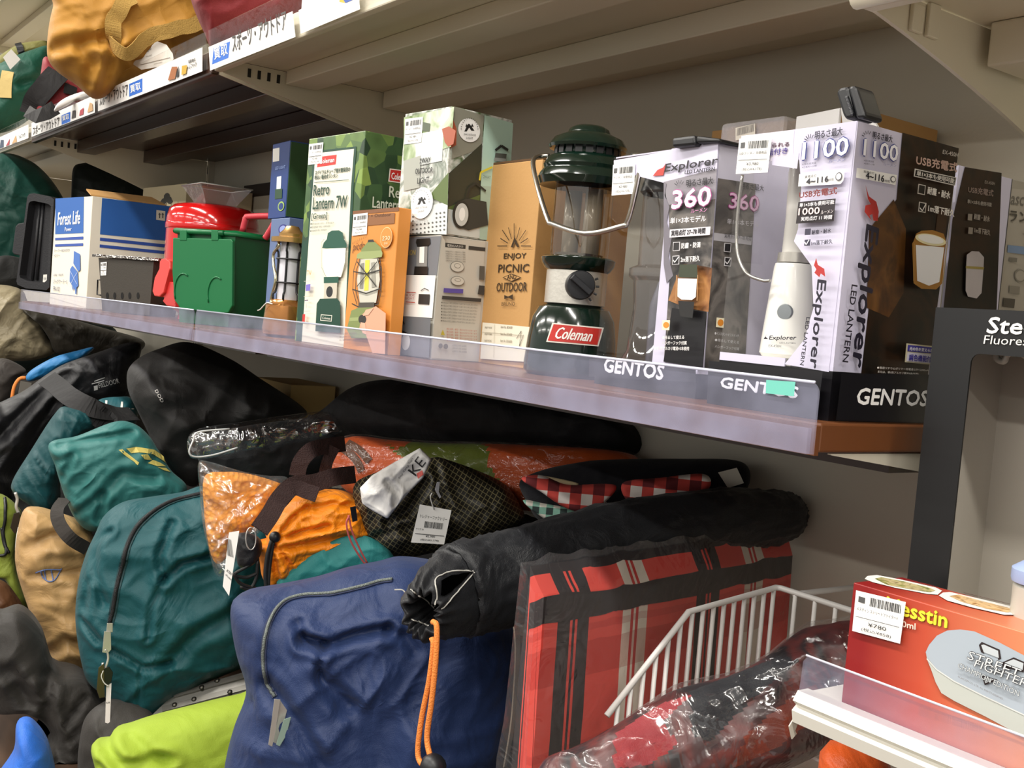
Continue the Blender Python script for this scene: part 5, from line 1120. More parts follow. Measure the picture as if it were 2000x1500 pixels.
# copper lantern
cl = empty('camping_lantern', label='small copper and brass caged lantern beside the green bin', cat='lantern')
COP = M('#c98a4e', rough=.2, metal=.75, var=.1, coat=.4); BRS = M('#b8925a', rough=.25, metal=.75)
ly = .06; cc = onY((563, 560), ly); px = (cc - CAMP).length / 2150
zq = lambda y: onY((563, y), ly).z
lathe_obj('base_tank', [(px * 32, ZM + .0005), (px * 42, ZM + .004), (px * 44, ZM + .012), (px * 40, zq(598)), (px * 30, zq(592)), (px * 27, zq(586)), (0, zq(586))], (cc.x, ly, 0), COP, cl)
lathe_obj('glass_globe', [(px * 20, zq(586)), (px * 21, zq(550)), (px * 20, zq(485)), (px * 18, zq(470))], (cc.x, ly, 0), M('#d3d2da', rough=.25, coat=.5), cl)
lathe_obj('top_plate', [(px * 22, zq(476)), (px * 38, zq(475)), (px * 38, zq(466)), (px * 24, zq(463)), (px * 24, zq(458)), (px * 16, zq(450)), (px * 12, zq(443)), (0, zq(441))], (cc.x, ly, 0), BRS, cl)
for i, an in enumerate((-120, -60, 0, 60, 120, 180)):
    d = V((math.cos(math.radians(an + 20)), math.sin(math.radians(an + 20)), 0)); bp = V((cc.x, ly, 0))
    pts = [bp + d * px * r_ + V((0, 0, zq(y))) for r_, y in ((22, 474), (27, 484), (27, 492), (23, 500), (23, 565), (28, 575), (28, 586))]
    tube_obj('cage_rod', catmull(pts, 4), px * 2.2, BLK, cl, seg=6)
for y in (507, 553): tube_obj('cage_ring', [V((cc.x + px * 25 * math.cos(q_ * math.pi / 12), ly + px * 25 * math.sin(q_ * math.pi / 12), zq(y))) for q_ in range(24)], px * 1.8, BLK, cl, closed=True, seg=6)
tube_obj('bail_handle', catmull([onY(q_, ly - .02) for q_ in zp(Z3, (128, 785), (128, 812), (100, 850), (98, 905), (110, 1000), (85, 1110), (92, 1130))], 5), .0022, M('#d8cfae', rough=.2, metal=1.), cl)
tube_obj('tag_string', catmull([onY(q_, ly - .035) for q_ in zp(Z3, (92, 1135), (60, 1130), (25, 1165), (10, 1172))], 5), .0008, M('#e4e2dc'), cl)
# ================================================================== heap of bags below
L1, L2, L3, L4, L5, L6 = zf(0, 540, .32), zf(0, 940, .37333), zf(360, 740, .33333), zf(420, 1040, .32), zf(740, 840, .46), zf(1480, 1080, .28)
def pz(x, y, X): return onX((x, y), X)
BLUE = fabric('#203159', rough=.55, wr=.35, wscale=14); TEAL = fabric('#104a50', rough=.55, wr=.4, wscale=12)
BLKF = fabric('#18181b', rough=.5, wr=.2, wscale=16); BEIGE = fabric('#b08d5d', rough=.42, wr=.3, wscale=16)
CHROME = M('#c9c6be', rough=.35, metal=.45)
def zipper(o, path, r, col, teeth='#8d9092'):
    d = drape(o, path, .0012); z = ribbon('zipper_tape', [q[0] for q in d], r * 3.4, M(col, rough=.7), o, [q[1] for q in d], thick=.0012)
    tube_obj('zipper_teeth', [q[0] + q[1] * .0012 for q in d], r, M(teeth, rough=.45, metal=.3, bump=.8, bscale=900), z, seg=6)
    return d
def pull_tab(parent, quad, X, mat=CHROME, thick=.002, name='zipper_pull'):
    P_ = [onX(q, X) for q in quad]; n = (CAMP - P_[0]).normalized(); bm = bmesh.new(); prism(bm, P_, n * thick); return bm_obj(name, bm, mat, parent, bevel=.0005)
def near(o, p, off=.004):
    d = drape(o, [p, (p[0] + 1, p[1])], off, n=1); return d[0][0]

# ---- navy duffel
navy = bag('duffel_bag', zp(L4, (100, 470), (150, 380), (330, 345), (600, 290), (800, 230), (1000, 190), (1150, 160), (1400, 200), (1650, 330), (1800, 480), (1840, 640), (1835, 900), (1800, 1150), (1740, 1450), (1720, 1800), (1640, 2220), (1100, 2380), (400, 2330), (100, 2150), (40, 1700), (66, 1400), (120, 1180), (185, 1010), (190, 900), (130, 700)),
    BLUE, X=-.60, th=.10, thb=.26, p=3.4, wr=.010, wsc=9, seed=2.4, nb=220, rings=60,
    creases=[(zp(L4, (575, 575), (700, 610), (860, 560), (1050, 512)), .006, .014), (zp(L4, (540, 500), (560, 590), (690, 605)), .006, .010), (zp(L4, (690, 610), (665, 720), (675, 810)), .004, .007),
             (zp(L4, (360, 850), (470, 960), (560, 1080), (690, 1290)), .009, .010), (zp(L4, (690, 800), (760, 880), (830, 950)), .010, .012), (zp(L4, (255, 975), (170, 1060), (115, 1200), (75, 1350)), .004, .008),
             (zp(L4, (1320, 660), (1210, 800), (1100, 1000)), .018, .006), (zp(L4, (900, 1000), (1000, 1180), (1050, 1400)), .02, .008), (zp(L4, (1200, 640), (1150, 560), (1060, 540)), .006, .007)],
    label='navy blue duffel bag with curved grey zipper and beige webbing', cat='duffel bag')
zipper(navy, zp(L4, (1085, 293), (1000, 305), (900, 335), (700, 378), (550, 388), (440, 418), (365, 485), (318, 580), (297, 700), (302, 820), (325, 920), (368, 1005)), .0018, '#2b3350', '#6f7672')
xz = near(navy, L4(375, 1080)).x + .012
pull_tab(navy, zp(L4, (362, 1015), (400, 1020), (372, 1190), (350, 1308), (325, 1296), (345, 1150)), xz)
pull_tab(navy, zp(L4, (395, 1020), (440, 1085), (415, 1180), (375, 1290), (355, 1280), (380, 1150)), xz - .004, name='zipper_slider')
pull_tab(navy, zp(L4, (420, 1140), (465, 1125), (435, 1240), (395, 1306), (372, 1296), (395, 1220)), xz + .002, M('#8fa79a', rough=.6), name='fabric_tab')
strap_on('webbing_strap', navy, zp(L4, (1790, 505), (1812, 620), (1815, 780), (1805, 950), (1790, 1120), (1765, 1280), (1735, 1440)), .013, fabric('#9c8f80', rough=.8, bscale=500, bump=.6), off=.006)
wb = strap_on('side_strap', navy, zp(L4, (1765, 505), (1830, 500), (1860, 560), (1845, 640)), .016, fabric('#a39686', rough=.8, bscale=500, bump=.6), off=.008)

# ---- teal duffel
teal = bag('duffel_bag', zp(L2, (1080, 25), (950, 60), (800, 82), (640, 112), (545, 180), (500, 270), (450, 380), (412, 520), (395, 700), (415, 880), (455, 1030), (540, 1110), (640, 1200), (712, 1256), (800, 1225), (920, 1130), (1060, 1050), (1270, 965), (1420, 900), (1480, 700), (1480, 300), (1300, 60)),
    TEAL, X=-1.26, th=.10, thb=.2, p=3.0, wr=.012, wsc=8, seed=7.7, nb=200, rings=50,
    creases=[(zp(L2, (860, 475), (950, 392), (1090, 355)), .006, .013), (zp(L2, (862, 470), (838, 350), (900, 200)), .007, .010), (zp(L2, (858, 470), (800, 600), (780, 760)), .005, .008), (zp(L2, (600, 830), (760, 912), (890, 890)), .005, .010),
             (zp(L2, (500, 300), (590, 240)), .005, .012), (zp(L2, (505, 320), (505, 440), (560, 600)), .007, .010), (zp(L2, (742, 920), (730, 1100), (722, 1250)), .003, .004), (zp(L2, (430, 690), (530, 785)), .006, .012),
             (zp(L2, (880, 900), (1000, 760), (1200, 640)), .012, .009), (zp(L2, (470, 500), (450, 640)), .007, .010)],
    label='dark teal duffel bag with a black zipper, padlock and white tag hanging from it', cat='duffel bag')
zipper(teal, zp(L2, (1060, 68), (900, 110), (800, 165), (720, 240), (670, 340), (640, 450), (610, 580), (578, 745)), .0032, '#0d3438', '#161618')
xz = near(teal, L2(560, 830)).x + .01
pull_tab(teal, zp(L2, (560, 742), (590, 742), (590, 790), (556, 792)), xz, name='zipper_slider')
pull_tab(teal, zp(L2, (545, 785), (580, 785), (582, 880), (565, 900), (535, 895)), xz + .002)
tube_obj('padlock_shackle', catmull([onX(L2(*q), xz + .003) for q in ((548, 880), (562, 895), (566, 930), (552, 975), (540, 990), (538, 950))], 4), .0018, CHROME, teal)
pull_tab(teal, zp(L2, (515, 975), (545, 950), (548, 1130), (520, 1135), (505, 1090)), xz + .002, M('#5a4f40', rough=.35, metal=.6), .006, 'padlock')
pull_tab(teal, zp(L2, (535, 985), (570, 968), (592, 1000), (582, 1050), (552, 1075), (530, 1040)), xz + .001, BLK, .006, 'padlock_cover')
tc, tf = tag_card('price_tag', zp(L2, (556, 1070), (583, 1055), (575, 1270), (550, 1262)), '#e2d9d6', X=xz + .008, label='narrow white paper tag hanging below the teal duffel zipper', cat='tag')
tag_print(tc, tf, zp(L2, (556, 1070), (583, 1055), (575, 1270), (550, 1262)), [('¥2,980', .1, .9, .5, .06)], seed=2)
tube_obj('tag_loop', catmull([onX(L2(*q), xz + .007) for q in ((540, 990), (530, 1020), (545, 1055), (568, 1072))], 4), .0009, M('#e9e6e0'), tc)

# ---- orange stuff sack with straps and cords
ORG = fabric('#e0800c', rough=.45, wr=.5, wscale=26)
org = bag('stuff_sack', [(493, 1068), (505, 1058), (520, 1053), (517, 1030), (530, 1005), (547, 985), (567, 972), (600, 962), (640, 956), (680, 962), (715, 990), (735, 1042), (690, 1075), (640, 1100), (593, 1120), (557, 1145), (530, 1150), (512, 1125), (506, 1090)], ORG, X=-.88, th=.05, thb=.07,
    p=2.4, wr=.007, wsc=22, stretch=(.5, 1.4), rot=.35, seed=4.2, nb=160, rings=40,
    creases=[([(537, 1052), (580, 1035), (640, 1020)], .004, .008), ([(537, 1055), (570, 1010), (600, 985)], .004, .007), ([(537, 1060), (560, 1080), (575, 1115)], .004, .008), ([(535, 1060), (540, 1090), (545, 1130)], .004, .008), ([(600, 990), (650, 980), (690, 985)], .005, .007), ([(545, 1060), (600, 1055), (680, 1040)], .005, .007)],
    label='bright orange gathered stuff sack with a black cord lock', cat='bag')
xo = near(org, (537, 1052)).x + .012
bm = bmesh.new(); bmesh.ops.create_uvsphere(bm, u_segments=14, v_segments=9, radius=.0075, matrix=Matrix.Translation(onX((537, 1049), xo))); bm_obj('cord_lock', bm, BLK, org, smooth=True)
CORDK = M('#191919', rough=.6, var=.6, vscale=400)
tube_obj('draw_cord', catmull([onX(q, xo) for q in ((534, 1056), (529, 1085), (525, 1120), (523, 1152))], 4), .0028, CORDK, org); tube_obj('draw_cord', catmull([onX(q, xo + .002) for q in ((530, 1056), (522, 1085), (518, 1120), (520, 1150))], 4), .0026, CORDK, org)
lk = empty('cord_bundle', label='black padded cord end with thin looped cords beside the orange sack', cat='cord')
kl = bag('black_sleeve', [(462, 1050), (475, 1040), (500, 1046), (512, 1062), (506, 1090), (485, 1108), (464, 1102)], BLKF, X=-.862, th=.014, wr=.002, wsc=30, nb=60, rings=14, parent=lk)
for q in (((505, 1090), (480, 1108), (458, 1122), (480, 1128), (502, 1120)), ((503, 1095), (500, 1130), (488, 1150), (470, 1146)), ((455, 1120), (470, 1140), (500, 1150))): tube_obj('looped_cord', catmull([onX(s, -.852) for s in q], 5), .0022, CORDK, lk)
tube_obj('wire_ring', [onX((490 + 10 * math.cos(a / 8 * math.pi), 1052 + 22 * math.sin(a / 8 * math.pi)), -.835) for a in range(16)], .0008, CHROME, lk, closed=True, seg=5)
q = zp(L3, (262, 900), (322, 890), (262, 1272), (225, 1215)); tc, tf = tag_card('price_tag', q, X=-.83, label='long white barcode tag hanging from the bag of yellow knit', cat='tag')
tag_print(tc, tf, q, [('¥780', .15, .85, .7, .05), ('(税込¥858)', .1, .9, .78, .04)], bar=(.15, .85, .1, .42), seed=8)

# ---- yellow knit in a clear bag
def knit_mat():
    m, nt, b, N, L = new_mat('knit'); b.inputs['Roughness'].default_value = .8
    uv = N.new('ShaderNodeUVMap'); ck = N.new('ShaderNodeTexVoronoi'); ck.inputs['Scale'].default_value = 150; L.new(uv.outputs[0], ck.inputs[0])
    cr = N.new('ShaderNodeValToRGB'); cr.color_ramp.elements[0].color = rgb('#f2a840'); cr.color_ramp.elements[1].color = rgb('#cf8322'); cr.color_ramp.elements[1].position = .7
    L.new(ck.outputs['Distance'], cr.inputs[0]); L.new(cr.outputs[0], b.inputs['Base Color'])
    bp = N.new('ShaderNodeBump'); bp.inputs['Strength'].default_value = .8; bp.inputs['Distance'].default_value = .003; bp.invert = True; L.new(ck.outputs['Distance'], bp.inputs['Height']); L.new(bp.outputs[0], b.inputs['Normal']); return m
yk = empty('wrapped_knit', label='orange-yellow knitted item in a crinkled clear plastic bag', cat='parcel')
FILMC = film('crinkle_film', gloss=.5, wr=1., wscale=11, rough=.14, haze=.03)
bag('knit', [(400, 930), (440, 922), (480, 925), (530, 938), (552, 950), (540, 975), (505, 1022), (480, 1040), (455, 1070), (430, 1100), (415, 1090), (405, 1050), (398, 990)], knit_mat(), X=-.99, th=.035, wr=.008, wsc=14, seed=3., nb=110, rings=26, parent=yk)
bag('plastic_bag', [(387, 907), (403, 901), (477, 922), (527, 930), (562, 933), (560, 960), (545, 985), (510, 1035), (480, 1060), (467, 1085), (440, 1122), (420, 1118), (408, 1073), (395, 1017), (390, 957)], FILMC, X=-.985, th=.048, wr=.012, wsc=26, seed=9., nb=130, rings=30, parent=yk)

# ---- black drawstring tube bag lying across
tb = empty('tent_pole_bag', label='long black drawstring tube bag with an orange cord, lying across the navy duffel', cat='bag')
def sect(pt, pb, Yv): a, b = onY(pt, Yv), onY(pb, Yv); return (a + b) / 2, (a - b).length / 2
S_ = [((905, 1058), (888, 1246), .015), ((960, 1046), (950, 1232), .05), ((1060, 1018), (1060, 1205), .11), ((1180, 986), (1185, 1160), .18), ((1330, 962), (1335, 1112), .27), ((1450, 955), (1455, 1076), .36), ((1530, 962), (1530, 1058), .42), ((1556, 976), (1552, 1040), .445)]
cs = [sect(*q) for q in S_]
C3 = catmull([c for c, r in cs], 8); R3 = [q.x for q in catmull([V((r, 0, 0)) for c, r in cs], 8)]
mouth_c, mouth_r = onY((822, 1198), -.05), .024; d_in = (V((-.62, .78, .02))).normalized()
C3 = catmull([mouth_c, mouth_c + d_in * .03, (mouth_c + d_in * .05) * .4 + C3[0] * .6, C3[0]], 6)[:16] + C3[1:]; n0 = 16
rm = [mouth_r * (.9 + .1 * i / 16) + (R3[0] - mouth_r) * (i / 16) ** .7 for i in range(16)]
R3 = rm + R3
bm = bmesh.new(); rings_ = []; seg = 72
def tube_ring(c, r, t, k_):
    s = V((0, 0, 1)) - t * t.z; s.normalize(); q = t.cross(s); row = []
    for j in range(seg):
        a = 2 * math.pi * j / seg; rr_ = r
        g = max(0, 1 - k_ / 7.); rr_ += g * .0042 * math.sin(a * 13 + 2 * math.sin(a * 3)) + .0035 * fold_noise(k_ * .22, 2.2 * math.cos(a) + 5, math.sin(a) * 2.2) * min(1, k_ / 6)
        row.append(bm.verts.new(c + (s * math.sin(a) + q * math.cos(a) * .8) * rr_))
    return row
nC = len(C3)
inner = []
for i, (c_, r_) in enumerate(zip(C3, R3)):
    t = (C3[min(nC - 1, i + 1)] - C3[max(0, i - 1)]).normalized(); rings_.append(tube_ring(c_, max(.004, r_), t, i))
t0 = (C3[1] - C3[0]).normalized(); inn = [tube_ring(C3[0] + t0 * .002, mouth_r * .78, t0, 0), tube_ring(C3[0] + t0 * .03, mouth_r * .72, t0, 1), tube_ring(C3[0] + t0 * .08, mouth_r * .4, t0, 2)]
allr = inn[::-1] + rings_
for a, b in zip(allr, allr[1:]):
    for j in range(seg): bm.faces.new((a[j], a[(j + 1) % seg], b[(j + 1) % seg], b[j]))
bm.faces.new(allr[0]); bm.faces.new(allr[-1][::-1])
TBM = fabric('#1d1e21', rough=.45, wr=.25, wscale=22); tbo = bm_obj('tube_body', bm, TBM, tb, smooth=True)
patch_on('slit_opening', tbo, [(zp(L4, (1375, 300), (1440, 265), (1555, 245), (1500, 310), (1400, 395), (1368, 390)), M('#020202', rough=1., spec=0.))], off=.002)
STI = M('#b9b7b0', rough=.7)
for q in (((1335, 450), (1352, 400), (1345, 300), (1380, 262), (1460, 235), (1575, 238)), ((1580, 245), (1480, 360), (1380, 470)), ((1095, 350), (1140, 350), (1160, 365)), ((1190, 350), (1240, 385), (1290, 420), (1335, 462)), ((1200, 535), (1240, 545), (1300, 572))):
    d = drape(tbo, zp(L4, *q), .0008); bm = bmesh.new(); pts = [k[0] for k in d]
    tube(bm, pts, .0007, 5); bm_obj('stitching', bm, STI, tbo)
OCM = M('#e8873a', rough=.7, bump=.6, bscale=700)
yc = -.06
for q in (((845, 1214), (853, 1225), (851, 1290), (843, 1370), (834, 1440), (842, 1485)), ((843, 1246), (846, 1262), (838, 1330), (824, 1400), (816, 1465), (822, 1490), (838, 1496))): tube_obj('orange_cord', catmull([onY(s, yc) for s in q], 6), .0026, OCM, tb)
bm = bmesh.new(); bmesh.ops.create_uvsphere(bm, u_segments=14, v_segments=9, radius=.012, matrix=Matrix.Translation(onY((846, 1498), yc))); bm_obj('cord_stopper', bm, BLK, tb, smooth=True)

# ---- grid-weave sack, paper in it, price tag
def grid_mat(name, base, linec, sc, lw):
    m, nt, b, N, L = new_mat(name); b.inputs['Roughness'].default_value = .55; uv = N.new('ShaderNodeUVMap')
    sp = N.new('ShaderNodeSeparateXYZ'); rt = N.new('ShaderNodeMapping'); rt.inputs['Rotation'].default_value = (0, 0, .5); L.new(uv.outputs[0], rt.inputs[0]); L.new(rt.outputs[0], sp.inputs[0]); outs = []
    for i in (0, 1):
        mu = N.new('ShaderNodeMath'); mu.operation = 'MULTIPLY'; mu.inputs[1].default_value = sc; L.new(sp.outputs[i], mu.inputs[0])
        fr = N.new('ShaderNodeMath'); fr.operation = 'FRACT'; L.new(mu.outputs[0], fr.inputs[0]); lt_ = N.new('ShaderNodeMath'); lt_.operation = 'LESS_THAN'; lt_.inputs[1].default_value = lw; L.new(fr.outputs[0], lt_.inputs[0]); outs.append(lt_)
    mx = N.new('ShaderNodeMath'); mx.operation = 'MAXIMUM'; L.new(outs[0].outputs[0], mx.inputs[0]); L.new(outs[1].outputs[0], mx.inputs[1])
    mi = N.new('ShaderNodeMix'); mi.data_type = 'RGBA'; mi.inputs[6].default_value = rgb(base); mi.inputs[7].default_value = rgb(linec); L.new(mx.outputs[0], mi.inputs[0]); L.new(mi.outputs[2], b.inputs['Base Color']); return m
gs = bag('stuff_sack', [(690, 955), (705, 935), (760, 915), (820, 900), (853, 893), (880, 900), (930, 918), (985, 945), (1015, 985), (1020, 1015), (960, 1050), (900, 1068), (860, 1075), (800, 1087), (753, 1080), (725, 1058), (705, 1022), (693, 990)], grid_mat('ripstop', '#1b1810', '#6e6648', 170, .15), X=-.80, th=.06, thb=.04,
    wr=.009, wsc=15, seed=5.5, nb=150, rings=36, creases=[([(760, 1012), (800, 990), (835, 930)], .006, .009), ([(850, 900), (860, 950), (880, 1000)], .005, .008), ([(740, 1040), (790, 1020), (820, 1040)], .006, .007)],
    label='dark grid-weave stuff sack with a crumpled paper sheet tucked into its mouth', cat='bag')
PAP = M('#dedcd8', rough=.6, wr=.25, wscale=30)
pp_ = bag('paper_sheet', [(703, 953), (727, 928), (770, 903), (820, 875), (843, 897), (827, 933), (800, 960), (777, 987), (757, 1013), (727, 997), (707, 983)], PAP, X=-.735, corner=True, th=.006, thb=.003, p=9, wr=.006, wsc=13, seed=1.7, nb=90, rings=20, label='crumpled white paper sheet with black print, sticking out of the grid sack', cat='paper',
    creases=[([(757, 940), (775, 960), (772, 985)], .004, .008)])
INK = M('#222222', rough=.6)
text_on('lettering', pp_, 'KE', L3(1355, 570), L3(1418, 490), 20, INK); text_on('lettering', pp_, 'Your Camp Start', L3(1262, 590), L3(1345, 470), 6, INK)
patch_on('red_print', pp_, [(zp(L3, (1360, 555), (1395, 535), (1400, 560), (1370, 585)), M('#d9635a', rough=.6))])
q = zp(L3, (1380, 735), (1565, 770), (1522, 970), (1328, 958)); xg = near(gs, (845, 1020)).x
tc, tf = tag_card('price_tag', q, X=xg + .03, label='square white price tag hanging on the grid-weave sack', cat='tag')
tag_print(tc, tf, q, [('トレジャーファクトリー', .1, .93, .34, .1), ('サイズ SK', .06, .3, .66, .05), ('¥2,980', .4, .68, .84, .06), ('(税込¥3,278)', .26, .82, .94, .06)], bar=(.28, .85, .42, .58), seed=5, line=.76)
tube_obj('tag_string', catmull([onX(s, xg + .03) for s in zp(L3, (1462, 765), (1448, 720), (1442, 690), (1452, 668))], 4), .0008, M('#d8d5ce'), tc)
bm = bmesh.new(); prism(bm, [onX(s, xg + .012) for s in zp(L3, (1468, 650), (1480, 604), (1496, 604), (1490, 660), (1505, 690), (1495, 700))], V((.002, -.001, 0))); bm_obj('white_loop', bm, M('#d8d8de', rough=.5), gs)
for q in (((968, 800), (950, 850), (975, 950), (1040, 1060), (1062, 1085)), ((962, 800), (985, 900), (1030, 1000), (1072, 1080))): tube_obj('red_cord', catmull([onX(s, xg + .02) for s in zp(L3, *q)], 5), .0012, M('#b2504c', rough=.7), gs)
pull_tab(gs, zp(L3, (970, 752), (1005, 745), (1015, 830), (985, 838)), xg + .022, BLK, .01, 'cord_lock')
# teal cloth bag between
bag('cloth_pouch', [(540, 1142), (573, 1110), (627, 1068), (680, 1046), (725, 1050), (765, 1080), (770, 1120), (700, 1150), (600, 1165)], fabric('#22716f', rough=.6), X=-.815, th=.009, thb=.02, wr=.006, wsc=14, nb=90, rings=22, label='plain teal cloth pouch wedged behind the navy duffel', cat='bag')
# brown straps over the pile
sb_ = empty('webbing_loop', label='dark brown webbing handle looping over the orange sack', cat='strap')
BRW = fabric('#33211f', rough=.8, bscale=600, bump=.7)
def pts_at(z, q, xs): return catmull([onX(z(*s), x) for s, x in zip(q, xs)], 6)
ribbon('strap', pts_at(L3, ((440, 885), (500, 800), (560, 700), (640, 625), (760, 610), (880, 575), (1000, 560)), (-.80, -.82, -.84, -.86, -.86, -.86, -.87)), .024, BRW, sb_)
ribbon('strap', pts_at(L3, ((560, 720), (640, 640), (720, 660), (780, 680)), (-.845, -.85, -.84, -.83)), .02, BRW, sb_)
ribbon('strap', pts_at(L3, ((660, 570), (680, 490), (740, 420), (830, 395), (940, 380)), (-.90, -.90, -.90, -.91, -.93)), .022, BRW, sb_)
ribbon('strap', pts_at(L3, ((820, 560), (840, 480), (880, 400)), (-.905, -.905, -.91)), .016, BRW, sb_)

# ---- plaid mat in a clear wrap
def stripe_ramp(N, L, src, period, stops, off=0.):
    mu = N.new('ShaderNodeMath'); mu.operation = 'MULTIPLY_ADD'; mu.inputs[1].default_value = 1 / period; mu.inputs[2].default_value = off; L.new(src, mu.inputs[0])
    fr = N.new('ShaderNodeMath'); fr.operation = 'FRACT'; L.new(mu.outputs[0], fr.inputs[0]); cr = N.new('ShaderNodeValToRGB'); cr.color_ramp.interpolation = 'CONSTANT'
    e = cr.color_ramp.elements; e[0].position = 0; e[0].color = stops[0][1]; e[1].position = stops[1][0]; e[1].color = stops[1][1]
    for p_, c_ in stops[2:]: e.new(p_).color = c_
    L.new(fr.outputs[0], cr.inputs[0]); return cr
def plaid_mat():
    m, nt, b, N, L = new_mat('plaid_cloth'); b.inputs['Roughness'].default_value = .7; uv = N.new('ShaderNodeUVMap'); sp = N.new('ShaderNodeSeparateXYZ'); L.new(uv.outputs[0], sp.inputs[0])
    r, d, k, w_ = rgb('#d2453a'), rgb('#c02c28'), rgb('#201a1b'), rgb('#d8cfc0')
    c1 = stripe_ramp(N, L, sp.outputs[0], .235, [(0, r), (.09, k), (.17, r), (.185, k), (.20, r), (.215, k), (.29, r), (.52, w_), (.58, d), (.60, w_), (.615, d), (.635, w_), (.70, r)], .0)
    c2 = stripe_ramp(N, L, sp.outputs[1], .12, [(0, (1, 1, 1, 1)), (.35, (.8, .62, .6, 1)), (.62, (1, 1, 1, 1)), (.7, (.85, .7, .7, 1)), (.76, (1, 1, 1, 1)), (.8, (.85, .7, .7, 1)), (.86, (1, 1, 1, 1))])
    mx = N.new('ShaderNodeMix'); mx.data_type = 'RGBA'; mx.blend_type = 'MULTIPLY'; mx.inputs[0].default_value = 1; L.new(c1.outputs[0], mx.inputs[6]); L.new(c2.outputs[0], mx.inputs[7])
    c3 = N.new('ShaderNodeValToRGB'); c3.color_ramp.interpolation = 'CONSTANT'; e = c3.color_ramp.elements; e[0].position = 0; e[0].color = (0, 0, 0, 1); e[1].position = .456; e[1].color = (1, 1, 1, 1); e.new(.477).color = (0, 0, 0, 1); e.new(.502).color = (1, 1, 1, 1)
    L.new(sp.outputs[1], c3.inputs[0]); m3 = N.new('ShaderNodeMix'); m3.data_type = 'RGBA'; m3.inputs[7].default_value = k; L.new(c3.outputs[0], m3.inputs[0]); L.new(mx.outputs[2], m3.inputs[6])
    L.new(m3.outputs[2], b.inputs['Base Color']); return m
pm = empty('picnic_mat', label='red, black and white plaid mat folded upright in a clear plastic wrap', cat='mat')
def mat_shell(name, mat, ex, amp, sc, nu=70):
    fr_ = [onY(q, -.005) for q in ((985, 1530), (1036, 1106), (1062, 1172), (1052, 1530))]; bk = [onY(q, .44) for q in ((1520, 1330), (1534, 1030), (1548, 1084), (1545, 1330))]
    zb_ = .584
    def path(c4):
        a, b, c_, d = c4; a = V((a.x, a.y, zb_)); d = V((d.x, d.y, zb_)); out = []
        for p0, p1, n in ((a, b, 14), (b, c_, 12), (c_, d, 34)):
            for i in range(n): out.append(p0.lerp(p1, i / n))
        return out + [d]
    A, B = path(fr_), path(bk); cA = sum(A, V()) / len(A); cB = sum(B, V()) / len(B); rows = []; verts = []; uvs = []; tot = [0]
    for p0, p1 in zip(A, A[1:]): tot.append(tot[-1] + (p1 - p0).length)
    bot = tot[-1]
    for i in range(nu + 1):
        t = i / nu; row = []
        for j, (p0, p1) in enumerate(zip(A, B)):
            q = p0.lerp(p1, t); c_ = cA.lerp(cB, t); dirn = (q - c_); dirn.z *= .4; dirn.normalize()
            q = q + dirn * (ex + amp * fold_noise(t * .5 * sc, tot[j] * sc, 3.3 + ex * 100)) + V((0, -.01 * (1 - t) if ex else 0, 0)) * (1 if i == 0 else 0)
            verts.append(q); uvs.append((t * .47, bot - tot[j])); row.append(len(verts) - 1)
        rows.append(row)
    F = []
    for a, b in zip(rows, rows[1:]):
        for j in range(len(a) - 1): F.append((a[j], a[j + 1], b[j + 1], b[j]))
        F.append((a[-1], a[0], b[0], b[-1]))
    for row, s in ((rows[0], 1), (rows[-1], -1)):
        n = len(row)
        ring = list(row)
        # cap by joining opposite sides
        i, j = 0, n - 1
        while j - i > 1:
            f = (ring[i], ring[i + 1], ring[j - 1], ring[j]) if i + 1 != j - 1 else (ring[i], ring[i + 1], ring[j]); F.append(f); i += 1; j -= 1
    me = mesh(name, verts, F); ul = me.uv_layers.new(name='cloth'); ul.data.foreach_set('uv', np.array([uvs[l.vertex_index] for l in me.loops]).ravel())
    o = link(name, me, mat, pm, smooth=True); bmm = bmesh.new(); bmm.from_mesh(me); bmesh.ops.recalc_face_normals(bmm, faces=bmm.faces); bmm.to_mesh(me); bmm.free()
    me.set_sharp_from_angle(angle=math.radians(50)); return o
mat_shell('plaid_cloth', plaid_mat(), 0, .004, 9)
mat_shell('plastic_wrap', film('mat_wrap', gloss=.22, wr=1., wscale=13, rough=.16, haze=.02), .006, .005, 16)

# ---- folded gingham blanket
def gingham(name, cols, sc):
    m, nt, b, N, L = new_mat(name); b.inputs['Roughness'].default_value = .85; uv = N.new('ShaderNodeUVMap'); sp = N.new('ShaderNodeSeparateXYZ'); L.new(uv.outputs[0], sp.inputs[0]); outs = []
    for i in (0, 1):
        mu = N.new('ShaderNodeMath'); mu.operation = 'MULTIPLY'; mu.inputs[1].default_value = sc; L.new(sp.outputs[i], mu.inputs[0]); fr = N.new('ShaderNodeMath'); fr.operation = 'FRACT'; L.new(mu.outputs[0], fr.inputs[0])
        lt_ = N.new('ShaderNodeMath'); lt_.operation = 'LESS_THAN'; lt_.inputs[1].default_value = .5; L.new(fr.outputs[0], lt_.inputs[0]); outs.append(lt_)
    ad = N.new('ShaderNodeMath'); ad.operation = 'ADD'; L.new(outs[0].outputs[0], ad.inputs[0]); L.new(outs[1].outputs[0], ad.inputs[1]); dv = N.new('ShaderNodeMath'); dv.operation = 'MULTIPLY'; dv.inputs[1].default_value = .499; L.new(ad.outputs[0], dv.inputs[0])
    cr = N.new('ShaderNodeValToRGB'); cr.color_ramp.interpolation = 'CONSTANT'; e = cr.color_ramp.elements; e[0].position = 0; e[0].color = rgb(cols[0]); e[1].position = .4; e[1].color = rgb(cols[1]); e.new(.9).color = rgb(cols[2]); L.new(dv.outputs[0], cr.inputs[0]); L.new(cr.outputs[0], b.inputs['Base Color']); return m
fb = empty('folded_blanket', label='folded blanket, black outside with red and white check on its folds', cat='blanket')
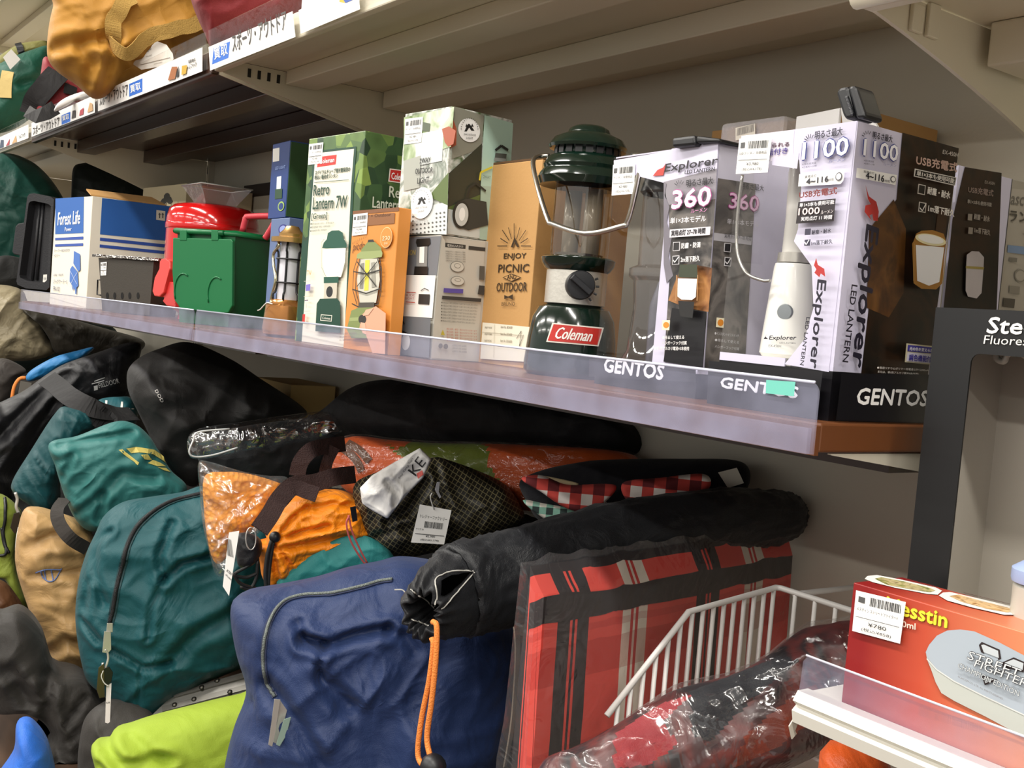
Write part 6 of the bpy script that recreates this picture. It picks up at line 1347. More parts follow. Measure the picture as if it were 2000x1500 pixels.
bc_ = bag('black_cloth', [(1016, 940), (1060, 918), (1120, 905), (1180, 898), (1330, 896), (1448, 902), (1462, 948), (1420, 980), (1300, 1020), (1150, 1040), (1060, 1020), (1030, 980)], fabric('#15151b', rough=.85, wr=.2), X=-.55, th=.04, thb=.04, normal=(.72, -.68, .12), wr=.004, wsc=12, nb=120, rings=28, parent=fb)
GR = gingham('gingham_red', ['#e6ddd6', '#c8463e', '#6a2024'], 38); GT = gingham('gingham_mint', ['#d8d4c8', '#7fae9c', '#2b3a38'], 60)
fo = [((605, 205), (690, 192), (800, 232), (960, 228), (1010, 245), (940, 320), (850, 345), (770, 318), (690, 262)), ((1035, 225), (1200, 202), (1385, 188), (1392, 255), (1220, 290), (1075, 312))]
for i, q in enumerate(fo): bag('check_fold', zp(L5, *q), GR, X=near(bc_, (zp(L5, *q)[3][0], zp(L5, *q)[3][1] + 12)).x + .002, th=.016, thb=.012, wr=.002, wsc=20, nb=80, rings=14, p=5, parent=fb)
bag('mint_fold', zp(L5, (612, 298), (700, 312), (860, 342), (905, 372), (860, 420), (760, 405), (680, 360)), GT, X=near(bc_, L5(760, 350)).x + .002, th=.014, thb=.012, wr=.002, nb=70, rings=12, p=5, parent=fb)
bag('cream_edge', zp(L5, (690, 195), (760, 205), (850, 228), (800, 240), (740, 226)), M('#d9c9a0', rough=.9), X=near(bc_, L5(760, 220)).x + .016, th=.004, wr=.0005, nb=40, rings=6, parent=fb)
for q in (((1440, 180), (1520, 160), (1550, 225), (1482, 246)), ((902, 352), (960, 300), (996, 330), (930, 346))): tag_card('cloth_label', zp(L5, *q), '#c9c4b6', parent=fb, X=near(bc_, L5(*q[3])).x + .02)

# ---- orange and green packed sheet, black cover, clear pack, roll
og = empty('packed_sheet', label='orange sheet with green pattern folded in clear plastic, under the black cover', cat='parcel')
ogb = bag('folded_sheet', [(650, 885), (690, 853), (770, 860), (860, 866), (1000, 868), (1200, 880), (1250, 905), (1230, 960), (1100, 1000), (960, 990), (800, 985), (690, 965)], fabric('#d65a14', rough=.5, wr=.2), Y=.31, th=.035, thb=.035, normal=(.45, -.88, .15), wr=.005, wsc=12, nb=130, rings=30, parent=og)
paint(ogb, zp(L3, (1160, 345), (1240, 420), (1350, 350), (1500, 350), (1720, 370), (1780, 400), (1790, 520), (1840, 590), (1720, 580), (1560, 560), (1420, 490), (1250, 450)), fabric('#6c7c1c', rough=.5))
for q in (((905, 395), (1000, 460), (1050, 560)), ((940, 370), (1030, 420), (1100, 500))): strap_on('brown_binding', ogb, zp(L3, *q), .012, fabric('#6b4630', rough=.8), off=.002)
bag('clear_wrap', [(645, 885), (690, 849), (770, 856), (860, 862), (1000, 864), (1200, 876), (1255, 903), (1235, 965), (1100, 1005), (960, 995), (800, 990), (685, 970)], film('sheet_wrap', gloss=.22, wr=1., wscale=24, rough=.14, haze=.02), Y=.308, th=.041, thb=.036, normal=(.45, -.88, .15), wr=.008, wsc=22, nb=110, rings=24, parent=og)
bag('folded_cover', [(600, 868), (630, 842), (655, 812), (690, 770), (720, 748), (780, 742), (900, 752), (1050, 775), (1180, 805), (1245, 835), (1258, 878), (1200, 892), (1000, 874), (860, 872), (790, 862), (700, 856)], fabric('#101013', rough=.7), Y=.34, th=.055, thb=.045, normal=(.4, -.9, .1), wr=.008, wsc=9, nb=130, rings=30, label='large black folded cover pushed under the shelf, above the orange sheet', cat='cover')
cp = empty('packed_mat', label='black folded mat in a shiny clear plastic sleeve, beside the yellow knit', cat='parcel')
bag('black_mat', [(384, 884), (395, 850), (480, 832), (600, 816), (650, 812), (680, 850), (650, 900), (590, 945), (480, 950), (410, 930)], fabric('#14191d', rough=.5), X=-1.22, th=.045, wr=.005, wsc=10, nb=110, rings=26, parent=cp)
bag('clear_sleeve', [(369, 888), (378, 842), (480, 823), (600, 806), (650, 806), (672, 840), (600, 862), (480, 882), (400, 896)], film('sleeve_film', gloss=.7, wr=1., wscale=20, rough=.14), X=-1.18, th=.035, wr=.010, wsc=22, nb=110, rings=26, parent=cp)
tube_obj('sleeve_edge', catmull([onX(q, -1.145) for q in zp(L1, (1450, 1045), (1300, 1090), (1190, 1100), (1155, 1070), (1180, 1000), (1210, 950), (1400, 930))], 6), .0014, M('#cfd3d3', rough=.15, coat=.6), cp)
roll = bag('tent_bag', zp(L1, (775, 600), (800, 540), (860, 490), (960, 445), (1150, 400), (1400, 500), (1600, 630), (1840, 790), (1850, 860), (1600, 900), (1300, 1000), (1240, 1150), (1210, 1270), (1130, 1265), (1020, 1160), (930, 1000), (840, 820), (785, 700)), fabric('#211f1e', rough=.55, wr=.15), X=-1.62, th=.10, thb=.10, wr=.010, wsc=7, seed=6.1, nb=150, rings=36,
    label='wide black rolled tent bag with a small white logo, leaning against the back', cat='bag', creases=[(zp(L1, (1000, 600), (1200, 640), (1420, 720)), .02, .008), (zp(L1, (900, 850), (1050, 950), (1150, 1100)), .02, .010), (zp(L1, (1060, 800), (1250, 760), (1400, 820)), .02, .008)])
text_on('lettering', roll, 'DOD', L1(945, 700), L1(985, 770), 6, M('#cfcac4')); 
c = carton('carton', 'plain tan carton end at the back, below the brown shelf', (569, 745), (500, 732), None, .345, .98, M('#d9b878', rough=.7), depth=.1, zt=1.135)

# ---- left part of the heap
lt_ = bag('stuff_sack', [(96, 866), (150, 852), (224, 824), (262, 828), (290, 850), (310, 880), (335, 920), (365, 950), (350, 980), (300, 1000), (240, 1010), (195, 1035), (170, 1035), (145, 1010), (125, 965), (108, 910)], fabric('#2f6c69', rough=.5), X=-1.5, th=.05, thb=.14, wr=.010, wsc=11, seed=8.8, nb=130, rings=32,
    label='light teal nylon sack with a yellow animal print', cat='bag', creases=[([(100, 868), (180, 856), (260, 842)], .006, .010), ([(200, 960), (240, 920), (300, 930)], .009, .010), ([(150, 1000), (200, 960), (195, 1010)], .007, .010), ([(110, 900), (140, 890), (125, 930)], .006, .008)])
YL = M('#d5c46a', rough=.6)
patch_on('animal_print', lt_, [(zp(L1, (725, 1060), (748, 1056), (800, 1100), (848, 1135), (840, 1152), (790, 1112)), YL), (zp(L1, (770, 1050), (830, 1040), (940, 1060), (1000, 1100), (1012, 1140), (985, 1120), (930, 1085), (850, 1075), (800, 1078)), YL), (zp(L1, (900, 1140), (930, 1120), (980, 1140), (1010, 1160), (960, 1160)), YL), (zp(L1, (860, 1090), (900, 1085), (925, 1120), (880, 1115)), YL), (zp(L1, (960, 1165), (1010, 1170), (1040, 1195), (1000, 1185)), YL)])
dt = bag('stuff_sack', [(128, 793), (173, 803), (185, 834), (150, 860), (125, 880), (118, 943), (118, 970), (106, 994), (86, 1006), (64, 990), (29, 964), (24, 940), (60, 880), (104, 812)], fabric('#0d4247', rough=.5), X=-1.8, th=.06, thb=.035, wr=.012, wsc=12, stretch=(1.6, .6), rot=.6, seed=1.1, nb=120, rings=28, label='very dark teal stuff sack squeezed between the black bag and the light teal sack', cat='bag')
tube_obj('key_chain', catmull([onX(q, -1.70) for q in ((30, 962), (34, 975), (32, 990), (38, 1005))], 4), .003, CHROME, dt); pull_tab(dt, [(27, 1003), (38, 1000), (40, 1035), (28, 1042), (20, 1030)], -1.70, M('#2a241d', rough=.4), .008, 'padlock')
ll = bag('tote_bag', [(180, 800), (195, 780), (230, 775), (258, 778), (270, 810), (250, 850), (200, 850)], fabric('#12525a', rough=.5), X=-1.9, th=.04, wr=.005, nb=70, rings=16, label='teal bag with white initials, behind the black strap', cat='bag')
text_on('lettering', ll, 'L.L.', L1(640, 800), L1(815, 812), 13, M('#d9dad2', rough=.6))
fd = bag('tent_bag', [(-30, 800), (0, 786), (48, 762), (90, 732), (128, 710), (192, 688), (243, 671), (275, 672), (270, 706), (255, 740), (256, 772), (215, 782), (150, 785), (120, 800), (96, 828), (64, 876), (34, 925), (19, 972), (-10, 985), (-40, 960)], fabric('#161619', rough=.45, wr=.3), X=-2.05, th=.07, thb=.1, wr=.012, wsc=9, seed=9.9, nb=150, rings=34, label='black tent bag with small white lettering and a wide webbing handle', cat='bag',
    creases=[([(0, 850), (60, 790), (130, 730)], .012, .015), ([(20, 920), (70, 840), (110, 780)], .012, .015)])
text_on('lettering', fd, 'FIELDOOR', L1(606, 680), L1(728, 650), 9, M('#a9a9a8', rough=.6)); patch_on('logo_mark', fd, [(zp(L1, (572, 668), (596, 662), (598, 690), (574, 696)), M('#a9a9a8', rough=.6)), (zp(L1, (560, 652), (636, 632), (636, 638), (560, 658)), M('#a9a9a8', rough=.6)), (zp(L1, (576, 636), (640, 614), (640, 620), (576, 642)), M('#a9a9a8', rough=.6))])
ribbon('webbing_handle', catmull([onX(L1(*q), x) for q, x in (((285, 620), -1.93), ((340, 660), -1.88), ((430, 735), -1.80), ((560, 800), -1.76), ((700, 835), -1.78), ((820, 840), -1.82))], 6), .04, fabric('#1f1e1f', rough=.7), fd, normals=[V((.75, -.4, .5))] * 31)
ribbon('webbing_handle', catmull([onX(L1(*q), x) for q, x in (((540, 800), -1.765), ((600, 850), -1.76), ((650, 890), -1.765), ((640, 930), -1.77))], 4), .045, fabric('#1f1e1f', rough=.7), fd, normals=[V((.75, -.4, .5))] * 13)
bs = bag('stuff_sack', [(50, 738), (62, 722), (105, 698), (150, 685), (185, 678), (160, 700), (125, 715), (90, 735), (60, 745)], fabric('#1c6fa8', rough=.45), X=-2.25, th=.03, wr=.006, wsc=20, nb=70, rings=16, label='small bright blue sack with an orange cord, behind the black tent bag', cat='bag')
tube_obj('orange_cord', catmull([onX(q, -2.2) for q in ((50, 738), (38, 740), (28, 755), (23, 780))], 4), .004, OCM, bs); pull_tab(bs, [(40, 744), (62, 748), (58, 768), (35, 770)], -2.2, M('#6f6a62', rough=.6), .004, 'cloth_label')
bag('sack', [(-40, 720), (0, 700), (30, 708), (52, 725), (35, 740), (22, 775), (0, 795), (-40, 800)], fabric('#38332f', rough=.6), X=-2.4, th=.05, nb=70, rings=16, label='dark grey-brown sack end below the sheer beige bag', cat='bag')
ms = bag('mesh_bag', [(-50, 565), (0, 556), (42, 566), (55, 590), (80, 625), (95, 660), (110, 685), (80, 700), (30, 705), (-40, 700)], fabric('#8f846a', rough=.4, wr=.6, wscale=12), X=-2.62, th=.09, thb=.1, wr=.014, wsc=9, seed=2.2, nb=110, rings=28, label='beige translucent nylon bag bulging at the left end of the lower level', cat='bag')
bag('mesh_bag', [(40, 600), (100, 612), (200, 640), (280, 665), (260, 690), (160, 690), (110, 690), (95, 660), (70, 625)], fabric('#3c3830', rough=.5, wr=.5, wscale=12), X=-2.55, th=.05, thb=.08, wr=.008, wsc=9, nb=90, rings=20, label='nylon bag with shade put into its grey-brown colour, lying under the left end of the brown shelf', cat='bag')  # darker copy of the beige bag cloth, shade under the shelf painted in
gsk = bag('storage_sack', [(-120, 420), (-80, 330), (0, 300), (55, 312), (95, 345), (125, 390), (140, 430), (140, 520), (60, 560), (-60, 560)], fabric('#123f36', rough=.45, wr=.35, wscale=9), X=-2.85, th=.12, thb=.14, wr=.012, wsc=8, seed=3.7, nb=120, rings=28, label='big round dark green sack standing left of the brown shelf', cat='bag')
bag('storage_sack', [(140, 350), (165, 318), (215, 322), (270, 342), (310, 368), (330, 420), (300, 520), (160, 545)], fabric('#0a1512', rough=.6), X=-2.78, th=.05, thb=.08, wr=.01, wsc=8, seed=4.7, nb=120, rings=28, label='green sack coloured near black for shade, behind the blue and white carton', cat='bag')  # dark side of the big green sack; its shade is in the cloth colour
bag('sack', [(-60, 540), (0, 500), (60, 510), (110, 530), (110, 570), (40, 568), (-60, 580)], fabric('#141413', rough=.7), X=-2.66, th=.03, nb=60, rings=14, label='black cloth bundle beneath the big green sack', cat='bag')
be = bag('sack', [(44, 1000), (70, 990), (110, 1000), (160, 1020), (185, 1060), (185, 1200), (180, 1300), (165, 1318), (130, 1316), (90, 1295), (82, 1260), (60, 1200), (34, 1120), (30, 1070)], BEIGE, X=-1.55, th=.06, thb=.08, wr=.010, wsc=9, seed=2.9, nb=130, rings=32, label='glossy tan nylon sack with a small blue leaf sketch, beside the teal duffel', cat='bag',
    creases=[([(60, 1120), (110, 1112), (150, 1110)], .008, .008), ([(95, 1270), (130, 1240), (165, 1250)], .010, .012), ([(60, 1060), (100, 1040), (150, 1050)], .012, .010)])
BLI = M('#5d6f9c', rough=.6)
for q in (((80, 1115), (84, 1128), (95, 1136), (108, 1132), (116, 1118), (120, 1110)), ((86, 1113), (90, 1134)), ((100, 1113), (104, 1134)), ((70, 1118), (90, 1112), (120, 1112))): cord_on('leaf_sketch', be, q, .0012, BLI, off=.001)
ribbon('shoulder_strap', catmull([onX(L2(*q), x) for q, x in (((340, 90), -1.5), ((300, 150), -1.47), ((310, 220), -1.45), ((370, 300), -1.43), ((460, 355), -1.44))], 6), .022, fabric('#2b2622', rough=.7), be, normals=[V((.8, -.5, .3))] * 25)
lm = bag('sack', [(-30, 975), (0, 965), (30, 985), (45, 1010), (32, 1060), (34, 1110), (55, 1175), (40, 1190), (10, 1130), (-30, 1110)], fabric('#7d8a35', rough=.55), X=-1.85, th=.05, thb=.08, nb=80, rings=20, label='olive lime bag with black cords at the far end of the heap', cat='bag')
cord_on('black_cord', lm, [(8, 975), (10, 1010), (6, 1040), (12, 1078), (0, 1085)], .003, BLK); cord_on('black_cord', lm, [(3, 1030), (8, 1060), (16, 1080)], .003, BLK)
tube_obj('key_chain', catmull([onX(q, -1.62) for q in ((38, 1030), (34, 1050), (32, 1075))], 3), .0025, M('#e0ddd6', rough=.4), lm)
bag('sack', [(-40, 1130), (5, 1135), (30, 1160), (45, 1190), (20, 1210), (-40, 1210)], M('#5a3a22', rough=.55, wr=.4), X=-1.75, th=.05, nb=60, rings=14, label='brown leathery bag peeking out below the olive lime bag', cat='bag')
dg = fabric('#2b2825', rough=.6, wr=.3, wscale=12)
d1 = bag('sack', [(-40, 1210), (0, 1198), (40, 1190), (80, 1230), (110, 1310), (170, 1325), (260, 1420), (250, 1520), (60, 1520), (100, 1440), (60, 1390), (-10, 1390), (-40, 1330)], dg, X=-1.31, th=.06, thb=.2, wr=.014, wsc=8, seed=6.6, nb=140, rings=34, label='large dark grey cloth sack under the tan nylon sack', cat='bag',
    creases=[([(95, 1310), (90, 1390), (115, 1460)], .010, .014), ([(165, 1350), (135, 1390), (128, 1400)], .005, .008), ([(20, 1300), (70, 1370)], .012, .01)])
bag('sack', [(160, 1420), (200, 1375), (240, 1370), (300, 1400), (300, 1520), (165, 1540)], fabric('#3a3734', rough=.6), X=-1.19, th=.04, thb=.08, wr=.006, nb=80, rings=20, label='charcoal grey rolled sack under the teal duffel', cat='bag')
bag('sack', [(-20, 1540), (25, 1470), (32, 1415), (50, 1402), (70, 1412), (95, 1450), (110, 1520), (100, 1580), (0, 1590)], fabric('#2b66c4', rough=.5), X=-1.12, th=.06, thb=.06, wr=.004, nb=80, rings=20, label='bright blue smooth sack at the foot of the dark grey sacks', cat='bag')
lime = bag('sack', [(178, 1465), (185, 1450), (210, 1446), (225, 1425), (255, 1415), (300, 1400), (380, 1380), (470, 1358), (520, 1350), (520, 1540), (190, 1550), (186, 1500)], fabric('#93aa30', rough=.65, wr=.25, wscale=10), X=-1.02, th=.06, thb=.08, wr=.007, wsc=9, seed=5.1, nb=120, rings=28, label='lime green cloth sack below the metal case', cat='bag',
    creases=[([(205, 1455), (240, 1475), (320, 1465)], .008, .010), ([(250, 1425), (300, 1455), (330, 1465)], .008, .009), ([(195, 1480), (215, 1500)], .006, .010)])
# riveted metal case
mc = empty('metal_case', label='grey metal case edge with rivets behind the lime sack', cat='case')
q = [onX(s, -1.16) for s in ((285, 1405), (345, 1352), (490, 1312), (500, 1350), (380, 1395), (310, 1425))]
MET = M('#8f8d88', rough=.35, metal=.9, var=.1)
nrm = V((.55, -.45, .7)).normalized(); o_ = onX((390, 1360), -1.16)
def mp(*s): return [onP(t, o_, nrm) for t in s]
bm = bmesh.new(); prism(bm, mp((285, 1408), (345, 1350), (500, 1306), (520, 1350), (520, 1420), (300, 1450)), nrm * -.06); bm_obj('shell', bm, MET, mc)
for q in (((340, 1356), (500, 1312), (500, 1320), (340, 1364)), ((318, 1382), (500, 1334), (500, 1344), (318, 1392))): bm = bmesh.new(); prism(bm, [p_ + nrm * .0005 for p_ in mp(*q)], nrm * .004); bm_obj('edge_channel', bm, M('#6b6964', rough=.4, metal=.9), mc)
for s in ((342, 1379), (425, 1332), (450, 1354), (395, 1345), (380, 1368)):
    bm = bmesh.new(); bmesh.ops.create_uvsphere(bm, u_segments=10, v_segments=6, radius=.005, matrix=Matrix.Translation(mp(s)[0] + nrm * .002)); bm_obj('rivet', bm, M('#57544e', rough=.4, metal=.9), mc, smooth=True)
# ================================================================== basket and packs at the right end
wb_ = empty('wire_basket', label='white coated wire basket beside the plaid mat', cat='basket')
WW = M('#d9d6d2', rough=.35, var=.02)
XW = -.245
side = [onX(q, XW) for q in ((1185, 1398), (1345, 1195), (1500, 1152), (1520, 1147))]
yB = side[-1].y
backr = [onY(q, yB) for q in ((1530, 1148), (1660, 1192))]; x_end = .0
backr[-1] = V((x_end, yB, side[-1].z))
tube_obj('top_rail', side[:-1] + [side[-1] + V((0, -.004, 0)), side[-1] + V((.004, 0, 0))] + [V((x_end, yB, side[-1].z))], .0030, WW, wb_, seg=8)
zf0 = .93
def rail_y(y):
    for a, b in zip(side, side[1:]):
        if a.y <= y <= b.y: return a.lerp(b, (y - a.y) / (b.y - a.y))
    return side[-1]
n = 15; y0 = side[0].y + .012
for i in range(n):
    y = y0 + (yB - y0 - .006) * i / (n - 1); t = rail_y(y)
    tube_obj('upright_wire', [t, V((XW, y, zf0 + .012)), V((XW + .01, y, zf0))], .0022, WW, wb_, seg=6)
for i in range(9):
    x = XW + .022 + i * .024
    if x < x_end: tube_obj('back_wire', [V((x, yB, side[-1].z)), V((x, yB, zf0 + .012)), V((x, yB - .01, zf0))], .0022, WW, wb_, seg=6)
tube_obj('base_rail', [V((XW + .01, side[0].y, zf0)), V((XW + .01, yB, zf0))], .0026, WW, wb_); tube_obj('base_rail', [V((XW, yB - .01, zf0)), V((x_end, yB - .01, zf0))], .0026, WW, wb_)
for i in range(8): y = side[0].y + .01 + i * .04; tube_obj('floor_wire', [V((XW + .01, y, zf0)), V((x_end, y, zf0))], .002, WW, wb_, seg=6)
for x in (XW + .02, -.02): tube_obj('wall_hook', [V((x, yB, side[-1].z - .002)), V((x, WALLY - .001, side[-1].z - .002))], .003, WW, wb_, seg=8)
PK = blotch('pack_print', ['#101014', '#1a1418', '#5a1f1c', '#15151a', '#8a3328'], 9, rough=.4)
pk = empty('wrapped_blankets', label='dark red and black blankets in a crinkled clear bag, lying in the wire basket', cat='parcel')
out = zp(L5, (690, 1420), (800, 1370), (960, 1290), (1200, 1140), (1350, 1090), (1500, 1050), (1620, 985), (1720, 905), (1790, 858), (1880, 845), (2010, 840), (2040, 1000), (2040, 1250), (1820, 1400), (1500, 1520), (1100, 1600), (700, 1560))
bk = bag('blanket', out, PK, X=-.13, th=.045, thb=.05, p=3, wr=.008, wsc=11, seed=8.1, nb=140, rings=34, parent=pk, normal=(.62, -.5, .55))
RB = fabric('#7a1f22', rough=.6)
paint(bk, zp(L5, (1000, 1290), (1200, 1160), (1330, 1120), (1200, 1250), (1280, 1330), (1150, 1420), (1000, 1440)), fabric('#8f2a30', rough=.6))
paint(bk, zp(L5, (1560, 1300), (1700, 1170), (1850, 1080), (1900, 1200), (1700, 1340), (1500, 1440)), fabric('#6d2a18', rough=.6))
paint(bk, zp(L5, (1320, 1110), (1700, 960), (1780, 980), (1600, 1130), (1400, 1330), (1330, 1290)), fabric('#0d0f16', rough=.6))
out2 = [(x + (x - 1380) * .012, y - 6 if y < 1400 else y + 6) for x, y in out]
bag('clear_bag', out2, film('pack_film', gloss=.25, wr=1., wscale=12, rough=.14, haze=.015), X=-.13, th=.055, thb=.055, p=3, wr=.014, wsc=16, seed=4.4, nb=140, rings=36, parent=pk, normal=(.62, -.5, .55))
# orange wrapped sack end below the white shelf
os_ = bag('stuff_sack', [(1598, 1500), (1610, 1455), (1640, 1445), (1700, 1465), (1740, 1500), (1780, 1800), (1740, 2500), (1600, 2500), (1580, 1800)], fabric('#c2501a', rough=.4, wr=.5), X=.02, th=.03, thb=.03, wr=.006, wsc=18, nb=70, rings=16, label='tall orange shiny bag standing below the white shelf edge', cat='bag')

# ================================================================== right bay: low white shelf with the mess tin box
ZS = onX((1584, 1345), .02).z
WS = M('#d8d5cb', rough=.4, var=.03); xs = .018
pfb = onX((1556, 1408), xs); plt = onX((1584, 1273), xs); ysf = pfb.y
pmid = onX(L6(345, 945), xs)
ws = empty('display_shelf', label='low white shelf of the next bay with a scuffed price rail', cat='shelf')
zt_ = pmid.z
box('plate', xs, 1.2, ysf + .008, WALLY - .0005, zt_ - .014, zt_ - .002, WS, ws)
bm = bmesh.new(); prism(bm, [(xs, ysf - .004, pfb.z), (xs, ysf + .008, pfb.z), (xs, ysf + .008, zt_), (xs, ysf - .002, zt_), (xs, ysf - .006, zt_ - .006), (xs, ysf + .001, zt_ - .012), (xs, ysf + .001, pfb.z + .014), (xs, ysf - .006, pfb.z + .008)], V((1.18, 0, 0))); bm_obj('price_rail', bm, WS, ws)
tp = [onX(L6(*q), xs - .001) for q in ((250, 1160), (280, 1190), (262, 1240), (272, 1262), (240, 1300), (220, 1210))]; bm = bmesh.new(); prism(bm, tp, V((-.0008, 0, 0))); bm_obj('peeling_tape', bm, M('#c9c2b4', rough=.5), ws)
bm = bmesh.new(); prism(bm, bracket_pts(xs + .002, ysf + .02, zt_ - .03, .12, .014), V((.003, 0, 0))); bm_obj('bracket', bm, CREAM, ws)
lp2 = empty('shelf_lip', label='clear acrylic lip on the low white shelf, in front of the mess tin box', cat='shelf lip')
z1 = plt.z; zl0 = zt_ + .0004; r = .004
pts = [(xs + .002, ysf - .001, zl0), (1.2, ysf - .001, zl0), (1.2, ysf - .001, z1), (xs + .002 + r, ysf - .001, z1), (xs + .003, ysf - .001, z1 - r)]
bm = bmesh.new(); prism(bm, pts, V((0, -.0022, 0))); bm_obj('upright_sheet', bm, ACR, lp2)
tube_obj('edge_bead', [(xs + .004, ysf - .002, z1), (1.2, ysf - .002, z1)], .0008, M('#dfe0ea', rough=.15, coat=.5), lp2, seg=6)

REDB = M('#c2412f', rough=.35, var=.03)
def grad_mat():
    m, nt, b, N, L = new_mat('red_orange_print'); b.inputs['Roughness'].default_value = .35; tc = N.new('ShaderNodeTexCoord'); sp = N.new('ShaderNodeSeparateXYZ'); L.new(tc.outputs['Generated'], sp.inputs[0])
    cr = N.new('ShaderNodeValToRGB'); e = cr.color_ramp.elements; e[0].color = rgb('#8a1f1f'); e[0].position = .06; e[1].color = rgb('#d98a62'); e[1].position = .62; e.new(.28).color = rgb('#bf4e36'); L.new(sp.outputs[0], cr.inputs[0]); L.new(cr.outputs[0], b.inputs['Base Color']); return m
GRM = grad_mat()
yM = ysf + .012
tl = onY(L6(668, 205), yM); zt2 = tl.z; bk_ = onZ(L6(870, 135), zt2); dM = max(.05, bk_.y - tl.y)
xm0 = tl.x; xm1 = xm0 + .19; zb2 = zt_ - .0018
mb = empty('mess_tin_box', label='red-orange carton with a grey mess tin picture, on the low white shelf', cat='box')
box('carton', xm0, xm1, yM, yM + dM, zb2, zt2, GRM, mb, bevel=.0006)
FM = Face((xm0, yM, zt2), (1, 0, 0), (0, -1, 0)); p = Print('front_print', mb, FM)
p.text('Messtin', L6(900, 402), L6(1322, 522), 27, '#a89a28', bold=.06).text('Messtin', L6(900, 402), L6(1322, 522), 27, '#ece23e', bold=.035)
p.text('500ml', L6(950, 500), L6(1108, 534), 12, '#f0d8c8', bold=.03)
tin = ((1182, 690), (1205, 640), (1260, 575), (1330, 540), (1420, 532), (1520, 545), (1700, 625), (1900, 730), (2100, 850), (2100, 1420), (1880, 1290), (1600, 1140), (1380, 1030), (1290, 975), (1250, 900), (1222, 820), (1190, 740))
p.poly(zp(L6, *tin), '#b9bdb6').poly(zp(L6, (1182, 690), (1205, 640), (1260, 575), (1330, 540), (1420, 532), (1520, 545), (1700, 625), (1900, 730), (2100, 850), (2100, 1250), (1880, 1130), (1600, 1000), (1380, 890), (1260, 810), (1195, 730)), '#aab4be')
p.line(zp(L6, (1190, 735), (1260, 812), (1380, 892), (1600, 1002), (1880, 1132), (2050, 1215)), 2.2, '#d4d6d2')
p.poly(zp(L6, (1555, 640), (1575, 618), (1700, 672), (1710, 735), (1690, 745), (1680, 690), (1600, 650), (1590, 700), (1570, 690)), '#2d2324').poly(zp(L6, (1572, 640), (1590, 636), (1690, 680), (1695, 730), (1590, 690)), '#c2c8cc').poly(zp(L6, (1720, 760), (1800, 725), (1880, 760), (1870, 830), (1720, 790)), '#2d2324').poly(zp(L6, (1738, 762), (1800, 738), (1870, 766), (1862, 815)), '#c2c8cc').poly(zp(L6, (1580, 850), (1600, 920), (1690, 880)), '#2d2324').poly(zp(L6, (1594, 862), (1605, 905), (1665, 878)), '#c2c8cc')
p.text('STREET', L6(1480, 735), L6(1840, 868), 17, '#221a1c', bold=.06, shear=.2).text('STREET', L6(1480, 735), L6(1840, 868), 17, '#d4d8da', bold=.0, shear=.2).text('FIGHTER', L6(1530, 786), L6(1900, 935), 15, '#221a1c', bold=.06, shear=.2).text('FIGHTER', L6(1530, 786), L6(1900, 935), 15, '#d4d8da', bold=.0, shear=.2)
p.text('CHAMPION EDITION', L6(1422, 794), L6(1846, 995), 10, '#221a1c', bold=.05).text('CHAMPION EDITION', L6(1422, 794), L6(1846, 995), 10, '#cfd4d6', bold=.0).text('©CAPCOM CO., LTD. ALL RIGHTS RESERVED.', L6(1422, 862), L6(1740, 1022), 4, '#77706e')
for i in range(4): p.text('本製品は直火でご使用いただけます 取扱説明書を必ずお読み下さい', L6(1150, 1075 + i * 16), L6(1600, 1205 + i * 16), 4, '#9a4a34')
p.build()
sticker(mb, FM, zp(L6, (705, 258), (1052, 340), (1012, 630), (678, 540)), 21, rows=('メスティン ストリートファイターV', '¥780', '(税込¥858)'), base=.0026)
FTp = Face((xm0, yM, zt2), (1, 0, 0), (0, 0, 1)); FTp.v = V((0, 1, 0)); p = Print('top_print', mb, FTp)
FOOD = blotch('dish_green', ['#4a5a2c', '#8a8a4a', '#c9b98a', '#5a4a2a'], 120); FOOD2 = blotch('dish_tan', ['#8a5a34', '#c9a06a', '#e0c090', '#7a4a2a'], 120)
p.poly(zp(L6, (745, 185), (765, 165), (830, 158), (1000, 190), (1240, 245), (1285, 268), (1255, 296), (1180, 290), (960, 248), (800, 208)), '#e6e2dc').poly(zp(L6, (815, 185), (860, 175), (1020, 205), (1200, 250), (1238, 268), (1200, 280), (1080, 262), (900, 228)), FOOD)
p.poly(zp(L6, (1262, 305), (1290, 285), (1340, 280), (1560, 330), (1790, 385), (1840, 410), (1800, 440), (1720, 440), (1500, 390), (1320, 340)), '#e6e2dc').poly(zp(L6, (1335, 310), (1400, 300), (1560, 345), (1740, 390), (1795, 412), (1740, 425), (1600, 400), (1420, 350)), FOOD2)
p.line(zp(L6, (1010, 190), (1230, 238)), 2.5, '#5a1512').line(zp(L6, (1435, 290), (1790, 378)), 2.5, '#5a1512'); p.build()

# ---- black window carton
bwc = empty('window_carton', label='tall black carton with a large cut-out window and white lettering, behind the mess tin box', cat='box')
KB = M('#131314', rough=.4, var=.1); yK = onX((1828, 600), .03).y; xk0 = .03; ztk = onX((1828, 600), .03).z; fk = Face((xk0, yK, ztk), (1, 0, 0), (0, -1, 0))
xk1 = xk0 + .16; zbk = zt_ - .0016; dK = .085
wx0 = onY((1888, 780), yK).x; wz1 = onY((1900, 690), yK).z
rw = .006; t = .0014
bm = bmesh.new(); prism(bm, [(xk0, yK, zbk), (wx0, yK, zbk), (wx0, yK, ztk), (xk0, yK, ztk)], V((0, t, 0))); bm_obj('front_post', bm, KB, bwc)
hdr = [(wx0, yK, ztk), (xk1 - .02, yK, ztk), (xk1 - .02, yK, wz1), (wx0 + rw, yK, wz1)] + [(wx0 + rw - rw * math.sin(math.radians(a)), yK, wz1 - rw + rw * math.cos(math.radians(a))) for a in (20, 40, 60, 80, 90)]
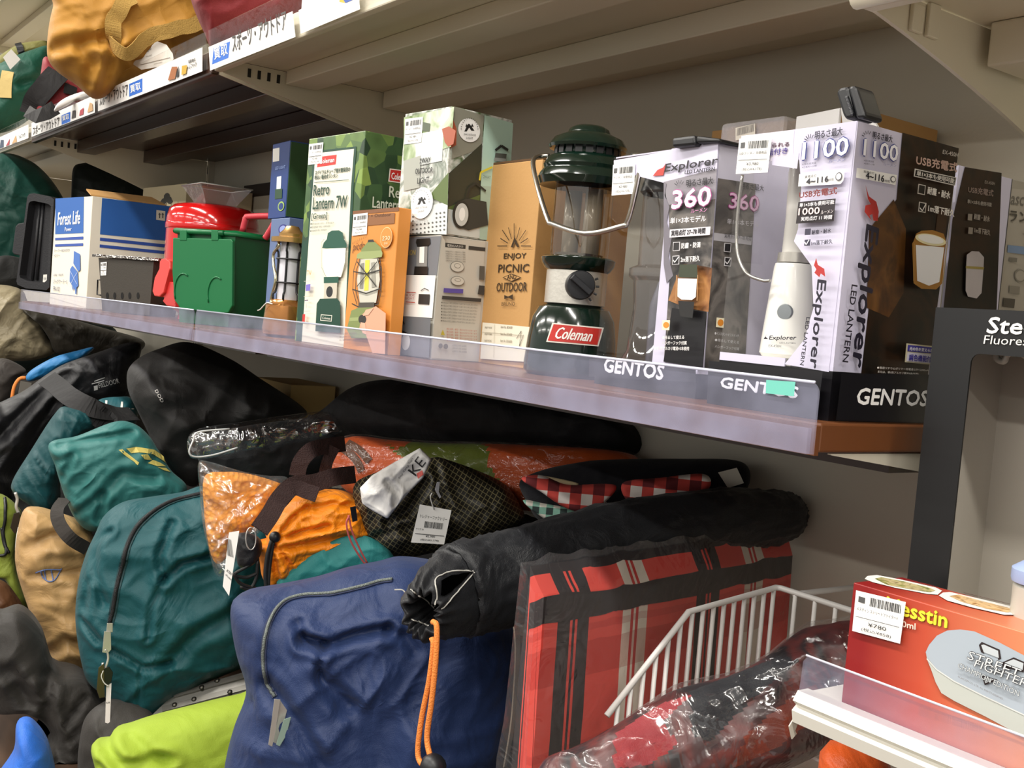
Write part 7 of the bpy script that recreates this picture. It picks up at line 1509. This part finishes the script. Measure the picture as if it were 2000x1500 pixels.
bm = bmesh.new(); prism(bm, hdr, V((0, t, 0))); bm_obj('front_header', bm, KB, bwc)
box('front_post', xk1 - .02, xk1, yK, yK + t, zbk, ztk, KB, bwc); box('front_sill', wx0, xk1 - .02, yK, yK + t, zbk, zbk + .02, KB, bwc)
box('back_card', xk0 + t, xk1 - t, yK + dK - t, yK + dK, zbk, ztk - t, M('#b5aea2', rough=.7), bwc); box('side_card', xk0, xk0 + t, yK + t, yK + dK, zbk, ztk - t, KB, bwc); box('side_card', xk1 - t, xk1, yK + t, yK + dK, zbk, ztk - t, KB, bwc)
box('side_lining', xk0 + t, xk0 + t + .0008, yK + t, yK + dK - t, zbk, ztk - t, M('#b5aea2', rough=.7), bwc); box('top_card', xk0, xk1, yK + t, yK + dK, ztk - t, ztk, KB, bwc)
ZK = zf(1740, 560, .42667); p = Print('lettering', bwc, fk); p.text('Steel', ZK(440, 212), ZK(690, 222), 31, '#efeeea', bold=.03, shear=.12).text('Fluorescent', ZK(426, 262), ZK(760, 276), 17, '#e4e2dd', shear=.1); p.build()
tube_obj('clear_hanger', catmull([onY(ZK(*q), yK + .02) for q in ((480, 310), (490, 335), (520, 340), (535, 310), (580, 300), (620, 318))], 5), .0022, M('#a9a49a', rough=.15, coat=.6), bwc)
bt_ = empty('storage_jar', label='translucent jar with a pale blue lid behind the mess tin box', cat='jar')
jc = onY((2040, 1190), yK - .028); lathe_obj('jar_body', [(.0, zt_), (.017, zt_), (.018, zt_ + .02), (.018, jc.z + .012), (.016, jc.z + .014)], (jc.x, jc.y, 0), M('#b9b5aa', rough=.3), bt_); lathe_obj('lid', [(.019, jc.z + .0145), (.0195, jc.z + .016), (.0195, jc.z + .022), (.014, jc.z + .026), (0, jc.z + .026)], (jc.x, jc.y, 0), M('#9fb0d6', rough=.4), bt_)

# ================================================================== bags on the top shelf
MUS = fabric('#b07e30', rough=.6, wr=.25, wscale=9)
mu = bag('duffel_bag', [(120, -40), (104, 15), (96, 50), (92, 92), (95, 118), (112, 140), (148, 165), (172, 186), (186, 193), (202, 190), (225, 174), (282, 145), (320, 124), (360, 106), (405, 84), (418, 78), (402, 40), (385, 0), (375, -40)], MUS, Y=.0, th=.085, thb=.10, p=3, wr=.010, wsc=8, seed=1.3, nb=150, rings=40,
    label='mustard canvas duffel with a tan webbing handle, hanging over the top shelf edge', cat='duffel bag', creases=[(zp(Z1, (270, 300), (400, 270), (560, 260), (640, 250)), .012, .018), (zp(Z1, (640, 270), (620, 360), (580, 480), (560, 540)), .008, .014), (zp(Z1, (640, 290), (720, 340), (800, 400)), .008, .010), (zp(Z1, (460, 310), (520, 370), (500, 480)), .012, .014), (zp(Z1, (950, 270), (1050, 280), (1170, 250)), .012, .012)])
TAN = fabric('#b7934f', rough=.8, bscale=500, bump=.6)
strap_on('webbing_handle', mu, zp(Z1, (760, 0), (690, 30), (645, 70), (628, 150), (640, 215), (680, 262)), .028, TAN, off=.012); strap_on('webbing_handle', mu, zp(Z1, (655, 245), (690, 268), (740, 245), (820, 205), (920, 175), (1030, 150), (1130, 130)), .026, TAN, off=.016)
q = [Z1(*s) for s in ((665, 290), (740, 262), (810, 245), (880, 232), (930, 250), (965, 300), (970, 330), (950, 358), (880, 375), (790, 390), (730, 350))]
o_ = near(mu, Z1(820, 310), .05); nn = V((.5, -.8, .1)).normalized(); bm = bmesh.new(); prism(bm, [onP(s, o_, nn) for s in q], nn * .0008)
tg = bm_obj('hang_tag', bm, M('#dcd8d0', rough=.5), label='round white swing tag on the mustard duffel handle', cat='tag')
p = Print('lettering', tg, Face(o_ + nn * .0009, V((0, 0, 1)).cross(nn), nn)); p.text('asago', Z1(785, 300), Z1(845, 285), 7, '#5a5650').text('since 2012', Z1(815, 320), Z1(850, 312), 3, '#77736c').line(zp(Z1, (785, 362), (950, 322)), 1, '#8a8680').text('outdoor gear', Z1(860, 362), Z1(905, 352), 3, '#8a8680'); p.build()
tube_obj('tag_string', [onP(Z1(*s), o_ + nn * .003, nn) for s in ((800, 270), (790, 235), (780, 200))], .0016, M('#e4e1da'), tg)
crim = bag('duffel_bag', [(365, -60), (372, -5), (384, 30), (400, 66), (416, 100), (440, 98), (500, 76), (545, 56), (592, 28), (620, -30)], fabric('#7c2428', rough=.65, wr=.2), Y=.05, th=.07, thb=.09, wr=.006, wsc=10, seed=2.6, nb=100, rings=26, label='crimson fabric bag beside the mustard duffel on the top shelf', cat='bag', creases=[([(380, 2), (430, -2), (470, -10)], .005, .010)])
box('leaflet', onY((600, 0), .02).x, onY((760, -60), .02).x, .012, .022, ZT + .035, ZT + .11, M('#e6e3de', rough=.5), bevel=.002, label='white printed box at the front of the cream top shelf', cat='box')
rb = bag('duffel_bag', [(80, 140), (86, 112), (102, 118), (130, 148), (165, 175), (185, 195), (160, 215), (110, 225), (70, 225)], fabric('#8c2c33', rough=.6), Y=.06, th=.06, wr=.005, wsc=10, nb=90, rings=22, label='red bag with black straps between the mustard duffel and the green bag', cat='bag')
strap_on('black_strap', rb, zp(Z1, (330, 400), (260, 500), (190, 600), (170, 650)), .055, fabric('#1f1d1e', rough=.7), off=.012); strap_on('black_strap', rb, zp(Z1, (390, 470), (385, 540)), .03, fabric('#1f1d1e', rough=.7), off=.008)
ribbon('black_strap', [onY(Z1(*s), -.04) for s in ((150, 620), (200, 650), (260, 630), (310, 600))], .03, fabric('#1f1d1e', rough=.7), rb)
gn = bag('duffel_bag', [(-60, 260), (-60, 160), (-10, 130), (25, 112), (62, 98), (95, 90), (100, 115), (92, 150), (85, 180), (75, 210), (55, 235), (10, 258)], fabric('#154f3f', rough=.5, wr=.3), Y=.05, th=.08, wr=.008, wsc=9, seed=6.2, nb=100, rings=24, label='green nylon duffel with a tan strap at the end of the top shelf', cat='duffel bag', creases=[([(40, 170), (70, 160), (85, 165)], .01, .012)])
strap_on('tan_strap', gn, [(18, 135), (12, 165), (11, 198)], .032, fabric('#cdb577', rough=.7), off=.004)
bd_ = bag('bedroll', [(-40, 160), (-10, 118), (20, 95), (45, 84), (88, 80), (98, 92), (80, 102), (40, 108), (15, 120), (0, 145)], fabric('#7d7a45', rough=.6), X=-3.03, th=.03, nb=80, rings=18, label='olive bedroll behind the green duffel', cat='bedroll')
q = [(6, 112), (22, 96), (40, 116), (20, 136)]; tag_card('price_tag', q, '#cfccc6', X=near(gn, (30, 125)).x + .012, label='grey-white tag on the olive bedroll', cat='tag')
ribbon('black_buckle', [k_[0] for k_ in drape(bd_, ((37, 88), (40, 96), (43, 106)), .006)], .018, BLK, bd_)
bag('display_card', [(106, 218), (112, 203), (130, 190), (158, 180), (182, 178), (178, 192), (150, 196), (128, 208)], M('#e9e7e4', rough=.35), Y=-.015, th=.012, wr=.001, nb=60, rings=12, label='white curved card poking out under the red bag', cat='card')

# ================================================================== bags buried at the back and bottom of the heap that carry the others
def buried(label, x0, x1, y0, y1, z1, mat, seed):
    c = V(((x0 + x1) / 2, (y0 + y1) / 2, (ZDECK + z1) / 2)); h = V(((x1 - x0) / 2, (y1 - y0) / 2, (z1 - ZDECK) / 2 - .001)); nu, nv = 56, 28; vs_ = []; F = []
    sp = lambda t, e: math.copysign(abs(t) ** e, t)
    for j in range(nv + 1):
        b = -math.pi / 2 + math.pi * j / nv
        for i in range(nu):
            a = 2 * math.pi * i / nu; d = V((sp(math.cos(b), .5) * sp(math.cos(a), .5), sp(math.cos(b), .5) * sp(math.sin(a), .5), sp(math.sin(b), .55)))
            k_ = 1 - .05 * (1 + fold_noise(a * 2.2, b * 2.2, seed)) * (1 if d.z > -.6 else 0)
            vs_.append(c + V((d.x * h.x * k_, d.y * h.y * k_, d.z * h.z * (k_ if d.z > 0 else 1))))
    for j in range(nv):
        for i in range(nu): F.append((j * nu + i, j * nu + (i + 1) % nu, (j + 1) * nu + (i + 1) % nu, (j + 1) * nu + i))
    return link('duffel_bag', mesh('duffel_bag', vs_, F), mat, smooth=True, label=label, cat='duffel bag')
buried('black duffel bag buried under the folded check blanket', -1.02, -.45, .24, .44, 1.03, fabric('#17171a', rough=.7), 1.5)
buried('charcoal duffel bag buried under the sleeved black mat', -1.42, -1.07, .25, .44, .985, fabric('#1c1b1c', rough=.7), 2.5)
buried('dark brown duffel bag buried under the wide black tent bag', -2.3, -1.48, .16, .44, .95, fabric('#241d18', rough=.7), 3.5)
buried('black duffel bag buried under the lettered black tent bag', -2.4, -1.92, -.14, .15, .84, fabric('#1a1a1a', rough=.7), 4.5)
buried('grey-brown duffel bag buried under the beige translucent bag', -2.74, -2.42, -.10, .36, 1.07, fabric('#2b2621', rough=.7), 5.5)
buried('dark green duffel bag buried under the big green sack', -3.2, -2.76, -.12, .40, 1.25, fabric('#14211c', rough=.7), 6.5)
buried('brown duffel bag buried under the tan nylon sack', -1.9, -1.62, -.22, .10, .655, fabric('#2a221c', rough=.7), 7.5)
